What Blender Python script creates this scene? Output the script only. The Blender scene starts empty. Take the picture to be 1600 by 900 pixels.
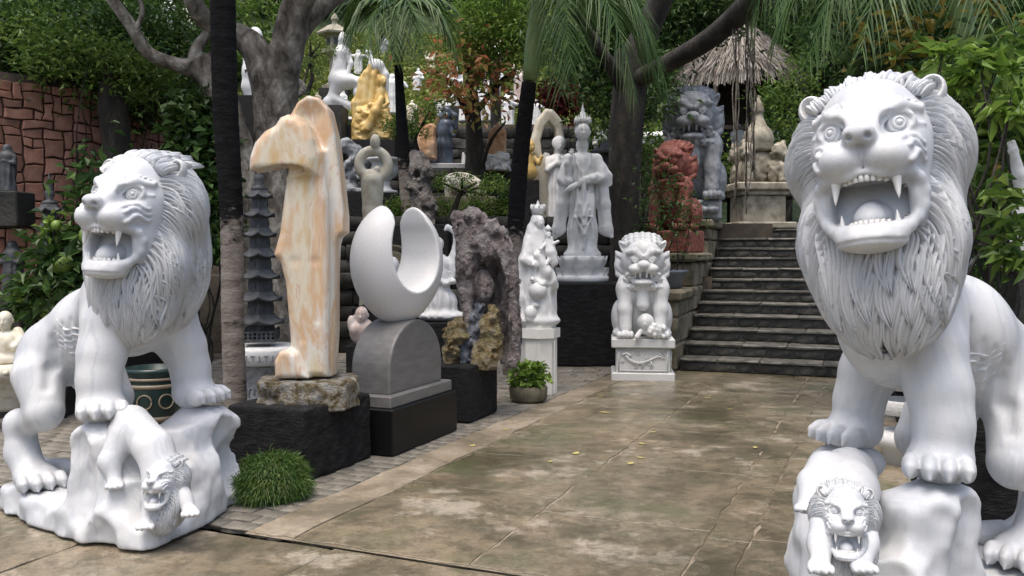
import bpy, math, random
import numpy as np
from mathutils import Vector, Matrix, Euler

# ------------------------------------------------------------------ camera, sky, sun, exposure
scene = bpy.context.scene
COL = scene.collection
R = math.radians
F_PX = 1386.0                      # focal length in pixels of the 1600 px wide photograph
CAM_H = 1.5
PITCH = math.atan((450 - 395) / F_PX)   # the horizon lies at row 395
cam_data = bpy.data.cameras.new('camera')
cam = bpy.data.objects.new('camera', cam_data)
COL.objects.link(cam)
cam.location = (0, 0, CAM_H)
cam.rotation_euler = (R(90) - PITCH, 0, 0)
cam_data.sensor_width = 36.0
cam_data.lens = 36.0 * F_PX / 1600.0
cam_data.clip_start = 0.05
cam_data.clip_end = 3000
scene.camera = cam

SUN_EL, SUN_AZ = 74.0, 205.0       # degrees; azimuth clockwise from +Y (behind the camera, a little to its left)
world = bpy.data.worlds.new('World')
scene.world = world
world.use_nodes = True
_nt = world.node_tree
_bg = _nt.nodes['Background']
_sky = _nt.nodes.new('ShaderNodeTexSky')
_sky.sky_type = 'NISHITA'
_sky.sun_disc = False
_sky.sun_elevation = R(SUN_EL)
_sky.sun_rotation = R(SUN_AZ)
_sky.air_density = 1.0
_sky.dust_density = 6.0
_sky.ozone_density = 1.0
_nt.links.new(_sky.outputs[0], _bg.inputs[0])
_bg.inputs[1].default_value = 0.15
sun_data = bpy.data.lights.new('sun', 'SUN')
sun_data.energy = 1.1
sun_data.angle = R(40)
sun_data.color = (1.0, 0.96, 0.9)
sun = bpy.data.objects.new('sun', sun_data)
COL.objects.link(sun)
_sd = Vector((math.sin(R(SUN_AZ)) * math.cos(R(SUN_EL)), math.cos(R(SUN_AZ)) * math.cos(R(SUN_EL)), math.sin(R(SUN_EL))))
sun.rotation_euler = _sd.to_track_quat('Z', 'Y').to_euler()
scene.render.engine = 'CYCLES'
scene.view_settings.view_transform = 'Standard'
scene.view_settings.look = 'None'
scene.view_settings.gamma = 1.0
scene.view_settings.use_curve_mapping = False
scene.view_settings.exposure = 0.8
scene.cycles.use_denoising = True
scene.cycles.max_bounces = 6
scene.cycles.diffuse_bounces = 3
scene.cycles.glossy_bounces = 3
scene.cycles.transmission_bounces = 4
scene.cycles.transparent_max_bounces = 6

_cp, _sp = math.cos(PITCH), math.sin(PITCH)
def ray(px, py):
    """direction through a pixel of the 1600x900 photograph, y component 1"""
    x = (px - 800) / F_PX; z = (450 - py) / F_PX
    d = Vector((x, _cp + z * _sp, -_sp + z * _cp))
    return d / d.y
def at(px, py, y):
    d = ray(px, py)
    return Vector((d.x * y, y, CAM_H + d.z * y))
def gnd(px, py, z=0.0):
    d = ray(px, py)
    t = (z - CAM_H) / d.z
    return Vector((d.x * t, t, z))
def ppm(y):
    return F_PX / y

# ------------------------------------------------------------------ numpy noise
def _hash(ix, iy, iz, seed):
    n = (ix * 374761393 + iy * 668265263 + iz * 1274126177 + seed * 362437) & 0x7fffffff
    n = ((n ^ (n >> 13)) * 1274126177) & 0x7fffffff
    return ((n ^ (n >> 16)) & 0xffff) / 65535.0
def vnoise(p, seed=0):
    p = np.asarray(p, dtype=np.float64)
    i = np.floor(p).astype(np.int64); f = p - i
    u = f * f * (3 - 2 * f)
    r = 0
    for dx in (0, 1):
        wx = u[..., 0] if dx else 1 - u[..., 0]
        for dy in (0, 1):
            wy = u[..., 1] if dy else 1 - u[..., 1]
            for dz in (0, 1):
                wz = u[..., 2] if dz else 1 - u[..., 2]
                r = r + wx * wy * wz * _hash(i[..., 0] + dx, i[..., 1] + dy, i[..., 2] + dz, seed)
    return r * 2 - 1
def fbm(p, octaves=3, seed=0):
    p = np.asarray(p, dtype=np.float64)
    r = 0; a = 1.0; s = 1.0
    for o in range(octaves):
        r = r + a * vnoise(p * s, seed + o * 17)
        a *= 0.5; s *= 2.03
    return r

# ------------------------------------------------------------------ carving on a distance field
def rotm(rx=0, ry=0, rz=0):
    return np.array(Euler((R(rx), R(ry), R(rz))).to_matrix())
class Clay:
    """a solid shaped by adding and cutting rounded forms, then skinned as one continuous mesh"""
    def __init__(s, lo, hi, h, sym=False):
        s.h = h; s.sym = sym
        s.ax = [np.arange(lo[i], hi[i] + h, h, dtype=np.float32) for i in range(3)]
        s.D = np.full([len(a) for a in s.ax], 1e3, dtype=np.float32)
    def _win(s, lo, hi, m):
        sl = []; cs = []
        for i in range(3):
            a = s.ax[i]
            l, h_ = lo[i] - m, hi[i] + m
            if s.sym and i == 1:
                l = -max(abs(l), abs(h_)); h_ = -l
            i0 = int(np.searchsorted(a, l)); i1 = int(np.searchsorted(a, h_))
            if i1 <= i0: return None, None
            sl.append(slice(i0, i1))
            sh = [1, 1, 1]; sh[i] = -1
            c = a[i0:i1]
            if s.sym and i == 1: c = np.abs(c)
            cs.append(c.reshape(sh))
        return tuple(sl), cs
    def _put(s, sl, d, k, op):
        A = s.D[sl]
        if op == 'u':
            if k <= 0: s.D[sl] = np.minimum(A, d); return
            h = np.clip(0.5 + 0.5 * (A - d) / k, 0, 1)
            s.D[sl] = A * (1 - h) + d * h - k * h * (1 - h)
        else:
            d = -d
            if k <= 0: s.D[sl] = np.maximum(A, d); return
            h = np.clip(0.5 - 0.5 * (A - d) / k, 0, 1)
            s.D[sl] = A * (1 - h) + d * h + k * h * (1 - h)
    def ell(s, c, r, rot=None, k=0.02, op='u'):
        c = np.array(c, float); r = np.array(r, float) if np.ndim(r) else np.full(3, float(r))
        ext = r if rot is None else np.full(3, r.max())
        sl, (X, Y, Z) = s._win(c - ext, c + ext, k + 3 * s.h)
        if sl is None: return s
        x, y, z = X - c[0], Y - c[1], Z - c[2]
        if rot is not None:
            m = rot.T
            x, y, z = (m[0, 0] * x + m[0, 1] * y + m[0, 2] * z, m[1, 0] * x + m[1, 1] * y + m[1, 2] * z, m[2, 0] * x + m[2, 1] * y + m[2, 2] * z)
        a = np.sqrt((x / r[0]) ** 2 + (y / r[1]) ** 2 + (z / r[2]) ** 2)
        b = np.sqrt((x / r[0] ** 2) ** 2 + (y / r[1] ** 2) ** 2 + (z / r[2] ** 2) ** 2)
        d = a * (a - 1) / np.maximum(b, 1e-6)
        s._put(sl, d.astype(np.float32), k, op); return s
    def cap(s, a, b, ra, rb=None, k=0.02, op='u'):
        rb = ra if rb is None else rb
        a = np.array(a, float); b = np.array(b, float)
        m = max(ra, rb)
        sl, (X, Y, Z) = s._win(np.minimum(a, b) - m, np.maximum(a, b) + m, k + 3 * s.h)
        if sl is None: return s
        v = b - a; L = float(v @ v) + 1e-12
        t = np.clip(((X - a[0]) * v[0] + (Y - a[1]) * v[1] + (Z - a[2]) * v[2]) / L, 0, 1)
        d = np.sqrt((X - a[0] - t * v[0]) ** 2 + (Y - a[1] - t * v[1]) ** 2 + (Z - a[2] - t * v[2]) ** 2) - (ra + (rb - ra) * t)
        s._put(sl, d.astype(np.float32), k, op); return s
    def chain(s, pts, rs, k=0.02, op='u'):
        if not np.ndim(rs): rs = [rs] * len(pts)
        for i in range(len(pts) - 1):
            s.cap(pts[i], pts[i + 1], rs[i], rs[i + 1], k, op)
        return s
    def box(s, c, hf, rot=None, rd=0.01, k=0.0, op='u'):
        c = np.array(c, float); hf = np.array(hf, float)
        ext = hf if rot is None else np.full(3, np.linalg.norm(hf))
        sl, (X, Y, Z) = s._win(c - ext, c + ext, k + 3 * s.h)
        if sl is None: return s
        x, y, z = X - c[0], Y - c[1], Z - c[2]
        if rot is not None:
            m = rot.T
            x, y, z = (m[0, 0] * x + m[0, 1] * y + m[0, 2] * z, m[1, 0] * x + m[1, 1] * y + m[1, 2] * z, m[2, 0] * x + m[2, 1] * y + m[2, 2] * z)
        qx, qy, qz = np.abs(x) - hf[0] + rd, np.abs(y) - hf[1] + rd, np.abs(z) - hf[2] + rd
        d = np.sqrt(np.maximum(qx, 0) ** 2 + np.maximum(qy, 0) ** 2 + np.maximum(qz, 0) ** 2) + np.minimum(np.maximum(qx, np.maximum(qy, qz)), 0) - rd
        s._put(sl, d.astype(np.float32), k, op); return s
    def torus(s, c, n, Rr, r, k=0.005, op='u', sq=(1, 1)):
        """ring of radius Rr round axis n"""
        c = np.array(c, float); n = np.array(n, float); n = n / np.linalg.norm(n)
        e = Rr + r
        sl, (X, Y, Z) = s._win(c - e, c + e, k + 3 * s.h)
        if sl is None: return s
        x, y, z = X - c[0], Y - c[1], Z - c[2]
        hh = x * n[0] + y * n[1] + z * n[2]
        q = np.sqrt(np.maximum(x * x + y * y + z * z - hh * hh, 0)) - Rr
        d = np.sqrt(q * q + hh * hh) - r
        s._put(sl, d.astype(np.float32), k, op); return s
    def poly(s, pts, axis, lo, hi, rd=0.01, k=0.01, op='u'):
        """2D outline extruded along an axis from lo to hi with rounded edges"""
        pts = np.array(pts, float)
        oth = [i for i in range(3) if i != axis]
        l = np.zeros(3); h_ = np.zeros(3)
        l[oth[0]], l[oth[1]] = pts.min(0); h_[oth[0]], h_[oth[1]] = pts.max(0)
        l[axis], h_[axis] = lo, hi
        sl, cs = s._win(l, h_, k + 3 * s.h)
        if sl is None: return s
        U = cs[oth[0]]; V = cs[oth[1]]; W = cs[axis]
        best = None; inside = None
        n = len(pts)
        for i in range(n):
            a = pts[i]; b = pts[(i + 1) % n]; e = b - a
            wx, wy = U - a[0], V - a[1]
            t = np.clip((wx * e[0] + wy * e[1]) / (e @ e + 1e-12), 0, 1)
            d2 = (wx - t * e[0]) ** 2 + (wy - t * e[1]) ** 2
            best = d2 if best is None else np.minimum(best, d2)
            c = ((a[1] > V) != (b[1] > V)) & (U < (b[0] - a[0]) * (V - a[1]) / (b[1] - a[1] if b[1] != a[1] else 1e-9) + a[0])
            inside = c if inside is None else inside ^ c
        d2 = np.where(inside, -1, 1) * np.sqrt(best) + rd
        dw = np.abs(W - (lo + hi) / 2) - (hi - lo) / 2 + rd
        d = np.sqrt(np.maximum(d2, 0) ** 2 + np.maximum(dw, 0) ** 2) + np.minimum(np.maximum(d2, dw), 0) - rd
        s._put(sl, d.astype(np.float32), k, op); return s
    def lay(s, pts, off=0.0):
        """points moved onto the surface shaped so far"""
        out = []
        for p in pts:
            p = np.array(p, float)
            if s.sym: p[1] = abs(p[1])
            for _ in range(6):
                i = [min(max(int(round((p[k] - s.ax[k][0]) / s.h)), 1), len(s.ax[k]) - 2) for k in range(3)]
                d = float(s.D[i[0], i[1], i[2]])
                g = np.array((s.D[i[0] + 1, i[1], i[2]] - s.D[i[0] - 1, i[1], i[2]], s.D[i[0], i[1] + 1, i[2]] - s.D[i[0], i[1] - 1, i[2]], s.D[i[0], i[1], i[2] + 1] - s.D[i[0], i[1], i[2] - 1]), float)
                nrm = np.linalg.norm(g)
                if nrm < 1e-6 or abs(d) > .2: break
                q = np.array([s.ax[k][i[k]] for k in range(3)])
                p = p - g / nrm * (d + (p - q) @ (g / nrm) - off)
            out.append(p)
        return out
    def cut_below(s, z, k=0.0):
        d = (z - s.ax[2]).reshape(1, 1, -1)
        s.D = np.maximum(s.D, d.astype(np.float32)); return s
    def rough(s, amp, freq, octaves=3, seed=0, stretch=(1, 1, 1)):
        """uneven surface: noise added to the field near the surface"""
        idx = np.nonzero(np.abs(s.D) < amp * 2.5 + 2 * s.h)
        p = np.stack([s.ax[i][idx[i]] * freq * stretch[i] for i in range(3)], -1)
        s.D[idx] += (fbm(p, octaves, seed) * amp).astype(np.float32); return s
    def skin(s):
        D = s.D
        D[0] = D[-1] = s.h; D[:, 0] = D[:, -1] = s.h; D[:, :, 0] = D[:, :, -1] = s.h
        neg = D < 0
        cnt = np.zeros([n - 1 for n in D.shape], np.int8)
        for a in (0, 1):
            for b in (0, 1):
                for c in (0, 1):
                    cnt += neg[a:D.shape[0] - 1 + a, b:D.shape[1] - 1 + b, c:D.shape[2] - 1 + c]
        act = (cnt > 0) & (cnt < 8)
        ci = np.nonzero(act)
        idm = np.full(act.shape, -1, np.int32)
        idm[ci] = np.arange(len(ci[0]))
        acc = np.zeros((len(ci[0]), 3)); num = np.zeros(len(ci[0]))
        corner = {}
        for a in (0, 1):
            for b in (0, 1):
                for c in (0, 1):
                    corner[a, b, c] = D[ci[0] + a, ci[1] + b, ci[2] + c]
        for ax in range(3):
            o = [i for i in range(3) if i != ax]
            for u in (0, 1):
                for v in (0, 1):
                    k0 = [0, 0, 0]; k0[o[0]] = u; k0[o[1]] = v
                    k1 = list(k0); k1[ax] = 1
                    d0, d1 = corner[tuple(k0)], corner[tuple(k1)]
                    m = (d0 < 0) != (d1 < 0)
                    t = np.where(m, d0 / np.where(m, d0 - d1, 1), 0)
                    for j in range(3):
                        acc[:, j] += np.where(m, (t if j == ax else k0[j]), 0)
                    num += m
        off = acc / num[:, None]
        V = np.stack([s.ax[i][0] + (ci[i] + off[:, i]) * s.h for i in range(3)], -1)
        faces = []
        for ax in range(3):
            o = [(ax + 1) % 3, (ax + 2) % 3]
            n0 = np.take(neg, range(D.shape[ax] - 1), ax); n1 = np.take(neg, range(1, D.shape[ax]), ax)
            e = list(np.nonzero(n0 != n1))
            ok = (e[o[0]] > 0) & (e[o[1]] > 0) & (e[o[0]] < D.shape[o[0]] - 1) & (e[o[1]] < D.shape[o[1]] - 1)
            e = [q[ok] for q in e]
            flip = n0[tuple(e)]
            def cell(du, dv):
                q = list(e); q[o[0]] = q[o[0]] - du; q[o[1]] = q[o[1]] - dv
                return idm[tuple(q)]
            a, b, c, d = cell(1, 1), cell(0, 1), cell(0, 0), cell(1, 0)
            f = np.stack([a, b, c, d], -1)
            f[~flip] = f[~flip][:, ::-1]
            faces.append(f)
        Fq = np.concatenate(faces)
        # a little relaxation takes the grid out of the surface
        for _ in range(1):
            S = np.zeros_like(V); N = np.zeros(len(V))
            for i in range(4):
                for j in (1, 3):
                    np.add.at(S, Fq[:, i], V[Fq[:, (i + j) % 4]]); np.add.at(N, Fq[:, i], 1)
            V = V * 0.5 + 0.5 * S / np.maximum(N, 1)[:, None]
        return V, Fq

def vnormals(V, Fq):
    n = np.cross(V[Fq[:, 2]] - V[Fq[:, 0]], V[Fq[:, 3]] - V[Fq[:, 1]])
    N = np.zeros_like(V)
    for i in range(4): np.add.at(N, Fq[:, i], n)
    return N / np.maximum(np.linalg.norm(N, axis=1), 1e-9)[:, None]

# ------------------------------------------------------------------ mesh collecting
class MB:
    """collects vertices and faces and links them as one mesh object"""
    def __init__(s): s.v = []; s.f = []; s.n = 0
    def add(s, V, Fs, off=(0, 0, 0)):
        V = np.asarray(V, float) + np.asarray(off, float)
        s.v.append(V)
        if isinstance(Fs, np.ndarray): s.f.append(Fs + s.n)
        else:
            for f in Fs: s.f.append([i + s.n for i in f])
        s.n += len(V); return s
    def xform(s, M, i0=0):
        for i in range(i0, len(s.v)): s.v[i] = s.v[i] @ np.asarray(M).T
        return s
    def mesh(s, name, mat=None, smooth=True):
        V = np.concatenate(s.v) if s.v else np.zeros((0, 3))
        arr = [f for f in s.f if isinstance(f, np.ndarray)]; lst = [f for f in s.f if not isinstance(f, np.ndarray)]
        loops = []; sizes = []
        for f in arr:
            loops.append(f.reshape(-1)); sizes.append(np.full(len(f), f.shape[1]))
        if lst:
            loops.append(np.array([i for f in lst for i in f], dtype=np.int64)); sizes.append(np.array([len(f) for f in lst]))
        loops = np.concatenate(loops).astype(np.int32); sizes = np.concatenate(sizes).astype(np.int32)
        starts = np.concatenate([[0], np.cumsum(sizes)[:-1]]).astype(np.int32)
        me = bpy.data.meshes.new(name)
        me.vertices.add(len(V)); me.vertices.foreach_set('co', V.astype(np.float32).reshape(-1))
        me.loops.add(len(loops)); me.loops.foreach_set('vertex_index', loops)
        me.polygons.add(len(sizes)); me.polygons.foreach_set('loop_start', starts)
        me.polygons.foreach_set('loop_total', sizes)
        me.polygons.foreach_set('use_smooth', np.full(len(sizes), bool(smooth)))
        me.update(calc_edges=True)
        if mat: me.materials.append(MAT[mat] if isinstance(mat, str) else mat)
        return me
    def build(s, name, mat, parent=None, loc=None, smooth=True, **kw):
        return link(name, s.mesh(name, mat, smooth), parent, loc, **kw)
    # shapes
    def box(s, c, half, rz=0.0, bevel=0.0, jitter=0.0, rnd=random):
        hx, hy, hz = half
        if bevel <= 0:
            P = np.array([(x, y, z) for z in (-hz, hz) for x, y in ((-hx, -hy), (hx, -hy), (hx, hy), (-hx, hy))], float)
            Fs = [(3, 2, 1, 0), (4, 5, 6, 7), (0, 1, 5, 4), (1, 2, 6, 5), (2, 3, 7, 6), (3, 0, 4, 7)]
        else:
            b = min(bevel, hx * .9, hy * .9, hz * .45)
            P = []
            for z, i in ((-hz, b), (-hz + b, 0), (hz - b, 0), (hz, b)):
                ox, oy = hx - i, hy - i
                c8 = [(-ox + b, -oy), (ox - b, -oy), (ox, -oy + b), (ox, oy - b), (ox - b, oy), (-ox + b, oy), (-ox, oy - b), (-ox, -oy + b)]
                P += [(x, y, z) for x, y in c8]
            P = np.array(P, float)
            Fs = [tuple(range(7, -1, -1)), tuple(range(24, 32))]
            for r in range(3):
                for i in range(8):
                    j = (i + 1) % 8
                    Fs.append((r * 8 + i, r * 8 + j, (r + 1) * 8 + j, (r + 1) * 8 + i))
        if jitter: P += np.array([[rnd.uniform(-jitter, jitter) for _ in range(3)] for _ in P])
        ca, sa = math.cos(rz), math.sin(rz)
        P = np.stack([P[:, 0] * ca - P[:, 1] * sa, P[:, 0] * sa + P[:, 1] * ca, P[:, 2]], -1)
        return s.add(P, Fs, c)
    def lathe(s, prof, n=24, c=(0, 0, 0), sx=1.0, sy=1.0, rot=0.0, squash=None):
        """(radius, z) profile turned round z"""
        P = []
        for r, z in prof:
            for i in range(n):
                a = 2 * math.pi * i / n + rot
                q = 1.0 if squash is None else squash(a, z)
                P.append((r * q * math.cos(a) * sx, r * q * math.sin(a) * sy, z))
        m = len(prof); Fs = []
        for j in range(m - 1):
            for i in range(n):
                k = (i + 1) % n
                Fs.append((j * n + i, j * n + k, (j + 1) * n + k, (j + 1) * n + i))
        if prof[0][0] > 1e-5: Fs.append(tuple(range(n - 1, -1, -1)))
        if prof[-1][0] > 1e-5: Fs.append(tuple((m - 1) * n + i for i in range(n)))
        return s.add(P, Fs, c)
    def tube(s, pts, rs, n=8, cap=True, flat=1.0, up=(0, 0, 1)):
        pts = np.array(pts, float); m = len(pts)
        rs = np.full(m, rs) if not np.ndim(rs) else np.array(rs, float)
        T = np.gradient(pts, axis=0); T /= np.maximum(np.linalg.norm(T, axis=1), 1e-9)[:, None]
        u = np.array(up, float)
        if abs(T[0] @ u) > 0.95: u = np.array((1.0, 0, 0))
        P = []
        A = np.cross(T[0], u); A /= np.linalg.norm(A)
        for i in range(m):
            A = A - T[i] * (A @ T[i]); A /= max(np.linalg.norm(A), 1e-9)
            B = np.cross(T[i], A)
            for j in range(n):
                a = 2 * math.pi * j / n
                P.append(pts[i] + rs[i] * (A * math.cos(a) + B * flat * math.sin(a)))
        Fs = []
        for i in range(m - 1):
            for j in range(n):
                k = (j + 1) % n
                Fs.append((i * n + j, (i + 1) * n + j, (i + 1) * n + k, i * n + k)[::-1])
        if cap:
            Fs.append(tuple(range(n))[::-1]); Fs.append(tuple((m - 1) * n + j for j in range(n)))
        return s.add(P, Fs)

def smooth_path(pts, n=8):
    """Catmull-Rom through the points"""
    P = [np.array(p, float) for p in pts]
    P = [2 * P[0] - P[1]] + P + [2 * P[-1] - P[-2]]
    out = []
    for i in range(1, len(P) - 2):
        for k in range(n):
            t = k / n
            out.append(0.5 * (2 * P[i] + (P[i + 1] - P[i - 1]) * t + (2 * P[i - 1] - 5 * P[i] + 4 * P[i + 1] - P[i + 2]) * t * t + (3 * P[i] - P[i - 1] - 3 * P[i + 1] + P[i + 2]) * t ** 3))
    out.append(P[-2])
    return np.array(out)

# ------------------------------------------------------------------ objects
def link(name, me, parent=None, loc=None, label=None, cat=None, group=None, kind=None, rz=None, scale=None):
    o = bpy.data.objects.new(name, me)
    COL.objects.link(o)
    if parent is not None: o.parent = parent
    if loc is not None: o.location = loc
    if rz is not None: o.rotation_euler = (0, 0, rz)
    if scale is not None: o.scale = (scale,) * 3 if not np.ndim(scale) else scale
    tag(o, label, cat, group, kind)
    return o
def tag(o, label=None, cat=None, group=None, kind=None):
    if label: o['label'] = label
    if cat: o['category'] = cat
    if group: o['group'] = group
    if kind: o['kind'] = kind
    return o
def thing(name, label, cat, loc=(0, 0, 0), rz=0.0, group=None, scale=None):
    return link(name, None, None, loc, label, cat, group, None, rz, scale)
def clay_obj(name, clay, mat, parent=None, mod=None, **kw):
    V, Fq = clay.skin()
    if mod: V = mod(V, vnormals(V, Fq))
    return MB().add(V, Fq).build(name, mat, parent, **kw)

# ------------------------------------------------------------------ materials
MAT = {}
def newmat(name):
    m = bpy.data.materials.new(name); m.use_nodes = True
    nt = m.node_tree; nt.nodes.clear()
    out = nt.nodes.new('ShaderNodeOutputMaterial'); b = nt.nodes.new('ShaderNodeBsdfPrincipled')
    nt.links.new(b.outputs[0], out.inputs[0])
    MAT[name] = m
    return m, nt, b
def nd(nt, typ, **kw):
    n = nt.nodes.new(typ)
    for k, v in kw.items():
        if k in n.inputs.keys() if hasattr(n.inputs, 'keys') else False: n.inputs[k].default_value = v
        else: setattr(n, k, v)
    return n
def coords(nt, scale=(1, 1, 1), kind='Object'):
    tc = nt.nodes.new('ShaderNodeTexCoord'); mp = nt.nodes.new('ShaderNodeMapping')
    if kind == 'World':
        g = nt.nodes.new('ShaderNodeNewGeometry'); nt.links.new(g.outputs['Position'], mp.inputs[0])
    else: nt.links.new(tc.outputs[kind], mp.inputs[0])
    mp.inputs['Scale'].default_value = scale
    return mp.outputs[0]
def noise(nt, vec, scale, detail=4, rough=0.55, dist=0.0):
    n = nt.nodes.new('ShaderNodeTexNoise')
    n.inputs['Scale'].default_value = scale; n.inputs['Detail'].default_value = detail
    n.inputs['Roughness'].default_value = rough; n.inputs['Distortion'].default_value = dist
    nt.links.new(vec, n.inputs['Vector'])
    return n.outputs[0]
def ramp(nt, fac, stops):
    r = nt.nodes.new('ShaderNodeValToRGB'); e = r.color_ramp.elements
    while len(e) < len(stops): e.new(0.5)
    for i, (p, c) in enumerate(stops):
        e[i].position = p; e[i].color = (*c, 1) if len(c) == 3 else c
    nt.links.new(fac, r.inputs[0])
    return r.outputs[0]
def mixc(nt, fac, a, b, mode='MIX'):
    m = nt.nodes.new('ShaderNodeMix'); m.data_type = 'RGBA'; m.blend_type = mode
    for sock, v in ((m.inputs[0], fac), (m.inputs[6], a), (m.inputs[7], b)):
        if isinstance(v, (int, float)): sock.default_value = v
        elif isinstance(v, tuple): sock.default_value = (*v, 1) if len(v) == 3 else v
        else: nt.links.new(v, sock)
    return m.outputs[2]
def bump(nt, b, h, strength, dist=0.01):
    n = nt.nodes.new('ShaderNodeBump'); n.inputs['Strength'].default_value = strength; n.inputs['Distance'].default_value = dist
    nt.links.new(h, n.inputs['Height']); nt.links.new(n.outputs[0], b.inputs['Normal'])
def grey(v): return (v, v, v)
def stone(name, cols, scale=6.0, rough=0.6, stretch=(1, 1, 1), bump_s=0.25, bump_scale=60.0, spec=0.5, veins=None, vein_scale=3.0, vein_w=0.06, dist=0.0, detail=5, bdist=0.004, rand=0.0):
    """speckled or clouded stone: a colour ramp over noise, optional veins, grainy relief"""
    m, nt, b = newmat(name)
    v = coords(nt, stretch)
    n1 = noise(nt, v, scale, detail, 0.6, dist)
    k = len(cols)
    lo, hi = 0.34, 0.66
    c = ramp(nt, n1, [(lo + (hi - lo) * i / max(k - 1, 1), cols[i]) for i in range(k)])
    if veins:
        n2 = noise(nt, v, vein_scale, 6, 0.6, 1.2)
        f = ramp(nt, n2, [(0.5 - vein_w, grey(0)), (0.5, grey(1)), (0.5 + vein_w, grey(0))])
        c = mixc(nt, f, c, veins)
    if rand:
        oi = nt.nodes.new('ShaderNodeObjectInfo')
        f = ramp(nt, oi.outputs['Random'], [(0, grey(1 - rand)), (1, grey(1.0))])
        c = mixc(nt, 1.0, c, f, 'MULTIPLY')
    nt.links.new(c, b.inputs['Base Color'])
    b.inputs['Roughness'].default_value = rough
    b.inputs['Specular IOR Level'].default_value = spec
    if bump_s:
        bump(nt, b, noise(nt, v, bump_scale, 4, 0.7), bump_s, bdist)
    return m
def marble():
    m, nt, b = newmat('white_marble')
    v = coords(nt, (1.8, 1.8, .35)); v2 = coords(nt, (1, 1, 1))
    c = ramp(nt, noise(nt, v, 1.7, 7, .62, .7), [(.32, (.40, .425, .455)), (.45, (.545, .56, .575)), (.56, (.59, .6, .605)), (.68, (.615, .618, .612))])
    c = mixc(nt, ramp(nt, noise(nt, v, .8, 6, .6, 1.2), [(.47, grey(0)), (.5, grey(.8)), (.53, grey(0))]), c, (.47, .495, .525))
    c = mixc(nt, ramp(nt, noise(nt, v2, 5, 7, .72), [(.52, grey(0)), (.72, grey(.42))]), c, (.40, .39, .35))      # dust and rain marks
    c = mixc(nt, ramp(nt, noise(nt, v2, 130, 3, .6), [(.35, grey(.25)), (.5, grey(0))]), c, (.46, .48, .5))         # crystal grain
    nt.links.new(c, b.inputs['Base Color'])
    nt.links.new(ramp(nt, noise(nt, v2, 7, 5, .6), [(.35, grey(.36)), (.65, grey(.62))]), b.inputs['Roughness'])
    b.inputs['Specular IOR Level'].default_value = .35
    bump(nt, b, mixc(nt, .35, noise(nt, v2, 130, 3, .6), noise(nt, v2, 22, 5, .65)), .22, .006)
marble()
stone('cream_marble', [(.66, .65, .6), (.74, .73, .69), (.78, .775, .74)], 3, .45, bump_s=.08)
stone('carved_white', [(.50, .50, .485), (.62, .62, .60), (.68, .68, .66)], 5, .6, bump_s=.25, bump_scale=50)
stone('black_granite', [(.004, .004, .0045), (.009, .009, .0095), (.022, .022, .024)], 10, .7, stretch=(1, 1, 3.5), bump_s=1.0, bump_scale=26, bdist=.02, spec=.25)
stone('polished_black', [(.005, .005, .0055), (.009, .009, .0095)], 30, .4, bump_s=.05, spec=.25)
stone('grey_granite', [(.14, .135, .13), (.165, .16, .152), (.19, .185, .176)], 14, .42, bump_s=.08, bump_scale=200, stretch=(1, .4, 2))
stone('pale_granite', [(.58, .58, .575), (.64, .64, .635), (.7, .7, .695)], 160, .5, bump_s=.1, bump_scale=200, detail=2)
stone('figure_white', [(.56, .57, .56), (.68, .685, .68), (.74, .745, .74)], .06, .55, bump_s=.1, bump_scale=1.2)
stone('figure_grey', [(.15, .165, .18), (.25, .265, .28), (.34, .355, .37)], .12, .65, bump_s=.3, bump_scale=1.0)
stone('figure_dark', [(.025, .03, .035), (.05, .055, .06), (.075, .08, .085)], .08, .6, bump_s=.3, bump_scale=.8)
stone('figure_red', [(.1, .028, .018), (.21, .06, .04), (.3, .13, .095)], .12, .7, bump_s=.5, bump_scale=.7)
stone('old_stone', [(.17, .15, .11), (.3, .275, .21), (.4, .37, .3)], .07, .8, bump_s=.4, bump_scale=.6)
stone('figure_blue', [(.04, .055, .08), (.1, .13, .18)], .06, .4)
stone('figure_gold', [(.42, .26, .07), (.58, .4, .13), (.66, .52, .25)], .07, .45, bump_s=.25, bump_scale=.8)
stone('figure_cream', [(.5, .45, .33), (.62, .58, .47), (.68, .65, .56)], .07, .55, bump_s=.15, bump_scale=.9)
stone('figure_pink', [(.42, .3, .26), (.56, .47, .43), (.6, .56, .53)], .05, .5)
stone('orange_stone', [(.45, .22, .1), (.6, .36, .2), (.62, .45, .32)], .06, .6, stretch=(1, 1, .4), bump_s=.3, bump_scale=.7)
stone('amber_onyx', [(.56, .40, .2), (.66, .60, .47), (.60, .40, .23), (.67, .64, .57), (.64, .58, .45), (.62, .5, .28)], .0065, .42, stretch=(1.7, 1.7, .6), bump_s=.1, bump_scale=1.2, dist=.35, detail=6, veins=(.56, .38, .27), vein_scale=.007, vein_w=.012)
stone('amethyst_rock', [(.12, .095, .095), (.4, .33, .325), (.52, .46, .45), (.66, .63, .61)], .05, .7, bump_s=.9, bump_scale=.35, bdist=2.0, stretch=(1, 1, .6))
stone('gold_rock', [(.16, .11, .04), (.5, .37, .16), (.64, .54, .3), (.7, .63, .48)], .09, .6, bump_s=1.0, bump_scale=.4, bdist=2.5)
stone('blue_rock', [(.05, .06, .075), (.17, .19, .23), (.32, .34, .38)], .08, .6, bump_s=.6, bump_scale=.4, bdist=2.0)
stone('root_stone', [(.12, .1, .09), (.34, .31, .29), (.52, .49, .47)], .1, .7, bump_s=.9, bump_scale=.3, bdist=2.0)
stone('slab_rock', [(.08, .055, .02), (.3, .24, .12), (.52, .49, .42), (.6, .59, .56)], .07, .65, bump_s=.8, bump_scale=.3, bdist=1.5, dist=.6)
stone('stair_stone', [(.025, .025, .021), (.065, .063, .053), (.14, .135, .112)], 9, .6, bump_s=.8, bump_scale=30, bdist=.012, rand=.7)
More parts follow.
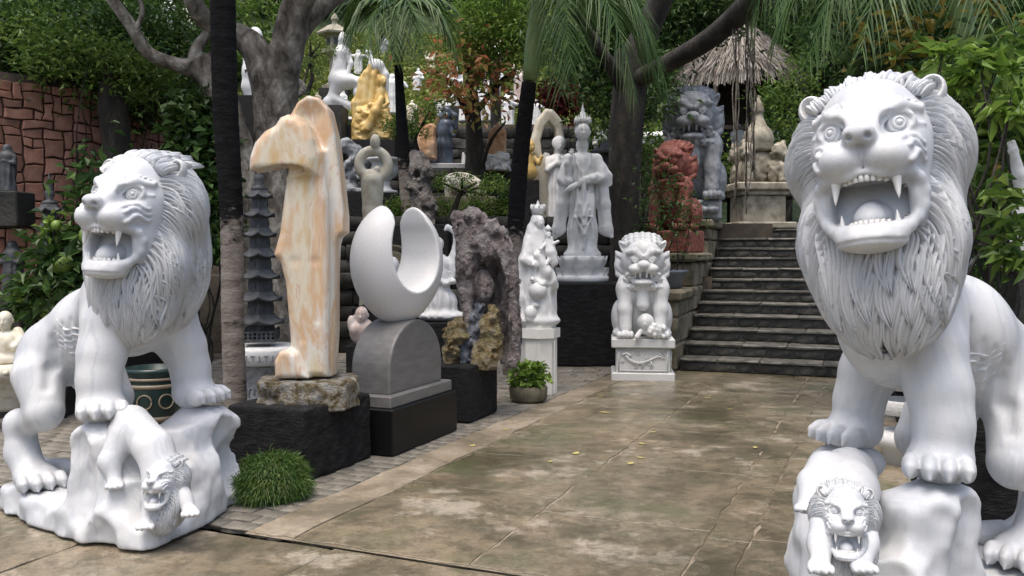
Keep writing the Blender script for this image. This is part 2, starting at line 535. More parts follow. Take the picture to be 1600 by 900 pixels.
stone('stair_dark', [(.012, .013, .012), (.03, .031, .028), (.05, .05, .045)], 6, .55, bump_s=.5, bump_scale=30)
stone('parapet_stone', [(.06, .055, .035), (.16, .14, .09), (.24, .21, .15)], 3, .75, bump_s=.6, bump_scale=18, bdist=.015)
stone('wall_dark', [(.012, .013, .011), (.028, .028, .024), (.05, .048, .04)], 3, .8, bump_s=.8, bump_scale=12, bdist=.02, rand=.4)
stone('mortar', [(.012, .008, .006), (.03, .02, .015)], 8, .9)
stone('red_laterite', [(.2, .095, .062), (.3, .145, .1), (.38, .2, .15)], 5, .8, bump_s=.7, bump_scale=22, bdist=.012, rand=.4)
stone('paver', [(.09, .085, .07), (.19, .175, .145), (.25, .23, .19)], 5, .6, bump_s=.5, bump_scale=50, rand=.22)
stone('soil', [(.02, .015, .01), (.045, .035, .022)], 6, .9, bump_s=.8, bump_scale=20, bdist=.02)
stone('glazed_pot', [(.008, .02, .018), (.02, .045, .04)], 9, .25, bump_s=0)
stone('pot_band', [(.2, .15, .1), (.3, .25, .18)], 30, .4, bump_s=0)
stone('blue_pot', [(.1, .12, .15), (.15, .17, .2)], 6, .35, bump_s=0)
stone('bark', [(.045, .038, .03), (.12, .105, .085), (.2, .18, .15), (.34, .32, .28)], 8, .9, stretch=(1, 1, .6), bump_s=1.0, bump_scale=14, bdist=.035, dist=.5, detail=8)
stone('bark_dark', [(.008, .007, .006), (.022, .019, .015), (.05, .043, .034)], 6, .9, stretch=(1, 1, .35), bump_s=1.0, bump_scale=10, bdist=.04)
stone('wood_dark', [(.02, .014, .01), (.05, .035, .024)], 5, .7, stretch=(1, 1, .2))
stone('crownshaft', [(.13, .2, .06), (.2, .28, .1)], 4, .45, stretch=(1, 1, .3), bump_s=.1)

def concrete():
    m, nt, b = newmat('wet_concrete')
    v = coords(nt, (1, 1, 1), 'World')
    n1 = noise(nt, v, .55, 8, .68); n2 = noise(nt, v, 2.3, 8, .7); n3 = noise(nt, v, 18, 6, .75)
    c = ramp(nt, n1, [(.34, (.075, .064, .036)), (.45, (.15, .122, .076)), (.54, (.26, .22, .155)), (.64, (.4, .35, .27))])
    c = mixc(nt, ramp(nt, n2, [(.38, grey(0)), (.62, grey(1))]), mixc(nt, .55, c, (.055, .058, .024)), c)
    c = mixc(nt, ramp(nt, n3, [(.3, grey(.0)), (.75, grey(.4))]), c, (.3, .26, .2))
    c = mixc(nt, ramp(nt, noise(nt, v, .8, 7, .7), [(.47, grey(0)), (.64, grey(.5))]), c, (.29, .215, .14))
    c = mixc(nt, ramp(nt, noise(nt, v, 7, 8, .8), [(.42, grey(.55)), (.52, grey(0))]), c, (.06, .052, .03))
    oi = nt.nodes.new('ShaderNodeObjectInfo')
    c = mixc(nt, 1.0, c, ramp(nt, oi.outputs['Random'], [(0, (.86, .86, .83)), (.5, (.94, .93, .92)), (1, (1.03, 1.02, 1.0))]), 'MULTIPLY')
    # pale worn edges of patches
    n4 = noise(nt, v, 1.3, 10, .74)
    c = mixc(nt, ramp(nt, n4, [(.54, grey(0)), (.6, grey(.6)), (.8, grey(.8))]), c, (.42, .375, .3))
    n5 = noise(nt, v, .9, 8, .72, .2)
    c = mixc(nt, ramp(nt, n5, [(.38, grey(.8)), (.5, grey(0))]), c, (.05, .045, .024))
    n6 = noise(nt, v, 3.7, 9, .78)
    c = mixc(nt, ramp(nt, n6, [(.58, grey(0)), (.66, grey(.55))]), c, (.07, .055, .032))
    n7 = noise(nt, v, 1.1, 5, .6, .2)
    c = mixc(nt, ramp(nt, n7, [(.52, grey(0)), (.64, grey(.65))]), c, (.075, .085, .035))
    n8 = noise(nt, v, 42, 5, .7)
    c = mixc(nt, ramp(nt, n8, [(.3, grey(.5)), (.48, grey(0))]), c, (.07, .06, .04))
    nt.links.new(c, b.inputs['Base Color'])
    rr = ramp(nt, noise(nt, v, .8, 4, .5, .3), [(.38, grey(.14)), (.5, grey(.4)), (.7, grey(.62))])
    nt.links.new(rr, b.inputs['Roughness'])
    hb = mixc(nt, .5, n3, noise(nt, v, 60, 4, .7))
    bump(nt, b, hb, .6, .014)
    m2, nt, b = newmat('kerb_concrete')
    v = coords(nt, (1, 1, 1), 'World')
    c = ramp(nt, noise(nt, v, 1.6, 6, .65, .4), [(.33, (.16, .125, .08)), (.48, (.27, .225, .165)), (.65, (.36, .31, .24))])
    c = mixc(nt, ramp(nt, noise(nt, v, 1.4, 9, .74), [(.4, grey(.8)), (.54, grey(0))]), c, (.085, .07, .042))
    c = mixc(nt, ramp(nt, noise(nt, v, 24, 4, .7), [(.4, grey(.35)), (.6, grey(0))]), c, (.12, .1, .065))
    nt.links.new(c, b.inputs['Base Color']); b.inputs['Roughness'].default_value = .6
    bump(nt, b, noise(nt, v, 50, 4, .7), .35, .01)
concrete()

def leafmat(name, cols, rough=.45, trans=.25):
    m, nt, b = newmat(name)
    g = nt.nodes.new('ShaderNodeNewGeometry')
    c = ramp(nt, g.outputs['Random Per Island'], [(i / max(len(cols) - 1, 1), q) for i, q in enumerate(cols)])
    nt.links.new(c, b.inputs['Base Color'])
    b.inputs['Roughness'].default_value = rough
    b.inputs['Specular IOR Level'].default_value = .4
    t = nt.nodes.new('ShaderNodeBsdfTranslucent'); nt.links.new(c, t.inputs[0])
    mx = nt.nodes.new('ShaderNodeMixShader'); mx.inputs[0].default_value = trans
    out = [n for n in nt.nodes if n.type == 'OUTPUT_MATERIAL'][0]
    nt.links.new(b.outputs[0], mx.inputs[1]); nt.links.new(t.outputs[0], mx.inputs[2]); nt.links.new(mx.outputs[0], out.inputs[0])
leafmat('leaf_dark', [(.016, .04, .009), (.035, .08, .016), (.055, .115, .024), (.09, .155, .04)])
leafmat('leaf_mid', [(.04, .09, .016), (.08, .15, .026), (.13, .21, .036), (.18, .26, .06)], .45, .32)
leafmat('leaf_bright', [(.07, .14, .02), (.13, .23, .032), (.19, .3, .048), (.25, .36, .075)], .45, .35)
leafmat('leaf_lime', [(.1, .17, .025), (.17, .27, .045), (.24, .34, .07)])
leafmat('leaf_yellow', [(.16, .17, .03), (.3, .24, .04), (.4, .28, .05)])
leafmat('leaf_autumn', [(.42, .12, .07), (.5, .22, .1), (.24, .24, .06), (.18, .22, .06), (.55, .28, .18)], .5, .4)
leafmat('leaf_red', [(.08, .006, .012), (.14, .012, .02), (.22, .03, .035)])
leafmat('grass_blade', [(.03, .075, .012), (.055, .125, .02), (.09, .17, .03), (.14, .16, .05)], .5)
leafmat('palm_leaf', [(.02, .055, .012), (.045, .1, .02), (.075, .145, .03), (.12, .18, .055)], .5, .3)
leafmat('lawn_leaf', [(.12, .17, .03), (.18, .24, .045), (.24, .29, .07), (.27, .27, .09)], .6)
leafmat('thatch_straw', [(.11, .095, .075), (.2, .175, .145), (.31, .28, .24), (.4, .37, .33)], .9, .1)
stone('fruit_green', [(.12, .2, .03), (.2, .3, .06)], 6, .45, bump_s=.15, bump_scale=80)
stone('fruit_yellow', [(.5, .3, .04), (.6, .42, .1)], 6, .5, bump_s=0)
stone('fallen_yellow', [(.34, .29, .09), (.42, .38, .17)], 9, .6, bump_s=0)

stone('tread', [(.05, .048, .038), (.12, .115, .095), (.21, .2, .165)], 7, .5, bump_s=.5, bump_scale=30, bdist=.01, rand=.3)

stone('undergrowth', [(.012, .022, .008), (.03, .055, .014), (.06, .09, .025)], 3, .9, bump_s=1.0, bump_scale=9, bdist=.08, detail=8)

# ------------------------------------------------------------------ marble lions
def lock_ribbon(mb, P, N, w, hgt, ridges=3, m=13):
    """one carved lock of hair: a tapering blade with fine ridges that meet at its tip"""
    n = len(P)
    T = np.gradient(P, axis=0); T /= np.maximum(np.linalg.norm(T, axis=1), 1e-9)[:, None]
    S = np.cross(T, N); S /= np.maximum(np.linalg.norm(S, axis=1), 1e-9)[:, None]
    u = np.linspace(-1, 1, m)
    rid = np.abs(np.cos(np.pi * u * ridges / 2.0)) ** 0.7
    dome = np.sqrt(np.maximum(1 - u ** 2, 0))
    if ridges == 1:                       # chiselled ridge with flat flanks
        rid = (1 - np.abs(u)) ** .85; dome = (1 - np.abs(u)) ** .6
    V = []
    for i in range(n):
        off = S[i][None] * (u * w[i])[:, None] + N[i][None] * (hgt[i] * (dome * 0.55 + rid * dome ** .5 * 0.75) - 0.35 * hgt[i])[:, None]
        V.append(P[i][None] + off)
    V = np.concatenate(V)
    Fs = []
    for i in range(n - 1):
        for j in range(m - 1):
            a = i * m + j
            Fs.append((a, a + 1, a + m + 1, a + m))
    back = []
    for i in range(n - 1):
        back.append((i * m, (i + 1) * m, (i + 1) * m + m - 1, i * m + m - 1))
    mb.add(V, np.array(Fs + back))

def unit_(a): return a / np.maximum(np.linalg.norm(a, axis=-1, keepdims=True), 1e-9)
def e_d(p, c, r):
    q = (p - np.array(c)); r = np.array(r)
    a = np.sqrt(((q / r) ** 2).sum(-1)); b = np.sqrt(((q / r ** 2) ** 2).sum(-1))
    return a * (a - 1) / np.maximum(b, 1e-6)
def smin(a, b, k):
    h = np.clip(0.5 + 0.5 * (a - b) / k, 0, 1)
    return a * (1 - h) + b * h - k * h * (1 - h)
MANE = [((-.06, 0, -.04), (.19, .325, .25)), ((.02, 0, -.34), (.175, .285, .25)), ((-.17, 0, -.30), (.2, .27, .38)), ((.035, 0, -.52), (.14, .215, .19)), ((-.02, 0, .1), (.13, .19, .12))]
def mane_core(p):
    d = e_d(p, *MANE[0])
    for c, r in MANE[1:]: d = smin(d, e_d(p, c, r), .08)
    return d
def mane_grad(p):
    e = 2e-3; g = []
    for i in range(3):
        q = p.copy(); q[:, i] += e; r = p.copy(); r[:, i] -= e
        g.append((mane_core(q) - mane_core(r)))
    g = np.stack(g, -1)
    return g / np.maximum(np.linalg.norm(g, axis=1), 1e-9)[:, None]

def make_mane_mesh():
    rnd = random.Random(5)
    c = Clay((-.45, -.42, -.82), (.3, .42, .32), .0125)
    for cc, rr in MANE: c.ell(cc, rr, k=.08)
    V, Fq = c.skin()
    mb = MB().add(V, Fq)
    O = np.array((.0, 0, -.08))
    S = []      # origin, direction, first heading, length, fall, top
    for ri, (th, cnt, ln) in enumerate(((57, 104, .40), (70, 96, .42), (86, 92, .42), (104, 84, .42), (124, 66, .40), (146, 40, .38))):
        for k in range(cnt):
            ph = (k + .5 * (ri % 2)) / cnt * 360 - 180 + rnd.uniform(-1, 1)
            if ri == 0 and abs(ph) > 158: continue
            if ri < 2 and abs(ph) < 34: continue
            t_, p_ = R(th + rnd.uniform(-4, 4)), R(ph)
            d = np.array((math.cos(t_), math.sin(t_) * math.sin(p_), math.sin(t_) * math.cos(p_)))
            h = np.array((-math.sin(t_), math.cos(t_) * math.sin(p_), math.cos(t_) * math.cos(p_)))
            h = h + np.array((0, .7 * math.sin(p_), .75 * math.cos(p_) if abs(ph) < 100 else .1 * math.cos(p_)))
            S.append((O, d, h, ln, 0.0, max(0, 1 - abs(ph) / 52.0), 1 - .1 * ri))
    for z0, cnt in ((-.34, 26), (-.40, 34), (-.47, 34), (-.54, 30), (-.6, 24)):
        for k in range(cnt):
            y = ((k + rnd.random() * .5) / (cnt - 1) - .5) * 2 * .23
            S.append((np.array((-.05, y * .4, z0 + rnd.uniform(-.025, .025))), np.array((1.0, y * 2.6, 0)), np.array((0, np.sign(y) * .1, -1.0)), rnd.uniform(.2, .3), 1.0, 0.0, .8))
    for z0, cnt in ((-.16, 22), (-.28, 22), (-.38, 24), (-.48, 24)):
        for s_ in (-1, 1):
            for k in range(cnt):
                a_ = R(44 + (k + rnd.random() * .5) / cnt * 134)
                S.append((np.array((-.06, 0, z0 + rnd.uniform(-.04, .04))), np.array((math.cos(a_), s_ * math.sin(a_), 0)), np.array((-.3, s_ * .3, -.6)), .36, .5 if z0 < -.3 else 0.0, 0.0, .8))
    n = 18; L = len(S)
    o = np.array([s[0] for s in S]); d = unit_(np.array([s[1] for s in S])); D0 = unit_(np.array([s[2] for s in S]))
    ln = np.array([s[3] * rnd.uniform(.85, 1.12) for s in S]); fall = np.array([s[4] for s in S]); top = np.array([s[5] for s in S]); inner = np.array([s[6] for s in S])
    lo = np.zeros(L); hi = np.full(L, .9)
    for _ in range(24):
        m_ = (lo + hi) / 2; ins = mane_core(o + d * m_[:, None]) < 0
        lo = np.where(ins, m_, lo); hi = np.where(ins, hi, m_)
    p = o + d * lo[:, None]
    phase = 3.0 * vnoise(p * 4.0, 3) + 2.0; amp = .34 + .16 * vnoise(p * 6.0, 8)
    lift = .006 * inner + .009 * (vnoise(p * 9.0, 5) * .5 + .5) + np.array([rnd.random() * .004 for _ in range(L)])
    gr = .92 * (1 - top)
    Q = np.zeros((n, L, 3)); NN = np.zeros((n, L, 3)); g_ = np.array((0, 0, -1.0))
    for s_ in range(n):
        t = s_ / (n - 1)
        N = mane_grad(p); dd = mane_core(p)
        want = lift * min(1.0, .25 + t * 1.4) - .005
        pull = np.where(dd > want, 1 - .6 * t * np.maximum(fall, .3), 1.0)
        p = p + N * ((want - dd) * pull)[:, None]
        Q[s_] = p; NN[s_] = N
        sg = (gr * min(1.0, max(0.0, (t - .04) / .55)))[:, None]
        dr = D0 * (1 - sg) + g_ * sg + np.array((-.22, 0, 0)) * (1 - fall)[:, None]
        dr = unit_(dr - N * (dr * N).sum(-1, keepdims=True) * (1 - .35 * t * fall)[:, None])
        dr = unit_(dr + np.cross(N, dr) * (amp * np.sin(phase + t * 5.6))[:, None])
        p = p + dr * (ln / (n - 1))[:, None]
    # strands gather into pointed locks
    E_ = Q[-1].copy(); az = np.degrees(np.arctan2(E_[:, 1], E_[:, 0] + .08))
    key = np.floor(az / 15.0) * 10 + np.floor((E_[:, 2] + 1) / .11)
    tt = np.linspace(0, 1, n); sm = np.clip((tt - .35) / .65, 0, 1) ** 1.5
    for kk in np.unique(key):
        idx = np.nonzero(key == kk)[0]
        tip = E_[idx].mean(0); low = tip[2] < -.5
        tip = tip + np.array((.008 if low else 0, 0, -.03 if low else -.01))
        mv = (tip - E_[idx]) * (.82 if low else .6)
        Q[:, idx] += sm[:, None, None] * mv[None]
    w = .0142 * np.minimum(1.0, tt * 4 + .5) * (1 - np.clip((tt - .55) / .45, 0, 1) ** 1.6 * .93)
    for i in range(L):
        lock_ribbon(mb, Q[:, i], NN[:, i], w * rnd.uniform(.85, 1.2), (.02 + .007 * rnd.random()) * (np.minimum(1.0, tt * 4 + .4) * (1 - .45 * tt)), ridges=1, m=7)
    # the crest over the forehead: upright spiky tufts
    for k in range(46):
        a = (k / 45 - .5) * 2
        y = a * .175
        z0 = .155 - .05 * a * a
        l_ = (.118 - .045 * a * a) * (rnd.uniform(.86, 1.0) + .10 * math.sin(k * .9))
        sx = rnd.uniform(-.02, .02)
        for row, (x0, bk) in enumerate(((.085, .0), (.04, -.02), (-.02, -.06))):
            tt = np.linspace(0, 1, 9)
            pts = np.stack([x0 + bk * tt - .10 * tt ** 2 + .012 * np.sin(tt * 3), y + a * .07 * tt + sx * .6 * np.sin(tt * 4 + k), z0 + row * .02 + l_ * (tt - .22 * tt ** 3) * (1.02 - .1 * row)], -1)
            nn = np.tile(np.array((.93, a * .3, .2)), (9, 1)); nn /= np.linalg.norm(nn, axis=1)[:, None]
            w = .0135 * np.minimum(1, tt * 2 + .6) * (1 - np.clip((tt - .6) / .4, 0, 1) ** 2.2 * .9) + .001
            lock_ribbon(mb, pts, nn, w, np.full(9, .022) * (1 - .3 * tt), ridges=1, m=7)
    return mb.mesh('mane', 'white_marble')

def make_head_mesh():
    c = Clay((-.2, -.3, -.47), (.44, .3, .3), .0058, sym=True)
    c.ell((.0, 0, .02), (.2, .215, .19))
    c.ell((.075, 0, .065), (.14, .15, .115), k=.05)               # forehead
    c.ell((.09, .12, -.05), (.115, .095, .13), k=.05)             # cheek bones
    c.ell((.1, 0, -.2), (.17, .185, .2), k=.06)                   # jaw muscles
    c.box((.205, 0, -.005), (.15, .06, .055), rot=rotm(0, 36, 0), rd=.035, k=.05)   # bridge of the nose
    c.box((.13, 0, .06), (.10, .105, .05), rot=rotm(0, 42, 0), rd=.045, k=.05)
    c.ell((.262, .07, -.125), (.105, .088, .068), k=.035)         # muzzle lobes
    c.ell((.2, .115, -.115), (.09, .06, .06), k=.035)
    c.ell((.17, 0, -.345), (.15, .12, .055), k=.04)               # lower jaw
    # mouth
    c.ell((.235, 0, -.26), (.19, .137, .086), k=.015, op='s')
    c.ell((.14, .09, -.245), (.1, .07, .07), k=.03, op='s')
    c.ell((.33, 0, -.25), (.11, .15, .062), k=.03, op='s')
    c.ell((.155, .155, -.245), (.075, .034, .10), k=.03)          # cheeks behind the mouth corners
    # rolled lips round the opening
    lip_u = [(.325, 0, -.172), (.315, .055, -.18), (.285, .1, -.178), (.25, .14, -.172), (.215, .168, -.19), (.195, .178, -.23), (.195, .17, -.275), (.213, .15, -.315), (.235, .125, -.34), (.265, .095, -.355), (.292, .05, -.364), (.3, 0, -.366)]
    c.chain(lip_u, [.009, .011, .014, .017, .018, .018, .018, .018, .02, .024, .027, .027], k=.018)
    c.ell((.245, 0, -.386), (.092, .118, .033), k=.03)           # hanging lower lip
    c.chain(c.lay([(.34, .0, -.392), (.325, .05, -.39), (.29, .09, -.386), (.25, .115, -.38)]), [.005, .005, .004, .002], k=.006, op='s')
    # nose
    c.ell((.362, 0, -.055), (.034, .056, .032), k=.012)
    c.ell((.345, .032, -.07), (.03, .026, .024), k=.012)
    c.ell((.378, .03, -.07), (.016, .012, .010), k=.006, op='s')
    c.chain([(.375, 0, -.095), (.368, 0, -.13), (.345, 0, -.175)], [.006, .005, .006], k=.008, op='s')
    # brows and eye sockets
    c.chain([(.262, .036, -.006), (.242, .066, .03), (.2, .12, .058), (.15, .185, .052)], [.015, .02, .02, .012], k=.02)
    c.ell((.245, .11, -.004), (.045, .058, .039), k=.01, op='s')
    c.ell((.17, .11, -.004), (.036, .055, .043), k=.008)
    ring = [(.178 - .012 * (math.cos(a) > 0) * 1 - .10 * (y_ - .058) * .9, y_, z_) for a, y_, z_ in [(R(q), .11 - .054 * math.cos(R(q)), -.004 + .037 * math.sin(R(q))) for q in range(0, 361, 30)]]
    ring = [(.232 - .42 * (y_ - .058), y_, z_ + .22 * (y_ - .11)) for (_, y_, z_) in ring]
    c.chain(ring, .009, k=.006)
    c.chain([(.186, .162, -.006), (.152, .198, -.002)], [.009, .004], k=.008)
    c.ell((.185, .12, -.06), (.05, .06, .022), k=.02)            # under the eye
    # brow hairs
    for i in range(7):
        t = i / 6
        b0 = np.array((.235 - .09 * t, .06 + .11 * t, .06 + .016 * math.sin(t * 3)))
        pts = c.lay([b0 + np.array((-.03 * u, .05 * u * (.4 + t), .045 * u * (1.1 - t) + .006 * math.sin(u * 5))) for u in np.linspace(0, 1, 7)], .001)
        c.chain(pts, [.004, .006, .0065, .006, .005, .004, .002], k=.004)
    # whisker curls
    for i, z0 in enumerate((-.072, -.1, -.13)):
        pts = c.lay([(.30 - .14 * u, .12 + .07 * u + .006 * i, z0 - .012 * math.cos(u * 7.0) + .015 * u) for u in np.linspace(0, 1, 13)], .002)
        c.chain(pts, [.004, .010, .0115, .011, .011, .0105, .010, .010, .009, .009, .008, .006, .003], k=.005)
    # ears
    c.ell((.012, .218, .148), (.04, .05, .053), rot=rotm(-30, 0, 0), k=.012)
    c.cap((.0, .19, .09), (.0, .21, .13), .05, .045, k=.03)
    c.ell((.053, .22, .152), (.046, .037, .04), rot=rotm(-30, 0, 0), k=.006, op='s')
    V, Fq = c.skin()
    return MB().add(V, Fq).mesh('head', 'white_marble')

def make_eye_mesh():
    mb = MB()
    mb.lathe([(.040, -.012), (.039, .0), (.033, .012), (.0265, .0175), (.0255, .0155), (.0235, .0155), (.0225, .0195), (.0135, .0235), (.0125, .021), (.0105, .021), (.0095, .025), (.0, .0268)], 28)
    return mb.mesh('eye', 'white_marble')
def make_fang_mesh():
    t = np.linspace(0, 1, 7)
    return MB().tube(np.stack([.012 * t ** 2, 0 * t, -t * .085], -1), .0185 * (1 - t) ** .75 + .001, 10).mesh('fang', 'cream_marble')
TOOTH = MB().box((0, 0, 0), (.0095, .0092, .015), bevel=.006).mesh('tooth', 'cream_marble')
def teeth_spots(upper):
    out = []
    for i in range(8):
        a = (i + .5) / 8 * 2 - 1
        out.append(((.318 - .05 * a * a, a * .076, -.19) if upper else (.29 - .045 * a * a, a * .07, -.33)) + (-a * .9,))
    for s in (-1, 1):
        for i in range(4):
            out.append((.2 - .028 * i, s * (.112 + .006 * i), (-.19 - .004 * i) if upper else (-.318 + .012 * i), 0.0))
    return out
def tongue_mesh():
    c = Clay((.0, -.12, -.38), (.32, .12, -.22), .008, sym=True)
    c.chain([(.05, 0, -.28), (.16, 0, -.285), (.24, 0, -.3), (.268, 0, -.315)], [.05, .05, .042, .03], k=.02)
    c.chain([(.08, .035, -.29), (.17, .035, -.295), (.25, .025, -.31)], [.04, .038, .03], k=.02)
    V, Fq = c.skin()
    return MB().add(V, Fq).mesh('tongue', 'white_marble')
LION = dict(head=make_head_mesh(), mane=make_mane_mesh(), eye=make_eye_mesh(), fang=make_fang_mesh(), tongue=tongue_mesh())

def put_head(root, loc, face_dir, roll, pitch, scale, small=False):
    """head, mane, eyes and teeth as parts of a statue; loc and face_dir are in world space"""
    yaw = math.atan2(face_dir[1], face_dir[0])
    M = Matrix.Translation(loc) @ Matrix.Rotation(yaw, 4, 'Z') @ Matrix.Rotation(pitch, 4, 'Y') @ Matrix.Rotation(roll, 4, 'X') @ Matrix.Diagonal((scale, scale * .9, scale, 1))
    M = (Matrix.Translation(root.location) @ root.rotation_euler.to_matrix().to_4x4()).inverted() @ M
    pre = 'cub_' if small else ''
    head = link(pre + 'head', LION['head'], root); head.matrix_local = M
    link(pre + 'mane', LION['mane'], root).matrix_local = M
    for s in (-1, 1):
        e = link('eye', LION['eye'], head)
        n = Vector((.9, s * .36, .06)).normalized()
        e.matrix_local = Matrix.Translation((.196, s * .109, -.004)) @ n.to_track_quat('Z', 'Y').to_matrix().to_4x4() @ Matrix.Diagonal((1.14, 1.02, 1.25, 1))
        for up in (True, False):
            f = link('fang', LION['fang'], head)
            if up: f.matrix_local = Matrix.Translation((.282, s * .1, -.178)) @ Matrix.Rotation(s * .06, 4, 'X')
            else: f.matrix_local = Matrix.Translation((.258, s * .092, -.362)) @ Matrix.Rotation(math.pi, 4, 'X') @ Matrix.Scale(.82, 4)
    for up in (True, False):
        for (x, y, z, a) in teeth_spots(up): link('tooth', TOOTH, head, (x, y, z), rz=a)
    link('tongue', LION['tongue'], head)
    return head

def paw(c, p, yaw, s=1.0, toes=True):
    """a broad paw with four toes and claws at p, pointing along yaw"""
    ca, sa = math.cos(yaw), math.sin(yaw)
    def q(x, y, z): return (p[0] + s * (x * ca - y * sa), p[1] + s * (x * sa + y * ca), p[2] + s * z)
    m = np.array(((ca, -sa, 0), (sa, ca, 0), (0, 0, 1)))
    c.ell(p, (.12 * s, .118 * s, .072 * s), rot=m, k=.05 * s)
    if not toes: return
    for o in (-.099, -.034, .034, .099):
        f = .1 - abs(o) * .28
        c.ell(q(f + .015, o, -.004), (.072 * s, .0335 * s, .052 * s), rot=m, k=.006 * s)
        c.ell(q(f + .068, o * 1.03, .004), (.026 * s, .023 * s, .022 * s), rot=m, k=.004 * s)
        c.cap(q(f + .078, o * 1.03, -.012), q(f + .088, o * 1.04, -.036), .0155 * s, .009 * s, k=.002 * s)

def lion_statue(label, O, rz, n, head_loc, face, roll, pitch, hscale, cub, group, hump=0.0, far=.40, slim=0.0):
    """n is the side (+1 left, -1 right) that is turned to the camera"""
    root = thing('lion_statue', label, 'statue', O, rz, group)
    inv = (Matrix.Translation(root.location) @ root.rotation_euler.to_matrix().to_4x4()).inverted()
    L = lambda v: np.array(inv @ Vector(v))
    hl = L(head_loc)
    c = Clay((-.95, -.62, .05), (.8, .62, 1.75), .0105)
    c.ell((.22, 0, 1.2), (.23, .22, .28))
    c.cap((.2, 0, 1.22), (hl[0] - .12, hl[1], hl[2] - .38), .24, .22, k=.1)
    c.chain([(.12, 0, 1.14 + hump * .6), (-.15, 0, 1.03 + hump * .8), (-.42, 0, .9 + hump * .6)], [.235, .215 + hump * .25, .225 + hump * .2], k=.08)
    for s in (1, -1):
        y = s * n                                   # +1: near side
        fx = .36 if s == 1 else far
        c.ell((fx - .11, .19 * y, 1.12), (.15, .11, .25), k=.06)
        c.chain([(fx - .08, .2 * y, 1.1), (fx - .06, .25 * y, .95), (fx - .045, .28 * y, .82), (fx - .035, .285 * y, .69)], [.135, .118, .106, .112], k=.05)
        c.ell((fx - .16, .26 * y, .95), (.045, .045, .11), k=.05)                 # elbow
        paw(c, (fx, .285 * y, .672), -.62 * -y if s == 1 else .12 * y)
        hx = -.3 if s == 1 else -.42
        c.ell((hx - .1, .19 * y, .84), (.18, .12, .24), rot=rotm(0, 18, 0), k=.07)
        c.chain([(hx - .05, .23 * y, .78), (hx + .07, .265 * y, .6)], [.145, .105], k=.05)
        c.chain([(hx + .06, .27 * y, .57), (hx - .17, .28 * y, .49)], [.095, .078], k=.04)
        c.chain([(hx - .17, .28 * y, .5), (hx - .14, .285 * y, .33), (hx - .03, .29 * y, .21)], [.082, .088, .095], k=.04)
        paw(c, (hx + .04, .29 * y, .205), -.35 * -y)
    # muscle creases
    c.chain(c.lay([(.08, .25 * n, 1.2), (.05, .25 * n, 1.05), (.1, .25 * n, .93)]), [.008, .018, .01], k=.05, op='s')
    c.chain(c.lay([(-.2, .25 * n, 1.0), (-.17, .25 * n, .84), (-.24, .26 * n, .7)]), [.008, .016, .01], k=.05, op='s')
    for zz in (0, 1, 2): c.chain(c.lay([(-.02 - .07 * zz, .25 * n, 1.12 - .03 * zz), (-.05 - .07 * zz, .25 * n, 1.0 - .03 * zz), (-.03 - .07 * zz, .24 * n, .9 - .03 * zz)]), [.003, .008, .003], k=.04, op='s')
    def flank(x, z):
        ix = int((x - c.ax[0][0]) / c.h); iz = int((z - c.ax[2][0]) / c.h)
        ysn = c.ax[1][c.D[ix, :, iz] < 0]
        return float(ysn.max() if n > 0 else ysn.min())
    tuft = []
    for i in range(5):
        tt = np.linspace(0, 1, 12)
        xs_ = .05 - .20 * tt - .012 * i; zs_ = 1.06 - .032 * i + .05 * tt ** 2 + .013 * np.sin(tt * 8 + i * .4)
        tuft.append(np.stack([xs_, [flank(a, b) - n * .002 for a, b in zip(xs_, zs_)], zs_], -1))
    clay_obj('body', c, 'white_marble', root)
    t = MB()
    tl = smooth_path([(-.52, 0, .92), (-.7, -.04 * n, .8), (-.74, .05 * n, .5), (-.6, .12 * n, .27), (-.42, .08 * n, .2), (-.28, .05 * n, .22)], 7)
    t.tube(tl, np.concatenate([np.linspace(.05, .035, len(tl) - 10), np.linspace(.05, .012, 10) + .03 * np.sin(np.linspace(0, 3.1, 10))]), 12)
    t.build('tail', 'white_marble', root)
    # tuft on the shoulder
    tf = MB(); tt = np.linspace(0, 1, 12)
    for pts in tuft: lock_ribbon(tf, pts, np.tile((0, n, 0.0), (12, 1)).astype(float), .017 * np.sin(np.pi * (tt * .88 + .12)) + .001, np.full(12, .02) * (1 - .5 * tt), 1, 7)
    tf.build('shoulder_tuft', 'white_marble', root)
    # the rock under the lion
    r = Clay((-.85, -.75, -.02), (1.05, .78, .75), .014)
    yy = -n
    pl = lambda q: [((a - slim * .45 * b if b > 0 else a), (b * (1 - slim) if b > 0 else b) * yy) for a, b in q]
    r.poly(pl([(.82, -.36), (.76, .05), (.45, .58), (-.2, .5), (-.58, .25), (-.6, -.36), (-.1, -.47), (.5, -.48)]), 2, -.05, .15, rd=.05, k=.03)
    r.poly(pl([(.22, -.43), (.58, -.45), (.78, -.3), (.72, .08), (.55, .5), (.25, .48)]), 2, -.05, .34, rd=.07, k=.1)
    r.poly(pl([(.24, -.43), (.48, -.44), (.6, -.32), (.58, .2), (.58, .45), (.3, .45)]), 2, .1, .56, rd=.06, k=.1)
    r.ell((.38, -.29 * yy, .53), (.17, .15, .085), k=.05)
    r.ell((far + .03, .29 * yy, .53), (.17, .16, .085), k=.05)
    r.ell((.34, .02, .68), (.4, .17, .17), k=.08, op='s')
    r.ell((.1, -.5 * yy, .33), (.17, .16, .2), k=.07, op='s')
    r.ell((.66 - slim * .3, (.5 - slim * .3) * yy, .3), (.11, .12, .18), k=.06, op='s')
    r.ell((.8, .12 * yy, .42), (.13, .13, .2), k=.07, op='s')
    r.ell((.0, -.53 * yy, .12), (.14, .1, .1), k=.06, op='s')
    r.ell((.45, -.56 * yy, .18), (.1, .1, .14), k=.05, op='s')
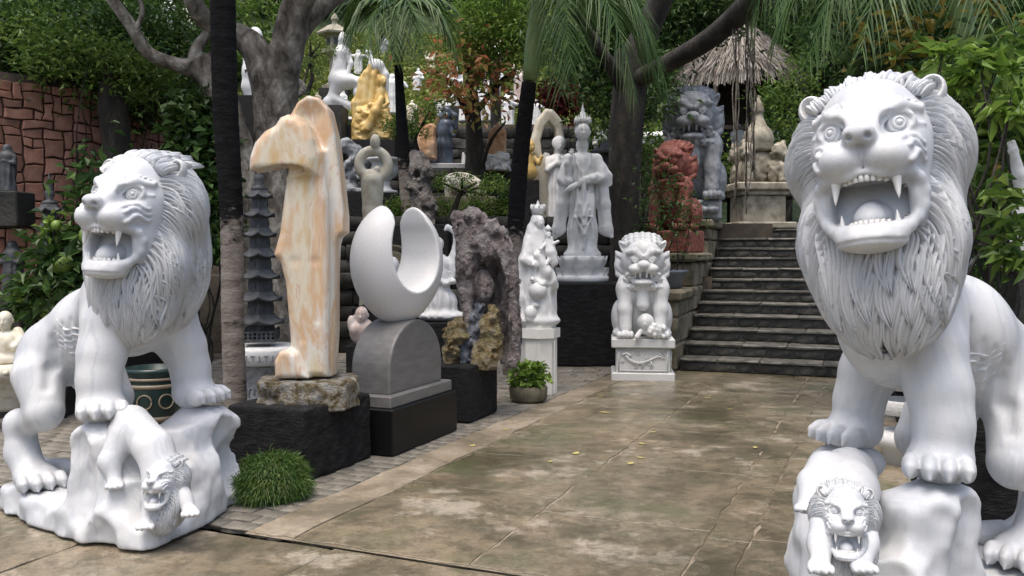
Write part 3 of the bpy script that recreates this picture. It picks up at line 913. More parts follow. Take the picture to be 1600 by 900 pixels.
    r.ell((.02, -.56 * yy, .45), (.2, .2, .26), k=.06, op='s'); r.ell((.72, -.12 * yy, .5), (.16, .1, .2), k=.06, op='s'); r.rough(.03, 2.8, 2, seed=3 + n)
    q_ = random.Random(17)
    ring_ = [(.82, -.36), (.8, -.1), (.74, .12), (.6, .35), (.45, .58), (.2, .56), (-.2, .5), (-.6, 0), (-.55, -.38), (-.3, -.44), (-.1, -.48), (.15, -.5), (.35, -.5), (.55, -.48)]
    for (ax_, ay_) in ring_:
        for z_ in (.05, .25, .45):
            if z_ > .1 and ax_ < .1: continue
            sh_ = 1 - .34 * z_; rad = q_.uniform(.1, .19)
            nx_, ny_ = (ax_ - .15), ay_; l_ = math.hypot(nx_, ny_)
            px_, py_ = .15 + nx_ * sh_ + q_.uniform(-.06, .06), ay_ * sh_
            r.ell((px_ + nx_ / l_ * rad * q_.uniform(.7, .95), (py_ + ny_ / l_ * rad * q_.uniform(.7, .95)) * yy, z_ + q_.uniform(-.08, .08)), (rad, rad, rad * q_.uniform(1.0, 1.8)), k=.012, op='s')
    r.rough(.009, 10, 3, seed=9)
    r.cut_below(0.0)
    clay_obj('rock_base', r, 'white_marble', root)
    # the cub on the rock
    b = Clay(*cub['box'], .009)
    for pts, rs in cub['body']:
        b.chain([L(p) for p in pts], rs, k=.035)
    for p, d in cub['paws']:
        d = inv.to_3x3() @ Vector(d)
        paw(b, L(p), math.atan2(d.y, d.x), .36)
    clay_obj('cub_body', b, 'white_marble', root)
    put_head(root, cub['head'], cub['face'], cub.get('roll', 0), cub.get('pitch', -.3), cub['scale'], True)
    put_head(root, head_loc, face, roll, pitch, hscale)
    return root

G_LION = 'pair of large marble lions flanking the path'
_c = at
lion_statue('large grey-veined white marble lion with open jaws, turned away beside the slender black palm trunk', (-2.35, 5.17, 0), R(-32), -1, (-2.04, 4.93, 1.80), (-.26, -.966, 0), R(-2), R(-4), 1.09,
    dict(box=((.2, -.7, .05), (1.1, .5, .75)),
         body=[([_c(205, 662, 4.68), _c(240, 700, 4.58), _c(262, 745, 4.52)], [.1, .095, .08]),
               ([_c(192, 684, 4.64), _c(172, 722, 4.57), _c(180, 752, 4.53)], [.085, .055, .035]),
               ([_c(238, 720, 4.53), _c(236, 775, 4.45), _c(229, 815, 4.41)], [.06, .04, .032]),
               ([_c(275, 745, 4.52), _c(288, 780, 4.48), _c(296, 797, 4.45)], [.05, .036, .032])],
         paws=[(_c(181, 757, 4.51), (.2, -1, 0)), (_c(230, 820, 4.39), (.1, -1, 0)), (_c(298, 800, 4.43), (.3, -1, 0))],
         head=_c(258, 742, 4.5), face=(-.12, -1, 0), pitch=-.16, scale=.4), G_LION, .03)
lion_statue('largest white marble lion, roaring straight out with a cub beneath its paws', (1.84, 3.92, 0), R(-148), 1, (1.46, 3.6, 1.945), (-.5, -.866, 0), R(6), R(-7), 1.16,
    dict(box=((.2, -.6, .05), (1.3, .75, .95)),
         body=[([_c(1326, 742, 3.66), _c(1326, 765, 3.5), _c(1320, 800, 3.34)], [.115, .11, .095]),
               ([_c(1290, 735, 3.6), _c(1270, 755, 3.5), _c(1263, 785, 3.44)], [.08, .055, .04]),
               ([_c(1288, 810, 3.3), _c(1282, 850, 3.2), _c(1282, 878, 3.14)], [.055, .042, .035]),
               ([_c(1350, 810, 3.3), _c(1352, 850, 3.2), _c(1348, 878, 3.14)], [.055, .042, .035])],
         paws=[(_c(1262, 792, 3.41), (-.5, -1, 0)), (_c(1280, 884, 3.1), (-.15, -1, 0)), (_c(1346, 884, 3.1), (0, -1, 0))],
         head=_c(1320, 796, 3.26), face=(-.3, -1, 0), pitch=-.2, scale=.42), G_LION, .14, .13, .3)

# ------------------------------------------------------------------ ground, path, paving
rnd = random.Random(11)
MB().add([(-400, -100, -.07), (400, -100, -.07), (400, 700, -.07), (-400, 700, -.07)], [(0, 1, 2, 3)]).build('ground', 'soil', kind='structure')
EDGE0 = gnd(392, 828); EDGE1 = gnd(955, 583)
PV = (EDGE1 - EDGE0); PV.z = 0; PV.normalize()                 # along the path
PU = Vector((PV.y, -PV.x, 0))                                   # to its right
PROT = math.atan2(PU.y, PU.x)
def puv(u, v, z=0.0): return EDGE0 + PU * u + PV * v + Vector((0, 0, z))
path = link('path', None, kind='structure', label='broad walk of worn damp concrete slabs')
bed = MB()
bed.add([puv(-.01, -.04, -.008), puv(9, -.04, -.008), puv(9, 9, -.008), puv(-.01, 9, -.008)], [(0, 1, 2, 3)])
bed.build('path_bed', 'kerb_concrete', path)
def slab_piece(name, mat, parent, poly, z, th=.03, r=.006):
    """a flat piece with a chamfered rim from an outline in the ground plane"""
    P = [Vector(p) for p in poly]; n = len(P)
    c = sum(P, Vector((0, 0, 0))) / n
    ins = [p + (c - p).normalized() * r * 1.6 for p in P]
    V = [(p.x - c.x, p.y - c.y, -th) for p in P] + [(p.x - c.x, p.y - c.y, -r) for p in P] + [(p.x - c.x, p.y - c.y, 0) for p in ins]
    Fs = [tuple(range(2 * n, 3 * n))]
    for k in range(2):
        for i in range(n):
            j = (i + 1) % n
            Fs.append((k * n + i, k * n + j, (k + 1) * n + j, (k + 1) * n + i))
    return MB().add(V, Fs).build(name, mat, parent, (c.x, c.y, z), smooth=False)
cols = [(.0, .30, 'k'), (.30, 1.32, 'c'), (1.32, 2.3, 'c'), (2.3, 2.52, 'c'), (2.52, 3.6, 'c'), (3.6, 4.7, 'c'), (4.7, 6.2, 'c')]
def wob(a, b, n, amp, rr):
    return [a.lerp(b, t / n) + PU * rr.uniform(-amp, amp) * (0 < t < n) + PV * rr.uniform(-amp, amp) * (0 < t < n) for t in range(n)]
for ci, (u0, u1, k) in enumerate(cols):
    v = -.02
    while v < 8.2:
        dv = rnd.uniform(1.5, 2.2) if k == 'k' else rnd.uniform(.85, 1.35)
        g = .004
        q = [puv(u0 + g, v + g), puv(u1 - g, v + g), puv(u1 - g, v + dv - g), puv(u0 + g, v + dv - g)]
        pts = []
        for i in range(4): pts += wob(q[i], q[(i + 1) % 4], 9, .016, rnd)
        slab_piece('slab', 'kerb_concrete' if k == 'k' else 'wet_concrete', path, pts, rnd.uniform(-.0025, .002), r=.003)
        v += dv
# the wet apron in front of the path joint
u = -4.6
while u < 6:
    du = rnd.uniform(1.0, 1.6)
    v = -.05
    while v > -4.2:
        dv = rnd.uniform(.8, 1.3)
        sk = .03 * u
        q = [puv(u + .005, v - dv + .005), puv(u + du - .005, v - dv + .005), puv(u + du - .005, v - .005), puv(u + .005, v - .005)]
        if True:
            pts = []
            for i in range(4): pts += wob(q[i], q[(i + 1) % 4], 6, .009, rnd)
            slab_piece('slab', 'wet_concrete', path, pts, rnd.uniform(-.016, -.008))
        v -= dv
    u += du
MB().add([puv(-6, -4.5, -.04), puv(8, -4.5, -.04), puv(8, -.03, -.04), puv(-6, -.03, -.04)], [(0, 1, 2, 3)]).build('apron_bed', 'soil', path)
# interlocking pavers beside the path: the ones that show largest are pieces, the others one mass
paving = link('paving', None, kind='structure', label='small interlocking concrete pavers along the path edge')
MB().add([puv(-7, .0, -.014), puv(-.012, .0, -.014), puv(-.012, 9, -.014), puv(-7, 9, -.014)], [(0, 1, 2, 3)]).build('paving_bed', 'soil', paving)
def paver_mesh():
    mb = MB(); a, b, w = .0985, .0575, .006
    out = [(-a, -b), (-a * .35, -b - w), (a * .35, -b + w), (a, -b), (a, b), (a * .35, b + w), (-a * .35, b - w), (-a, b)]
    V = [(x, y, -.03) for x, y in out] + [(x, y, -.005) for x, y in out] + [(x * .94, y * .9, 0) for x, y in out]
    Fs = [tuple(range(16, 24))]
    for k in range(2):
        for i in range(8):
            j = (i + 1) % 8
            Fs.append((k * 8 + i, k * 8 + j, (k + 1) * 8 + j, (k + 1) * 8 + i))
    return mb.add(V, Fs), np.array(V), Fs
pm, PVt, PFs = paver_mesh()
paver_me = pm.mesh('paver', 'paver', smooth=False)
spots = []
v = .07
row = 0
while v < 8.6:
    u = -.115 if row % 2 == 0 else -.0635
    half = row % 2 == 1
    while u > -5.5:
        p = puv(u + rnd.uniform(-.004, .004), v + rnd.uniform(-.004, .004))
        x = 800 + F_PX * p.x / p.y; y = 395 + F_PX * CAM_H / p.y
        show = -20 < x < 1000
        near_edge = u > -.75
        if show: spots.append((not (near_edge or (x < 380 and 640 < y < 790) ), p.y, p, .5 if half else 1.0))
        u -= .154 if half else .205
        half = False
    v += .124; row += 1
spots.sort(key=lambda s: (s[0], s[1]))
rest = MB()
for i, (_, _, p, hs) in enumerate(spots):
    z = rnd.uniform(-.007, .001)
    a = PROT + rnd.uniform(-.03, .03)
    if i < 300:
        o = link('paver', paver_me, paving, (p.x, p.y, z), rz=a, scale=(hs, 1, 1))
    else:
        ca, sa = math.cos(a), math.sin(a)
        rest.add(np.stack([PVt[:, 0] * hs * ca - PVt[:, 1] * sa, PVt[:, 0] * hs * sa + PVt[:, 1] * ca, PVt[:, 2]], -1), PFs, (p.x, p.y, z))
rest.build('pavers', 'paver', paving, smooth=False, kind='stuff')
# fallen leaves on the path
LEAFL = ['biggest yellow leaf, lying in the middle of the path before the guardian lion', 'yellow leaf lying level with the second black block', 'yellow leaf on the pale kerb strip beside the crescent base', 'upper of two small yellow leaves in the path centre', 'lower of two small yellow leaves in the path centre', 'yellow leaf just below the pair in the path centre', 'lone small yellow leaf right of the path centre', 'yellow leaf on the kerb strip near the potted plant', 'smallest yellow leaf, near the crescent block', 'yellow leaf close to the foot of the stairs', 'yellow leaf in front of the stairs, nearer the roaring lion', 'yellow leaf between the potted plant and the guardian pedestal', 'yellow leaf nearest the far paw of the roaring lion']
for i, (px, py, s) in enumerate([(945, 645, .075), (900, 709, .07), (738, 697, .06), (1003, 694, .05), (1001, 716, .05), (985, 725, .06), (1020, 676, .05), (790, 672, .05), (860, 722, .04), (1105, 622, .05), (1140, 640, .05), (938, 620, .05), (1180, 700, .05)]):
    p = gnd(px, py); s *= .72
    a = rnd.uniform(0, 6.28)
    t = np.linspace(0, 1, 7)
    w = np.sin(np.pi * t) ** .8 * .5
    V = np.concatenate([np.stack([(t - .5) * 2 * s, w * s, .002 + .004 * np.abs(t - .5)], -1), np.stack([(t - .5) * 2 * s, 0 * t, .002 + 0 * t], -1), np.stack([(t - .5) * 2 * s, -w * s, .003 + 0 * t], -1)])
    Fs = [(r * 7 + k, r * 7 + k + 1, (r + 1) * 7 + k + 1, (r + 1) * 7 + k) for r in range(2) for k in range(6)]
    MB().add(V, Fs).build('fallen_leaf', 'fallen_yellow', None, (p.x, p.y, .004), rz=a, label=LEAFL[i], cat='leaf', group='yellow leaves fallen on the path')

# ------------------------------------------------------------------ terraces behind
rndt = random.Random(4)
def terrace(name, x0, x1, y0, y1, z0, z1, stone_mat='wall_dark', sw=.42, sh=.24, px_lo=-50, px_hi=1250):
    """a raised level held by a wall of rough dark blocks, each block a piece of it"""
    root = link(name, None, kind='structure')
    m = MB()
    m.add([(x0, y0, z0 - .3), (x1, y0, z0 - .3), (x1, y0, z1 - .01), (x0, y0, z1 - .01), (x0, y1, z1 - .01), (x1, y1, z1 - .01)], [(0, 1, 2, 3), (3, 2, 5, 4)])
    m.build('earth', 'soil', root)
    me = []
    for k in range(4):
        b = MB(); b.box((0, 0, 0), (sw / 2 * .97, .07, sh / 2 * .95), bevel=.014, jitter=.014, rnd=rndt); me.append(b.mesh('block', stone_mat))
    z = z0 + sh / 2; r = 0
    while z < z1 + .02:
        x = x0 + (r % 2) * sw / 2
        while x < x1:
            px = 800 + F_PX * x / y0
            if px_lo < px < px_hi:
                link('block', me[rndt.randrange(4)], root, (x, y0 - .03 + rndt.uniform(-.02, .02), z), rz=rndt.choice((0, math.pi)))
            x += sw
        z += sh; r += 1
    return root
terrace('terrace_lower', -7, 3.0, 13.3, 30, 0, 1.15, px_lo=440, px_hi=1040)
terrace('terrace_middle', -7, 4.4, 15.0, 30, 1.15, 2.0, px_lo=440, px_hi=1100)
terrace('terrace_upper', -9, 2.6, 18.0, 34, 2.0, 3.2, px_lo=430, px_hi=960)
terrace('terrace_top', -9, 2.8, 20.8, 40, 3.2, 4.5, px_lo=430, px_hi=960)
hill = MB()
xs = np.linspace(-70, 70, 71); ys = np.array([21.5, 23, 25, 27, 29, 32, 36, 42, 50, 65, 90]); zs = [4.4, 4.9, 5.7, 6.7, 7.8, 9.4, 11.5, 15, 20, 28, 36]
G = np.array([(x, y, z + .5 * float(vnoise(np.array((x * .2, y * .2, 0.0)))) * (y > 22)) for y, z in zip(ys, zs) for x in xs])
def hmask(x, y): return x
Fs = [(j * 71 + i, j * 71 + i + 1, (j + 1) * 71 + i + 1, (j + 1) * 71 + i) for j in range(10) for i in range(70)]
# to the right of the stairs the level ground by the hut comes first, the hill starts farther back
for i in range(len(G)):
    if G[i, 0] > 2.7:
        k = min(1, (G[i, 0] - 2.7) / 2)
        G[i, 2] = G[i, 2] * (1 - k) + k * (1.7 + max(0, G[i, 1] - 30) * .55)
hill.add(G, Fs)
hill.add([(x, 21.5, z) for x, z in zip(xs, G[:71, 2])] + [(x, 21.45, -.1) for x in xs], [(71 + i, 71 + i + 1, i + 1, i) for i in range(70)])
hill.build('hill', 'undergrowth', kind='structure')
up = MB(); up.add([(3.0, 15.9, 1.88), (40, 13, 1.88), (40, 36, 1.9), (3.0, 36, 1.9)], [(0, 1, 2, 3)])
up.build('upper_ground', 'soil', kind='structure')
# slope to the right of the stairs
rb = MB(); rb.add([(6.0, 9.6, -.05), (40, 2, -.05), (40, 13.05, 1.87), (7.9, 15.5, 1.87)], [(0, 1, 2, 3)]); rb.build('bank', 'soil', kind='structure')

# ------------------------------------------------------------------ stairs
SYAW = R(20)
SF = Vector((math.sin(SYAW), math.cos(SYAW), 0)); SR = Vector((SF.y, -SF.x, 0))
S0 = gnd(1062, 579)
NST, RISE, RUN, SW = 12, .158, .40, 4.2
SANG = math.atan2(SR.y, SR.x)
stairs = thing('stone_staircase', 'dark wet stone staircase climbing between the marble lions', 'stairs', S0, SANG)
def rough_stone(w, h, d, seed, n=8):
    """rounded irregular face stone, front towards -y"""
    r_ = random.Random(seed)
    out = []
    for i in range(n):
        a = 2 * math.pi * (i + .5) / n
        ca, sa = math.cos(a), math.sin(a)
        q = 1 / max(abs(ca) ** 4 + abs(sa) ** 4, 1e-9) ** .25
        out.append((ca * q * w / 2 * r_.uniform(.9, 1.0), sa * q * h / 2 * r_.uniform(.88, 1.0)))
    V = [(x, 0, z) for x, z in out] + [(x * .97, -d * .6, z * .96) for x, z in out] + [(x * .78, -d, z * .74) for x, z in out] + [(r_.uniform(-.1, .1) * w, -d * 1.12, r_.uniform(-.1, .1) * h)]
    Fs = []
    for k in range(2):
        for i in range(n):
            j = (i + 1) % n
            Fs.append((k * n + i, k * n + j, (k + 1) * n + j, (k + 1) * n + i))
    for i in range(n): Fs.append((2 * n + i, 2 * n + (i + 1) % n, 3 * n))
    return V, Fs
for k in range(NST):
    st = MB(); z0 = k * RISE
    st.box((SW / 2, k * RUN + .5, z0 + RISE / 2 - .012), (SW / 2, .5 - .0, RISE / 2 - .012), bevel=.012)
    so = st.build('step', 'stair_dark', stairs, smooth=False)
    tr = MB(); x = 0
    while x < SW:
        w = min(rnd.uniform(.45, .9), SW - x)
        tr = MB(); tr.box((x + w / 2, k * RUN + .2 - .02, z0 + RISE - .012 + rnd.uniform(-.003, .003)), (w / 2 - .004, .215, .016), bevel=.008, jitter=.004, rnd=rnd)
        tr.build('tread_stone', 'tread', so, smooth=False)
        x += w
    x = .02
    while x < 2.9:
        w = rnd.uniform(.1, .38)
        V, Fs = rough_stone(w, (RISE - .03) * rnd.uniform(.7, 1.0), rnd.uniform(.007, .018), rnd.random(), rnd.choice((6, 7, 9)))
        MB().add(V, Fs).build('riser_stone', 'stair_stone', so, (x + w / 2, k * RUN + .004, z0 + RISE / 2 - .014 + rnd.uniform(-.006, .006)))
        x += w + rnd.uniform(.006, .02)
# stepped parapet on the left of the stairs
par = thing('stair_parapet', 'stepped parapet of mossy stone blocks and caps beside the dark stairs', 'wall', S0, SANG)
def sl(x, y, z): return (x, y, z)
for (y0, y1, zt, xo) in ((-.1, 1.25, 1.02, -.62), (1.25, 2.75, 1.5, -.72), (2.75, 4.9, 2.02, -.6)):
    zz = 0.0; r = 0
    while zz < zt - .16:
        h = min(.34, zt - .12 - zz)
        yy = y0
        while yy < y1 - .05:
            d = min(rnd.uniform(.4, .75), y1 - yy)
            b = MB(); b.box(((xo + .0) / 2 - .02, yy + d / 2, zz + h / 2), (-xo / 2 - .004, d / 2 - .004, h / 2 - .005), bevel=.025, jitter=.008, rnd=rnd)
            b.build('block', 'parapet_stone', par, smooth=False)
            yy += d
        zz += h; r += 1
    b = MB(); b.box((xo / 2 - .02, (y0 + y1) / 2 - .03, zt - .06), (-xo / 2 + .07, (y1 - y0) / 2 + .05, .06), bevel=.025, jitter=.008, rnd=rnd)
    b.build('cap_stone', 'parapet_stone', par, smooth=False)

# ------------------------------------------------------------------ red stone wall on the left
wall = thing('laterite_wall', 'curved garden wall of rough red stones behind the seated figures', 'wall', (0, 0, 0))
plan = smooth_path([at(-400, 300, 8.2), at(-200, 300, 8.8), at(-60, 300, 9.2), at(30, 300, 9.6), at(120, 300, 10.0), at(190, 300, 10.5), at(240, 300, 11.6), at(310, 300, 12.6)], 10)[:, :2]
seg = np.concatenate([[0], np.cumsum(np.linalg.norm(np.diff(plan, axis=0), axis=1))])
WL = seg[-1]
def wp(s):
    x = np.interp(s, seg, plan[:, 0]); y = np.interp(s, seg, plan[:, 1])
    e = .02
    t = np.array((np.interp(s + e, seg, plan[:, 0]) - np.interp(s - e, seg, plan[:, 0]), np.interp(s + e, seg, plan[:, 1]) - np.interp(s - e, seg, plan[:, 1])))
    t /= max(np.linalg.norm(t), 1e-9)
    return x, y, t
WH = 3.42
core = MB(); P = []
for s_ in np.linspace(0, WL, 70):
    x, y, t = wp(s_)
    h = WH - .25 * max(0, (s_ - WL * .8) / WL)
    P += [(x, y, 0), (x, y, h), (x - t[1] * .5, y + t[0] * .5, h), (x - t[1] * .5, y + t[0] * .5, 0)]
core.add(P, [(i * 4 + a, (i + 1) * 4 + a, (i + 1) * 4 + a + 1, i * 4 + a + 1) for i in range(69) for a in range(3)])
core.build('mortar_core', 'mortar', wall)
cells = []
gw, gh = .1, .098
nx, nz = int(WL / gw), int(WH / gh)
occ = np.zeros((nx, nz), bool)
for j in range(nz):
    for i in range(nx):
        if occ[i, j]: continue
        w = rnd.choice((1, 2, 2, 3)); h = rnd.choice((1, 1, 2, 2))
        while w > 1 and (i + w > nx or occ[i:i + w, j].any()): w -= 1
        while h > 1 and (j + h > nz or occ[i:i + w, j:j + h].any()): h -= 1
        occ[i:i + w, j:j + h] = True
        cells.append((i, j, w, h))
def jit(i, j):
    r_ = random.Random(i * 911 + j * 37)
    return r_.uniform(-.018, .018), r_.uniform(-.018, .018)
for (i, j, w, h) in cells:
    # skip stones nobody sees behind the lion and the bushes
    sx, sy, _ = wp((i + w / 2) * gw); sz = (j + h / 2) * gh
    if sz < .9 and not (i * gw < 2.2 and sz > .12): continue
    ring = []
    for a in range(w): ring.append((i + a, j))
    for a in range(h): ring.append((i + w, j + a))
    for a in range(w): ring.append((i + w - a, j + h))
    for a in range(h): ring.append((i, j + h - a))
    pts = []
    for a, b in ring:
        da, db = jit(a, b); pts.append((a * gw + da, b * gh + db))
    c = np.mean(pts, axis=0); pts = np.array(pts)
    pts = c + (pts - c) * (1 - .008 / np.maximum(np.linalg.norm(pts - c, axis=1), .03))[:, None]
    n = len(pts)
    x0, y0, t = wp(c[0])
    nrm = np.array((t[1], -t[0]))
    dep = rnd.uniform(.03, .06)
    def P3(q, d):
        xx, yy, tt = wp(q[0])
        return (xx + tt[1] * d - x0, yy - tt[0] * d - y0, q[1] - c[1])
    V = [P3(q, -.02) for q in pts] + [P3(c + (q - c) * .985, dep * .75) for q in pts] + [P3(c + (q - c) * .88, dep) for q in pts] + [P3(c, dep * 1.03)]
    Fs = []
    for k in range(2):
        for a in range(n):
            b = (a + 1) % n
            Fs.append((k * n + a, k * n + b, (k + 1) * n + b, (k + 1) * n + a))
    for a in range(n): Fs.append((2 * n + a, 2 * n + (a + 1) % n, 3 * n))
    MB().add(V, Fs).build('stone', 'red_laterite', wall, (x0, y0, c[1]), smooth=False)

def gh(x, y):
    """height of the ground, terraces and hill at a spot"""
    if y > 21.5:
        z = float(np.interp(y, ys, zs)) + (.5 * float(vnoise(np.array((x * .2, y * .2, 0.0)))) if y > 22 else 0)
        if x > 2.7:
            k = min(1, (x - 2.7) / 2); z = z * (1 - k) + k * (1.7 + max(0, y - 30) * .55)
        return max(z, 1.88 if x > 3 else z)
    if x > 3.0 and y > 15.9 - .078 * (x - 3): return 1.88
    if x > 6.5 and y > 9.6 - .22 * (x - 6): return max(0.0, min(1.87, (y - 9.6 + .22 * (x - 6)) * .32))
    for y0, x1, z in ((20.8, 2.8, 4.5), (18.0, 2.6, 3.2), (15.0, 4.4, 2.0), (13.3, 3.0, 1.15)):
        if y >= y0 - .05 and -9 < x < x1: return z
    return 0.0

# ------------------------------------------------------------------ statues (carved in units of one photo pixel at their own distance)
def stat(name, label, px, py, Y, rz=0.0, cat='statue', group=None):
    return thing(name, label, cat, at(px, py, Y), R(rz), group, Y / F_PX)
def plinth(root_label, px0, px1, ptop, pbot, Y, mat='black_granite', depth=None, rz=0.0, floor=True):
    """a dark block that carries a statue; top and foot rows in the photograph at distance Y"""
    a = at((px0 + px1) / 2, ptop, Y); b = at((px0 + px1) / 2, pbot, Y)
    if floor: b.z = min(b.z, gh(b.x, b.y))
    w = (px1 - px0) / ppm(Y) / 2; d = depth or w
    m = MB(); m.box((0, 0, (a.z - b.z) / 2), (w, d, (a.z - b.z) / 2), bevel=.012)
    return m.build('plinth', mat, None, b, False, label=root_label, cat='plinth', rz=R(rz))
def hd(c, p, s, yaw=0.0, k=None):
    """a head of height s at p facing -y turned by yaw: skull, brow, nose, eyes, mouth, neck"""
    ca, sa = math.cos(yaw), math.sin(yaw)
    def q(x, f, z): return (p[0] + s * (x * ca + f * sa), p[1] + s * (x * sa - f * ca), p[2] + s * z)
    m = np.array(((ca, -sa, 0), (sa, ca, 0), (0, 0, 1)))
    c.ell(q(0, 0, .05), (.37 * s, .43 * s, .46 * s), rot=m, k=.1 * s)
    c.ell(q(0, .1, -.2), (.28 * s, .3 * s, .3 * s), rot=m, k=.1 * s)
    for e in (-1, 1): c.ell(q(e * .15, .41, .02), (.1 * s, .06 * s, .055 * s), rot=m, k=.05 * s, op='s')
    for e in (-1, 1): c.ell(q(e * .15, .34, .0), (.085 * s, .05 * s, .04 * s), rot=m, k=.03 * s)
    c.cap(q(0, .40, .06), q(0, .47, -.13), .04 * s, .06 * s, k=.04 * s)
    c.ell(q(0, .38, -.27), (.1 * s, .06 * s, .035 * s), rot=m, k=.03 * s)
    for e in (-1, 1): c.ell(q(e * .38, -.02, -.02), (.05 * s, .09 * s, .13 * s), rot=m, k=.03 * s)
    c.cap(q(0, -.05, -.3), q(0, -.08, -.65), .2 * s, .22 * s, k=.1 * s)
def hand(c, p, d, s):
    """small open hand: palm and fingers along d"""
    d = np.array(d, float); d /= np.linalg.norm(d)
    u = np.cross(d, (0, 1, 0)); u /= max(np.linalg.norm(u), 1e-6)
    p = np.array(p, float)
    c.ell(p, (.55 * s, .4 * s, .55 * s), k=.2 * s)
    for i, o in enumerate((-.4, -.14, .14, .4)):
        a = p + u * o * s + d * .3 * s
        c.cap(a, a + d * s * (1.0 - abs(o) * .5), .16 * s, .11 * s, k=.05 * s)
    c.cap(p + u * .5 * s, p + u * .8 * s + d * .4 * s, .16 * s, .11 * s, k=.08 * s)
def folds(z0, z1, amp, freq, seed=0, sway=0.02):
    """hanging cloth folds pressed into a skinned form"""
    def f(V, N):
        a = np.arctan2(V[:, 0], -V[:, 1]); z = V[:, 2]
        m = np.clip((z - z0) / (.15 * (z1 - z0)), 0, 1) * np.clip((z1 - z) / (.25 * (z1 - z0)), 0, 1)
        w = np.sin(a * freq + 2.2 * fbm(np.stack([a * 1.3, z * sway, 0 * z], -1), 2, seed))
        w = np.sign(w) * np.abs(w) ** .7
        n = N.copy(); n[:, 2] *= .2
        return V + n * (amp * m * w * (1 - np.clip(np.abs(N[:, 2]), 0, 1) * .8))[:, None]
    return f

def footing(px, py, Y, half, label):
    """a dark block down to the ground under a statue that stands higher"""
    p = at(px, py, Y); g = gh(p.x, p.y)
    if p.z - g > .05:
        h = (p.z - g) / 2; w = half * Y / F_PX
        MB().box((0, 0, h), (w, w * .8, h), bevel=.012).build('plinth', 'wall_dark', None, (p.x, p.y, g), False, label='dark plinth under the ' + label, cat='plinth')
# --- path-frame helper: root at the near right corner of a block, x to the right of the path, y along it
def pblock(name, label, corner, cat='statue'):
    return thing(name, label, cat, gnd(*corner), PROT)

# 1 tall amber sculpture
b = pblock('stone_block', 'rough black stone block under the tall amber sculpture', (474, 756), 'plinth')
rk = Clay((-.75, -.1, -.03), (.15, 1.0, .6), .012); rk.box((-.3, .4, .2), (.31, .41, .28), rd=.018); rk.rough(.006, 14, 3, seed=2); rk.cut_below(0)
clay_obj('block_body', rk, 'black_granite', b)
AY = 6.2
sb = stat('slab_stone', 'pale rough-edged stone slab under the tall amber sculpture', 485, 634, AY, cat='plinth')
rk = Clay((-95, -85, -8), (95, 85, 62), 2.0); rk.poly([(-74, -40), (-50, -62), (10, -66), (66, -50), (76, 0), (64, 50), (0, 64), (-60, 48), (-78, 10)], 2, -4, 46, rd=5, k=0); rk.rough(4, .05, 3, seed=5); rk.poly([(-90, -80), (90, -80), (90, 80), (-90, 80)], 2, 46, 60, rd=.5, k=2, op='s'); rk.cut_below(0)
clay_obj('slab_body', rk, 'slab_rock', sb)
am = stat('abstract_sculpture', 'tall amber and cream onyx abstract sculpture like a hooded figure', 485, 587, AY)
AP = lambda L_: [(x - 485, 587 - y) for x, y in L_]
c = Clay((-95, -62, -4), (70, 62, 445), 1.9)
c.poly(AP([(452, 215), (460, 180), (470, 162), (486, 151), (504, 155), (518, 172), (528, 215), (536, 280), (541, 335), (541, 362), (531, 370), (527, 384), (525, 430), (524, 520), (520, 586), (478, 586), (470, 400), (458, 300)]), 1, -10, 44, rd=6, k=2)
c.chain([(6, -26, 404), (12, -28, 330), (16, -30, 250)], [27, 24, 14], k=5, op='s')
c.poly(AP([(404, 271), (405, 250), (413, 228), (428, 211), (444, 202), (452, 190), (464, 185), (478, 188), (492, 200), (502, 222), (506, 250), (504, 274), (470, 276), (438, 274)]), 1, -50, 16, rd=15, k=6)
c.ell((-40, -16, 313), (58, 46, 15), rot=rotm(0, -9, 0), k=2, op='s')
c.poly(AP([(436, 398), (446, 362), (454, 300), (462, 255), (480, 225), (512, 240), (521, 310), (522, 420), (519, 586), (462, 586), (460, 520), (454, 440), (446, 408)]), 1, -34, 30, rd=13, k=14)
c.poly(AP([(440, 586), (439, 560), (447, 545), (460, 540), (474, 549), (484, 572), (492, 586)]), 1, -46, 24, rd=9, k=6)
c.chain([(-22, -36, 300), (-14, -40, 180), (-4, -38, 60)], [3, 6, 3], k=8, op='s')
c.chain([(12, -36, 300), (16, -40, 180), (20, -38, 90)], [3, 6, 3], k=8, op='s')
c.chain([(-34, -36, 170), (-24, -40, 100), (-16, -38, 50)], [2, 5, 2], k=8, op='s')
c.cut_below(0)
clay_obj('onyx_body', c, 'amber_onyx', am)

# 2 crescent sculpture
b = pblock('stone_block', 'polished black block under the arched grey base of the crescent', (614, 714), 'plinth')
MB().box((-.25, .53, .1725), (.25, .53, .1725), bevel=.01).build('block_body', 'polished_black', b, smooth=False)
ar = thing('crescent_sculpture', 'smooth white granite crescent with two horns on a rounded grey stone', 'statue', puv(0, 0), PROT)
ar.location = gnd(614, 714) + Vector((0, 0, .345))
MB().box((-.25, .53, .045), (.215, .5, .045), bevel=.008).build('foot_slab', 'grey_granite', ar, smooth=False)
c = Clay((-.5, .0, .07), (.0, 1.06, .72), .011)
arch = [(.11, .085)] + [(.53 - .42 * math.cos(R(t)), .26 + .37 * math.sin(R(t))) for t in range(0, 181, 10)] + [(.95, .085)]
c.poly(arch, 0, -.43, -.09, rd=.012, k=0)
clay_obj('arched_base', c, 'grey_granite', ar)
c = Clay((-.36, -.5, -.52), (.36, .5, .5), .0105)
c.ell((0, 0, 0), (.27, .43, .475), k=0); c.ell((0, 0, -.32), (.16, .2, .165), k=.08)
_tear = smooth_path([(0, -.225, 0), (.12, -.17, 0), (.205, -.02, 0), (.215, .11, 0), (.2, .22, 0), (.165, .32, 0), (.15, .45, 0), (.15, .6, 0)], 4)
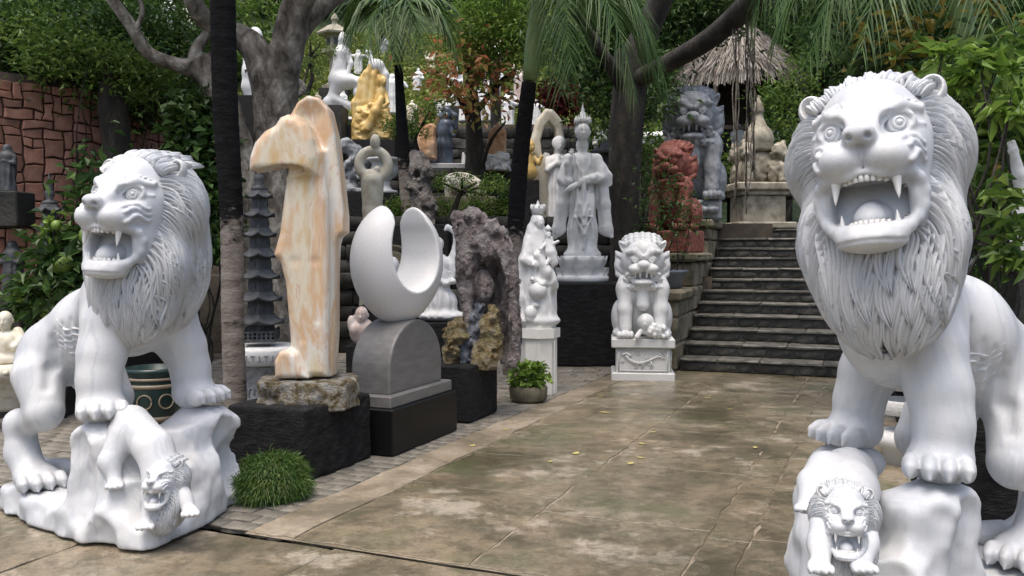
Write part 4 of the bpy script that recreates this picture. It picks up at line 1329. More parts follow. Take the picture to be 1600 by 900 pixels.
c.poly([(a, b) for a, b, _ in _tear] + [(-a, b) for a, b, _ in _tear[::-1]], 0, -.6, .6, rd=0, k=.02, op='s')
c.ell((.3, .0, .08), (.3, .25, .32), k=.02, op='s')
c.ell((-.3, .0, .08), (.26, .24, .31), k=.02, op='s')
mo = clay_obj('crescent', c, 'pale_granite', ar, loc=(-.26, .53, .63 + .455), rz=R(-18))
m = MB(); m.lathe([(.0, 0), (.018, .001), (.022, -.004)], 16); m.build('bolt_hole', 'grey_granite', mo, (-.05, .30, .26))

# 3 rocks on a dark block
b = pblock('stone_block', 'matt black block under the cave-shaped purple rock', (733, 662), 'plinth')
MB().box((-.3, .31, .25), (.3, .31, .25), bevel=.015).build('block_body', 'black_granite', b, smooth=False)
RY = 8.25
rk = stat('natural_rock', 'grey-purple natural rock with a face carved in its cave-like hollow', 762, 572, RY)
c = Clay((-70, -50, -5), (62, 50, 262), 2.0)
XP = lambda L_: [(x - 762, 572 - y) for x, y in L_]
_q = random.Random(6)
_o = [(708, 342), (712, 330), (722, 333), (734, 321), (744, 330), (757, 333), (762, 342), (776, 343), (780, 354), (790, 362), (793, 378), (803, 396), (804, 412), (811, 438), (808, 470), (812, 520), (811, 560), (806, 570), (790, 570), (780, 525), (770, 484), (758, 520), (750, 556), (738, 560), (728, 520), (724, 482), (714, 432), (716, 390)]
c.poly(XP(_o), 1, -34, 34, rd=4, k=0)
c.ell((4, -34, 112), (27, 46, 62), k=3, op='s')
c.ell((22, -34, 58), (15, 44, 58), k=3, op='s')
for i in range(26):
    x_, z_ = _q.uniform(-54, 48), _q.uniform(90, 250)
    c.ell((x_, -38 + _q.uniform(-4, 6), z_), (_q.uniform(4, 10), 9, _q.uniform(5, 22)), k=1.5, op='s')
c.rough(6, .05, 5, seed=8, stretch=(1.3, 1, .5)); c.rough(2.2, .2, 3, seed=3)
c.cut_below(0)
clay_obj('rock_body', c, 'amethyst_rock', rk)
c = Clay((-34, -40, 40), (20, 24, 190), 1.6); c.ell((-10, 6, 120), (15, 18, 40), k=2); hd(c, (-9, -8, 125), 52, .3); c.rough(1.2, .12, 2)
clay_obj('carved_face', c, 'amethyst_rock', rk)
for (px, py, L_, mt, sd, lab, yo) in (
        (714, 572, [(700, 510), (706, 500), (722, 496), (733, 508), (732, 528), (722, 540), (716, 571), (698, 571), (696, 545)], 'gold_rock', 21, 'small lumpy golden rock leaning at the front of the black block', -38),
        (762, 572, [(738, 571), (740, 545), (750, 520), (757, 490), (770, 474), (777, 478), (778, 500), (785, 520), (784, 555), (776, 571)], 'gold_rock', 22, 'larger pointed golden rock in front of the cave-shaped purple rock', -46),
        (737, 572, [(716, 571), (720, 545), (732, 520), (738, 486), (748, 470), (757, 476), (756, 500), (750, 530), (752, 571)], 'blue_rock', 23, 'blue-grey jagged rock between the two golden rocks', -30)):
    ro = stat('ornamental_rock', lab, px, py, RY, group='rocks on the black block')
    c = Clay((-32, -26, -4), (32, 26, 112), 1.5)
    c.poly([(x - px, py - y) for x, y in L_], 1, -14, 14, rd=7, k=0); c.rough(6, .1, 4, seed=sd); c.cut_below(0)
    o = clay_obj('rock_body', c, mt, ro); ro.location.y += yo * RY / F_PX * .9

# 4 mother with child on a pedestal
pd = pblock('marble_pedestal', 'pale marble pedestal with chamfered corner under the robed mother', (857, 619), 'plinth')
W = .36
def prism(mb, pts, z0, z1):
    n = len(pts); mb.add([(x, y, z0) for x, y in pts] + [(x, y, z1) for x, y in pts], [tuple(range(n - 1, -1, -1)), tuple(range(n, 2 * n))] + [(i, (i + 1) % n, n + (i + 1) % n, n + i) for i in range(n)]); return mb
ch = .1
oct_ = lambda w, o=0: [(-w + ch - o, -o), (-ch + o * .4, -o), (o, ch - o * .4), (o, w - ch + o), (-ch, w + o), (-w + ch, w + o), (-w - o, w - ch), (-w - o, ch - o * .4)]
prism(MB(), oct_(W), 0, .60).build('shaft', 'cream_marble', pd, smooth=False)
prism(MB(), oct_(W, .025), .60, .70).build('cornice', 'cream_marble', pd, smooth=False)
prism(MB(), oct_(W, -.01), .70, .745).build('top_slab', 'cream_marble', pd, smooth=False)
for x0 in (-.2, -.02): MB().box((x0 + .06, -.004 + (.0 if x0 < -.1 else .08), .3), (.004, .006, .28)).build('panel_rib', 'cream_marble', pd, smooth=False)
mp = gnd(857, 619) + PU * (-W / 2) + PV * (W / 2) + Vector((0, 0, .745))
MYd = mp.y
ma = thing('mother_statue', 'white marble crowned mother holding a child above a round globe', 'statue', mp, R(8), None, MYd / F_PX)
c = Clay((-40, -34, -2), (40, 34, 200), 1.15)
c.ell((0, 0, 5), (34, 28, 9), k=2)
c.chain([(2, 0, 5), (2, 3, 60), (0, 3, 112), (-2, 2, 140)], [26, 24, 20, 14], k=8)
c.ell((0, 2, 128), (20, 13, 18), k=8)
c.ell((-2, 4, 156), (11, 12, 19), k=6)
c.chain([(-16, 0, 130), (-22, -8, 100), (-10, -20, 92)], [8, 8, 5], k=4)
c.chain([(15, 0, 130), (20, -10, 108), (12, -18, 110)], [8, 7, 5], k=4)
c.chain([(-12, 6, 150), (-20, 6, 100), (-24, 4, 40), (-24, 2, 6)], [6, 9, 10, 8], k=6)
c.chain([(-4, -20, 106), (10, -20, 80), (22, -14, 60)], [6, 9, 8], k=5)
c.chain([(-14, -22, 70), (0, -24, 62), (18, -18, 66)], [4, 5, 4], k=4)
hd(c, (0, -7, 158), 20, .15)
body = clay_obj('robed_figure', c, 'figure_white', ma, folds(4, 125, 1.7, 9, 3))
c = Clay((-8, -36, 84), (34, -2, 150), 1.1)
hd(c, (11, -20, 138), 13, .1); c.chain([(12, -19, 128), (14, -20, 112), (20, -20, 96)], [6, 8, 7], k=3); c.chain([(6, -20, 124), (-2, -26, 116)], [3, 2.4], k=2); c.chain([(18, -20, 124), (26, -24, 128)], [3, 2.4], k=2); c.chain([(14, -22, 102), (6, -26, 92)], [4, 3], k=2)
clay_obj('child_figure', c, 'figure_white', ma)
m = MB(); m.lathe([(9.5, 0), (10.5, 6), (12.5, 9), (10, 10)] , 20, (-1, 3, 171)); 
for i in range(8):
    a = i / 8 * 6.283; m.lathe([(2.2, 0), (1.6, 4), (0, 7)], 8, (-1 + 10.5 * math.cos(a), 3 + 10.5 * math.sin(a), 180))
m.lathe([(8, 0), (7, 5), (2, 9), (2.2, 11), (0, 15)], 14, (-1, 3, 178)); m.build('crown', 'figure_white', ma)
m = MB(); m.lathe([(3.5, 0), (5.4, 2), (5.2, 5), (0, 10)], 12, (11, -20, 144)); m.build('child_crown', 'figure_white', ma)
m = MB(); m.lathe([(14.5 * math.sin(R(t)), -14.5 * math.cos(R(t))) for t in range(0, 181, 15)], 20, (-5, -20, 52)); m.build('globe', 'figure_white', ma)
c = Clay((-34, -36, 0), (20, -4, 34), 1.1); c.ell((-16, -20, 18), (10, 9, 12), k=2); c.ell((-8, -22, 30), (6, 5, 4), k=3); c.chain([(-20, -22, 8), (0, -24, 4), (12, -22, 6)], [4, 3.5, 2.5], k=3)
clay_obj('small_animal', c, 'figure_white', ma)

# 5 white robed goddess on lotus
GYd = 11.9
gp = at(914, 441, GYd)
bl = MB(); bl.box((0, .3, gp.z / 2 + .0), (.62, .55, gp.z / 2), bevel=.02)
bl.build('black_plinth', 'black_granite', None, (gp.x, gp.y, 0), False, label='tall matt black plinth under the white robed goddess', cat='plinth')
gy = stat('goddess_statue', 'white robed goddess on a lotus seat, one hand raised', 912, 441, GYd); gy.scale = (gy.scale[0], gy.scale[1], gy.scale[2] * 1.03)
gy.location.y += .25
ls = MB(); ls.lathe([(40, 0), (42, 2), (42, 8), (39, 10), (34, 11), (30, 20), (33, 38), (30, 40)], 40); ls.build('lotus_base', 'figure_white', gy)
def petal(w, h, lean, curl=.35):
    us = np.linspace(-1, 1, 7); ts = np.linspace(0, 1, 7); V = []
    for t in ts:
        ww = w * math.sqrt(max(0, 1 - (abs(t - .42) / .58) ** 2.4)) if t > .42 else w * (.75 + .25 * t / .42)
        for u in us: V.append((u * ww, -lean * t ** 1.3 + 3.2 * u * u - 2.2 * (1 - u * u) * math.sin(t * 3.14), h * t))
    Fs = [(j * 7 + i, j * 7 + i + 1, (j + 1) * 7 + i + 1, (j + 1) * 7 + i) for j in range(6) for i in range(6)]
    return MB().add(V, Fs).mesh('petal', 'figure_white')
pu, plo = petal(12.5, 23, 9), petal(14, 14, 4)
for i in range(10):
    a = (i + .5) / 10 * 6.283
    o = link('petal', pu, gy, (32 * math.sin(a), -32 * math.cos(a), 17), rz=a)
    a = i / 10 * 6.283
    o = link('petal', plo, gy, (38 * math.sin(a), -38 * math.cos(a), 18), rz=a); o.rotation_euler = (math.pi, 0, a); o.location.z = 22
c = Clay((-54, -36, 34), (54, 36, 254), 1.0)
c.ell((0, 0, 42), (30, 22, 8), k=3)
c.chain([(0, 0, 44), (0, 1, 80), (0, 2, 125), (0, 2, 160), (0, 2, 180)], [23, 21, 18, 16, 16], k=10)
c.ell((0, 2, 184), (26, 13, 16), k=8); c.cap((0, 0, 190), (0, -3, 214), 6, 5.5, k=3)
c.chain([(-22, 2, 188), (-29, -2, 158), (-25, -12, 154)], [10, 10, 8], k=6)
c.chain([(-26, -10, 160), (-24, -18, 180), (-20, -20, 190)], [6, 5, 4], k=4)
hand(c, (-19, -21, 196), (.15, -.1, 1), 6)
c.chain([(22, 2, 188), (30, -2, 160), (18, -16, 158), (-4, -22, 152)], [10, 10, 7, 4.5], k=5)
hand(c, (-8, -23, 150), (-1, -.2, -.5), 6)
c.chain([(-27, 0, 172), (-32, 0, 120), (-38, 0, 80), (-44, -2, 68)], [8, 8, 9, 3], k=6)
c.chain([(29, 0, 172), (33, 0, 120), (38, 0, 80), (46, -2, 70)], [9, 9, 9, 3], k=6)
c.chain([(31, 0, 176), (40, 0, 164), (43, 0, 150)], [6, 5, 3], k=5)
for s in (-1, 1):
    for j in range(3): c.chain([(s * (4 + j * 5), -20, 150 - j * 8), (s * (6 + j * 3), -27, 118 - j * 10), (0, -29, 100 - j * 14)], [1.5, 2.4, 2.2], k=2.5)
    c.chain([(s * 14, -9, 196), (s * 10, -13, 180), (s * 4, -15, 168)], [1.4, 1.6, 1.4], k=2)
c.chain([(0, -23, 158), (0, -26, 100), (0, -25, 52)], [2.5, 3, 3], k=3)
c.ell((0, 3, 232), (12.5, 9, 15), k=3); c.ell((0, 8, 210), (10, 5, 14), k=4)
hd(c, (0, -7, 229), 29)
clay_obj('robed_figure', c, 'figure_white', gy, folds(44, 190, 2.3, 12, 7))
m = MB(); m.lathe([(11, 0), (12, 3), (11, 5), (11, 9), (8, 10), (5, 12), (4.4, 19), (2.2, 21), (2.8, 24), (1.2, 27), (0, 35)], 24, (0, -1, 241))
for i in range(11):
    a = (i / 10 - .5) * 3.4; m.lathe([(2.2, 0), (2.6, 4), (1.2, 8), (0, 15 - abs(a) * 3)], 8, (11.6 * math.sin(a), -1 - 11.6 * math.cos(a), 243))
m.build('crown', 'figure_white', gy)
m = MB(); m.tube([(-10, -24, 149), (-20, -25, 143), (-30, -26, 137)], [4, 5, 1.6], 12); m.build('flask', 'figure_white', gy)

# 6 guardian lions
def guardian(name, label, px, py, Y, rz, mat, s=1.0, cub=True, cone=False, group='seated guardian lions'):
    r = stat(name, label, px, py, Y, rz, group=group)
    r.scale = tuple(q * s for q in r.scale)
    c = Clay((-54, -58, -2), (54, 52, 168), 1.0)
    c.ell((0, 14, 34), (34, 30, 34), k=4); c.ell((0, 4, 66), (30, 26, 34), k=12)
    c.ell((0, -10, 76), (27, 20, 26), k=8)
    for e in (-1, 1):
        c.ell((e * 34, 14, 30), (14, 24, 28), k=6)
        c.ell((e * 28, -14, 76), (13, 14, 18), k=6)
        c.chain([(e * 26, -16, 74), (e * 27, -22, 44), (e * 26, -26, 16)], [13, 11, 10], k=6)
        for o in (-7, -2.4, 2.4, 7): c.ell((e * 27 + o * 1.35, -38, 6), (4.2, 9, 6.5), k=1.5)
        c.ell((e * 36, 2, 6), (10, 16, 7), k=4)
        c.chain([(e * 24, -2, 104), (e * 34, 6, 112), (e * 36, 10, 124)], [9, 9, 6], k=4)
        for j in range(4): c.chain([(e * 30, -4, 92 + 11 * j), (e * 37, 4, 98 + 10 * j), (e * 41, 4, 106 + 9 * j)], [4.5, 5, 2], k=2)
        c.ell((e * 30, -2, 140), (5, 7, 12), rot=rotm(0, e * 28, 0), k=3); c.ell((e * 31, -7, 140), (2.6, 4, 7), rot=rotm(0, e * 28, 0), k=2, op='s')
    c.ell((0, -8, 118), (33, 30, 29), k=6)
    c.ell((0, -24, 134), (25, 16, 17), k=6)
    for i in range(13):
        a = (i / 12 - .5) * 3.6
        p0 = (31 * math.sin(a), -8 - 27 * math.cos(a), 92 + 3 * math.cos(a * 2)); p1 = (27 * math.sin(a + .13), -11 - 25 * math.cos(a), 79)
        for q0, sc in ((p0, 1.0), (p1, .9)):
            c.ell(q0, (6 * sc, 5 * sc, 6.5 * sc), k=1.5); c.torus(q0, (math.sin(a), -math.cos(a), .1), 4.6 * sc, 1.9, k=.5); c.ell((q0[0] + 5 * math.sin(a), q0[1] - 5 * math.cos(a), q0[2]), (2.2, 2.2, 2.2), k=.4)
    for i in range(9):
        a = (i / 8 - .5) * 2.9
        for j in range(3):
            q0 = (27 * math.sin(a), 2 + 8 * j - 17 * math.cos(a), 140 + 5 * j + 9 * math.cos(a)); c.ell(q0, (5.5, 5.5, 5.5), k=1); c.torus(q0, (math.sin(a), -.7, .6), 4.6, 1.7, k=.4)
    for e in (-1, 1):
        c.chain([(e * 4, -40, 126), (e * 13, -39, 133), (e * 24, -30, 132)], [4, 5.5, 4], k=2)
        c.ell((e * 13, -37, 122), (7, 6, 5.5), k=1.5); c.torus((e * 13, -41, 122), (0, -1, 0), 4.6, 1.2, k=.6)
        c.ell((e * 11, -40, 107), (12, 11, 8), k=3)
        c.chain([(e * 16, -40, 100), (e * 24, -30, 98), (e * 26, -22, 90)], [2.6, 3, 2.5], k=2)
    c.ell((0, -46, 113), (10, 8, 7), k=3)
    c.ell((0, -42, 95), (15, 16, 6.5), k=1.5, op='s')
    c.ell((0, -34, 86), (17, 15, 6), k=3)
    for e in (-12, -5, 5, 12): c.cap((e, -46 + abs(e) * .4, 100), (e, -46 + abs(e) * .4, 94), 2, 1.2, k=.5)
    if cone: c.ell((0, -30, 66), (9, 7, 26), k=3)
    c.cap((0, -28, 76), (0, -31, 52), 9, 10, k=3)
    c.cut_below(0)
    clay_obj('lion_body', c, mat, r)
    if cub:
        c = Clay((-18, -62, -1), (42, -14, 44), 1.3)
        c.ell((4, -38, 26), (13, 11, 13), k=3); hd(c, (2, -44, 26), 22); c.ell((18, -36, 12), (17, 13, 11), k=3)
        for i in range(26):
            q = random.Random(i); c.ell((q.uniform(4, 32), -46 + q.uniform(-3, 3), q.uniform(5, 22)), (4, 4, 4), k=1)
        c.chain([(-4, -46, 12), (-10, -50, 4)], [4, 4], k=2)
        clay_obj('small_cub', c, mat, r)
    return r
FY = 10.45
fl = guardian('guardian_lion', 'white stone guardian lion with curled collar and open mouth, on a carved pedestal', 1003, 526, FY + .25, -6, 'figure_white')
pdl = stat('carved_pedestal', 'white carved pedestal with dragon panel under the white guardian lion', 1003, 597, FY + .25, -6, 'plinth')
MB().box((0, 0, 10), (48, 44, 10), bevel=1.5).build('bottom_slab', 'carved_white', pdl, smooth=False)
MB().box((0, 0, 39), (41, 37, 19.5), bevel=1.2).build('die_block', 'carved_white', pdl, smooth=False)
MB().box((0, 0, 65), (48, 44, 7), bevel=1.5).build('top_slab', 'carved_white', pdl, smooth=False)
def relief(w, h, seed):
    q = random.Random(seed); mb = MB()
    for x0, x1, z0, z1 in ((-w, w, h - 2, h), (-w, w, -h, -h + 2), (-w, -w + 2, -h, h), (w - 2, w, -h, h)):
        mb.box(((x0 + x1) / 2, -.8, (z0 + z1) / 2), ((x1 - x0) / 2, .8, (z1 - z0) / 2))
    mb.tube(smooth_path([(-w * .7, 0, h * .4), (-w * .45, -1, -h * .1), (-w * .1, -1, -h * .25), (w * .25, -1, 0), (w * .6, -1, h * .35), (w * .8, 0, h * .1)], 5), np.linspace(2.8, 1, 26), 8)
    mb.tube(smooth_path([(-w * .85, 0, h * .45), (-w * .65, -1, h * .6), (-w * .5, -1, h * .35)], 4), 2.4, 8)
    for lx in (-.3, -.05, .3): mb.tube([(w * lx, -1, -h * .1), (w * (lx + .08), -1.5, -h * .45), (w * (lx - .02), 0, -h * .75)], [1.6, 1.4, 1], 6)
    for i in range(16):
        x, z = q.uniform(-w * .85, w * .85), q.uniform(-h * .8, h * .8)
        a = q.uniform(0, 6)
        mb.tube([(x + 2.6 * math.cos(a + t), -.5, z + 2.6 * math.sin(a + t) * (1 - t / 7)) for t in np.linspace(0, 4, 7)], .8, 5)
    return mb
relief(38, 17, 2).build('dragon_panel', 'carved_white', pdl, (0, -37.5, 39))
o = relief(34, 17, 5).build('flower_panel', 'carved_white', pdl, (41.5, 0, 39)); o.rotation_euler = (0, 0, R(90))
def on_par(xo, yo, z):
    return S0 + SR * xo + SF * yo + Vector((0, 0, z))
p = on_par(-.36, 3.35, 2.02); g1 = guardian('guardian_lion', 'blue-grey stone guardian lion on the topmost parapet block', 0, 0, 1, -12, 'figure_grey', 1.0, False, True); g1.location = p; g1.scale = (.0115,) * 3
m = MB(); m.box((0, 2, -14), (40, 40, 14), bevel=3); m.build('square_base', 'figure_grey', g1, smooth=False); g1.location.z += 28 * .0115
for j in range(5): MB().lathe([(7, -4), (9, 0), (7, 4)], 12, (-28 + 14 * j, -39, -14)).build('lotus_boss', 'figure_grey', g1)
p = on_par(-.42, 1.9, 1.5); g2 = guardian('guardian_lion', 'weathered red stone guardian lion on the middle parapet block', 0, 0, 1, -30, 'figure_red', 1.0, False); g2.location = p; g2.scale = (.0082,) * 3
m = MB(); m.box((0, 2, -20), (44, 42, 20), bevel=3); m.build('square_base', 'figure_red', g2, smooth=False); g2.location.z += 40 * .0082
# trough on the lowest parapet block
t_ = thing('planter_trough', 'blue-grey glazed oval trough on the lowest parapet block', 'planter', on_par(-.36, .55, 1.02), SANG)
MB().lathe([(.2, 0), (.24, .03), (.29, .2), (.32, .22), (.32, .25), (.28, .25), (.25, .08), (0, .06)], 28, sx=1.15, sy=1.5).build('trough_body', 'blue_pot', t_)

# 7 stupa at the head of the stairs
SY = 17.0
st = stat('stone_stupa', 'weathered tan stone pillar with carved beasts and bell-shaped spire atop the stairs', 1183, 358, SY, 4, 'monument')
MB().box((0, 0, 5), (46, 46, 5), bevel=1.5).build('foot_slab', 'old_stone', st, smooth=False)
MB().box((0, 0, 30), (33, 33, 21), bevel=1.5).build('pillar', 'old_stone', st, smooth=False)
MB().box((0, 0, 55), (38, 38, 4), bevel=1.5).build('cornice', 'old_stone', st, smooth=False)
MB().box((0, 0, 64), (44, 44, 6), bevel=2).build('top_slab', 'old_stone', st, smooth=False)
c = Clay((-46, -46, 66), (46, 46, 152), 1.6)
c.ell((0, 0, 100), (21, 21, 34), k=4)
for e in ((-1, -1), (1, -1), (-1, 1), (1, 1)):
    c.ell((e[0] * 22, e[1] * 22, 88), (13, 13, 20), k=4); c.ell((e[0] * 25, e[1] * 26, 118), (12, 12, 14), k=4); c.ell((e[0] * 29, e[1] * 32, 112), (7, 8, 6), k=2)
    c.ell((e[0] * 31, e[1] * 22, 130), (5, 5, 7), k=2); c.chain([(e[0] * 26, e[1] * 34, 96), (e[0] * 26, e[1] * 36, 74)], [6, 6], k=3)
c.rough(1.8, .14, 3, 4); clay_obj('carved_beasts', c, 'old_stone', st)
MB().lathe([(23, 120), (25, 124), (23, 134), (25, 137), (22, 148), (20, 152), (13, 160), (8, 172), (6.5, 180), (9.5, 182), (7.5, 185), (8.5, 188), (6, 191), (6.5, 194), (3.5, 199), (0, 208)], 24).build('spire', 'old_stone', st)

# ------------------------------------------------------------------ plants
def unit(a): return a / np.maximum(np.linalg.norm(a, axis=-1, keepdims=True), 1e-9)
def leaves_at(mb, P, size, rng, aspect=.42, up=.6, outward=None, droop=.2, curl=.18):
    """one folded kite-shaped leaf at each point"""
    n = len(P)
    d = rng.normal(size=(n, 3)); d[:, 2] = d[:, 2] * .6 - droop
    if outward is not None: d += outward * .8
    d = unit(d)
    nr = rng.normal(size=(n, 3)) * .7; nr[:, 2] += up * 1.6
    if outward is not None: nr += outward * .5
    s = unit(np.cross(d, nr)); nr = np.cross(s, d)
    L = size * rng.uniform(.6, 1.3, (n, 1)); W = L * aspect * .5
    b = P - d * L * .1
    V = np.stack([b, P + d * L * .42 + s * W + nr * L * curl, P + d * L - nr * L * curl * .5, P + d * L * .42 - s * W + nr * L * curl], 1).reshape(-1, 3)
    k = np.arange(n)[:, None] * 4
    mb.add(V, np.concatenate([k + np.array([[0, 2, 1]]), k + np.array([[0, 3, 2]])]))
def blob_points(blobs, n, rng, clump=.16, per=14, shell=.55):
    """clumped points through the volume of several ellipsoids, denser towards their skin"""
    vol = np.array([b[1][0] * b[1][1] * b[1][2] for b in blobs]) ** .67; vol /= vol.sum()
    m = max(1, n // per)
    bi = rng.choice(len(blobs), m, p=vol)
    C = np.array([b[0] for b in blobs])[bi]; Rr = np.array([b[1] for b in blobs])[bi]
    d = unit(rng.normal(size=(m, 3)))
    r = (shell + (1 - shell) * rng.random((m, 1))) * (1 + .18 * fbm(d * 2.3 + bi[:, None] * 3.1, 2)[:, None])
    cl = C + d * r * Rr
    P = np.repeat(cl, per, 0); D = np.repeat(d, per, 0)
    P = P + rng.normal(size=P.shape) * clump * np.repeat(rng.uniform(.5, 1.3, (m, 1)), per, 0)
    return P, D
def crown(name, parent, blobs, n, size, mat, seed, clump=.16, per=14, **kw):
    rng = np.random.default_rng(seed)
    P, D = blob_points(blobs, n, rng, clump, per)
    mb = MB(); leaves_at(mb, P, size, rng, outward=D, **kw)
    return mb.build(name, mat, parent, smooth=False)
def bumpy_tube(mb, pts, rs, n=14, amp=.12, seed=0, steps=8):
    P = smooth_path(pts, steps); r = np.interp(np.linspace(0, 1, len(P)), np.linspace(0, 1, len(rs)), rs)
    T = unit(np.gradient(P, axis=0)); A = unit(np.cross(T[0], (.3, 1, .1))); V = []
    for i in range(len(P)):
        A = unit(A - T[i] * (A @ T[i])); B = np.cross(T[i], A)
        a = np.arange(n) * 2 * math.pi / n
        q = r[i] * (1 + amp * fbm(np.stack([np.cos(a) * 1.3, np.sin(a) * 1.3, np.full(n, P[i, 2] * .9 + seed)], -1), 3, seed))
        V.append(P[i] + (np.cos(a) * q)[:, None] * A + (np.sin(a) * q)[:, None] * B)
    V = np.concatenate(V); m = len(P)
    Fs = [(i * n + j, i * n + (j + 1) % n, (i + 1) * n + (j + 1) % n, (i + 1) * n + j) for i in range(m - 1) for j in range(n)]
    mb.add(V, Fs); return mb
def AT(L_): return [tuple(at(*q)) for q in L_]

def tree(name, label, trunk, limbs, blobs, n, size, bark, leaf, seed, group=None, clump=.2, cat='tree', **kw):
    """trunk: (points, radii); limbs: list of the same; blobs in world space"""
    b0 = trunk[0][0]; g0 = gh(b0[0], b0[1])
    if b0[2] > g0 + .03: trunk = ([(b0[0], b0[1], g0 - .05)] + list(trunk[0]), [trunk[1][0] * 1.15] + list(trunk[1]))
    o = np.array(trunk[0][0])
    root = thing(name, label, cat, tuple(o), 0, group)
    sub = lambda L_: [tuple(np.array(p) - o) for p in L_]
    m = MB(); bumpy_tube(m, sub(trunk[0]), trunk[1], seed=seed); m.build('trunk', bark, root)
    for i, (p, r) in enumerate(limbs):
        m = MB(); bumpy_tube(m, sub(p), r, 10, seed=seed + i + 1); m.build('limb', bark, root)
    if n: crown('crown', root, [(np.array(b[0]) - o, b[1]) for b in blobs], n, size, leaf, seed, clump, **kw)
    return root

# --- grey-barked fig tree in the middle left
tree('fig_tree', 'mottled grey fig tree with forking limbs behind the tall pagoda',
     (AT([(425, 640, 9.7), (428, 480, 9.7), (432, 330, 9.7), (430, 210, 9.7), (428, 130, 9.7)]), [.3, .22, .21, .23, .26]),
     [(AT([(428, 150, 9.7), (448, 70, 9.6), (462, 10, 9.5), (500, -60, 9.3), (560, -160, 9)]), [.22, .18, .16, .13, .1]),
      (AT([(440, 90, 9.7), (480, 30, 9.9), (530, -10, 10.2), (600, -60, 10.5)]), [.16, .13, .1, .06]),
      (AT([(424, 140, 9.7), (405, 85, 9.6), (378, 58, 9.6), (330, 40, 9.6), (300, 0, 9.4), (280, -60, 9.3)]), [.2, .16, .13, .1, .09, .07]),
      (AT([(400, 620, 9.5), (396, 430, 9.5), (386, 280, 9.5), (362, 190, 9.5), (335, 130, 9.5), (312, 98, 9.5)]), [.2, .15, .15, .14, .15, .17]),
      (AT([(318, 110, 9.5), (275, 100, 9.4), (232, 82, 9.3), (205, 40, 9.2), (168, -10, 9.1), (130, -60, 9)]), [.13, .075, .07, .065, .06, .05]),
      (AT([(308, 100, 9.5), (308, 75, 9.5), (325, 50, 9.6), (335, 20, 9.6)]), [.11, .06, .05, .04]),
      (AT([(210, 50, 9.2), (222, 20, 9.2), (216, -10, 9.2)]), [.03, .025, .02]),
      (AT([(462, 640, 9.75), (455, 500, 9.8), (446, 360, 9.8)]), [.2, .14, .1])],
     [((-2.6, 9.6, 5.9), (2.2, 1.6, .7)), ((-1.0, 9.4, 6.2), (1.8, 1.6, .7)), ((-4.0, 9.0, 5.6), (1.2, 1.2, .6))], 9000, .13, 'bark', 'leaf_mid', 31, clump=.25)

# --- slender palms
def frond(mb, base, direction, length, arch, rng, nl=34, ll=.5, width=.028, droop=.8, rach=.016, tilt=0.0):
    """one feathered palm leaf: arching rib with drooping leaflets"""
    t = np.linspace(0, 1, 18)
    d = np.array(direction, float); d /= np.linalg.norm(d)
    h = np.array((d[0], d[1], 0)); h /= max(np.linalg.norm(h), 1e-6)
    x = length * t
    P = np.array(base) + d * x[:, None] * (1 - .25 * t[:, None]) + np.array((0, 0, -1.0)) * (arch * length * t ** 2.2)[:, None]
    mb.tube(P, rach * (1 - .85 * t), 5, cap=False)
    T = unit(np.gradient(P, axis=0)); side = unit(np.cross(T, (0, 0, 1.0)))
    s = np.linspace(.1, .985, nl)
    for sg in (-1, 1):
        q = np.stack([np.interp(s, t, P[:, i]) for i in range(3)], -1); tt = unit(np.stack([np.interp(s, t, T[:, i]) for i in range(3)], -1)); ss = unit(np.stack([np.interp(s, t, side[:, i]) for i in range(3)], -1))
        L = ll * (np.sin(np.pi * np.clip(s * .86 + .12, 0, 1)) ** .6) * rng.uniform(.85, 1.12, nl)
        dr = unit(ss * sg * (.75 - .3 * s)[:, None] + tt * (.45 + .6 * s)[:, None] + np.array((0, 0, .25)) + rng.normal(size=(nl, 3)) * .09)
        V = []
        for k, u in enumerate((0, .35, .7, 1.0)):
            c = q + dr * (L * u)[:, None] + np.array((0, 0, -1.0)) * (droop * L * u ** 1.9 * rng.uniform(.85, 1.15, nl))[:, None]
            w = width * (.75, 1.0, .7, .06)[k]
            nn = tt * w * .5
            V += [c - nn, c + nn]
        V = np.stack(V, 1).reshape(-1, 3)
        k = np.arange(nl)[:, None] * 8
        mb.add(V, np.concatenate([k + np.array([[2 * j, 2 * j + 1, 2 * j + 3, 2 * j + 2]]) for j in range(3)]))
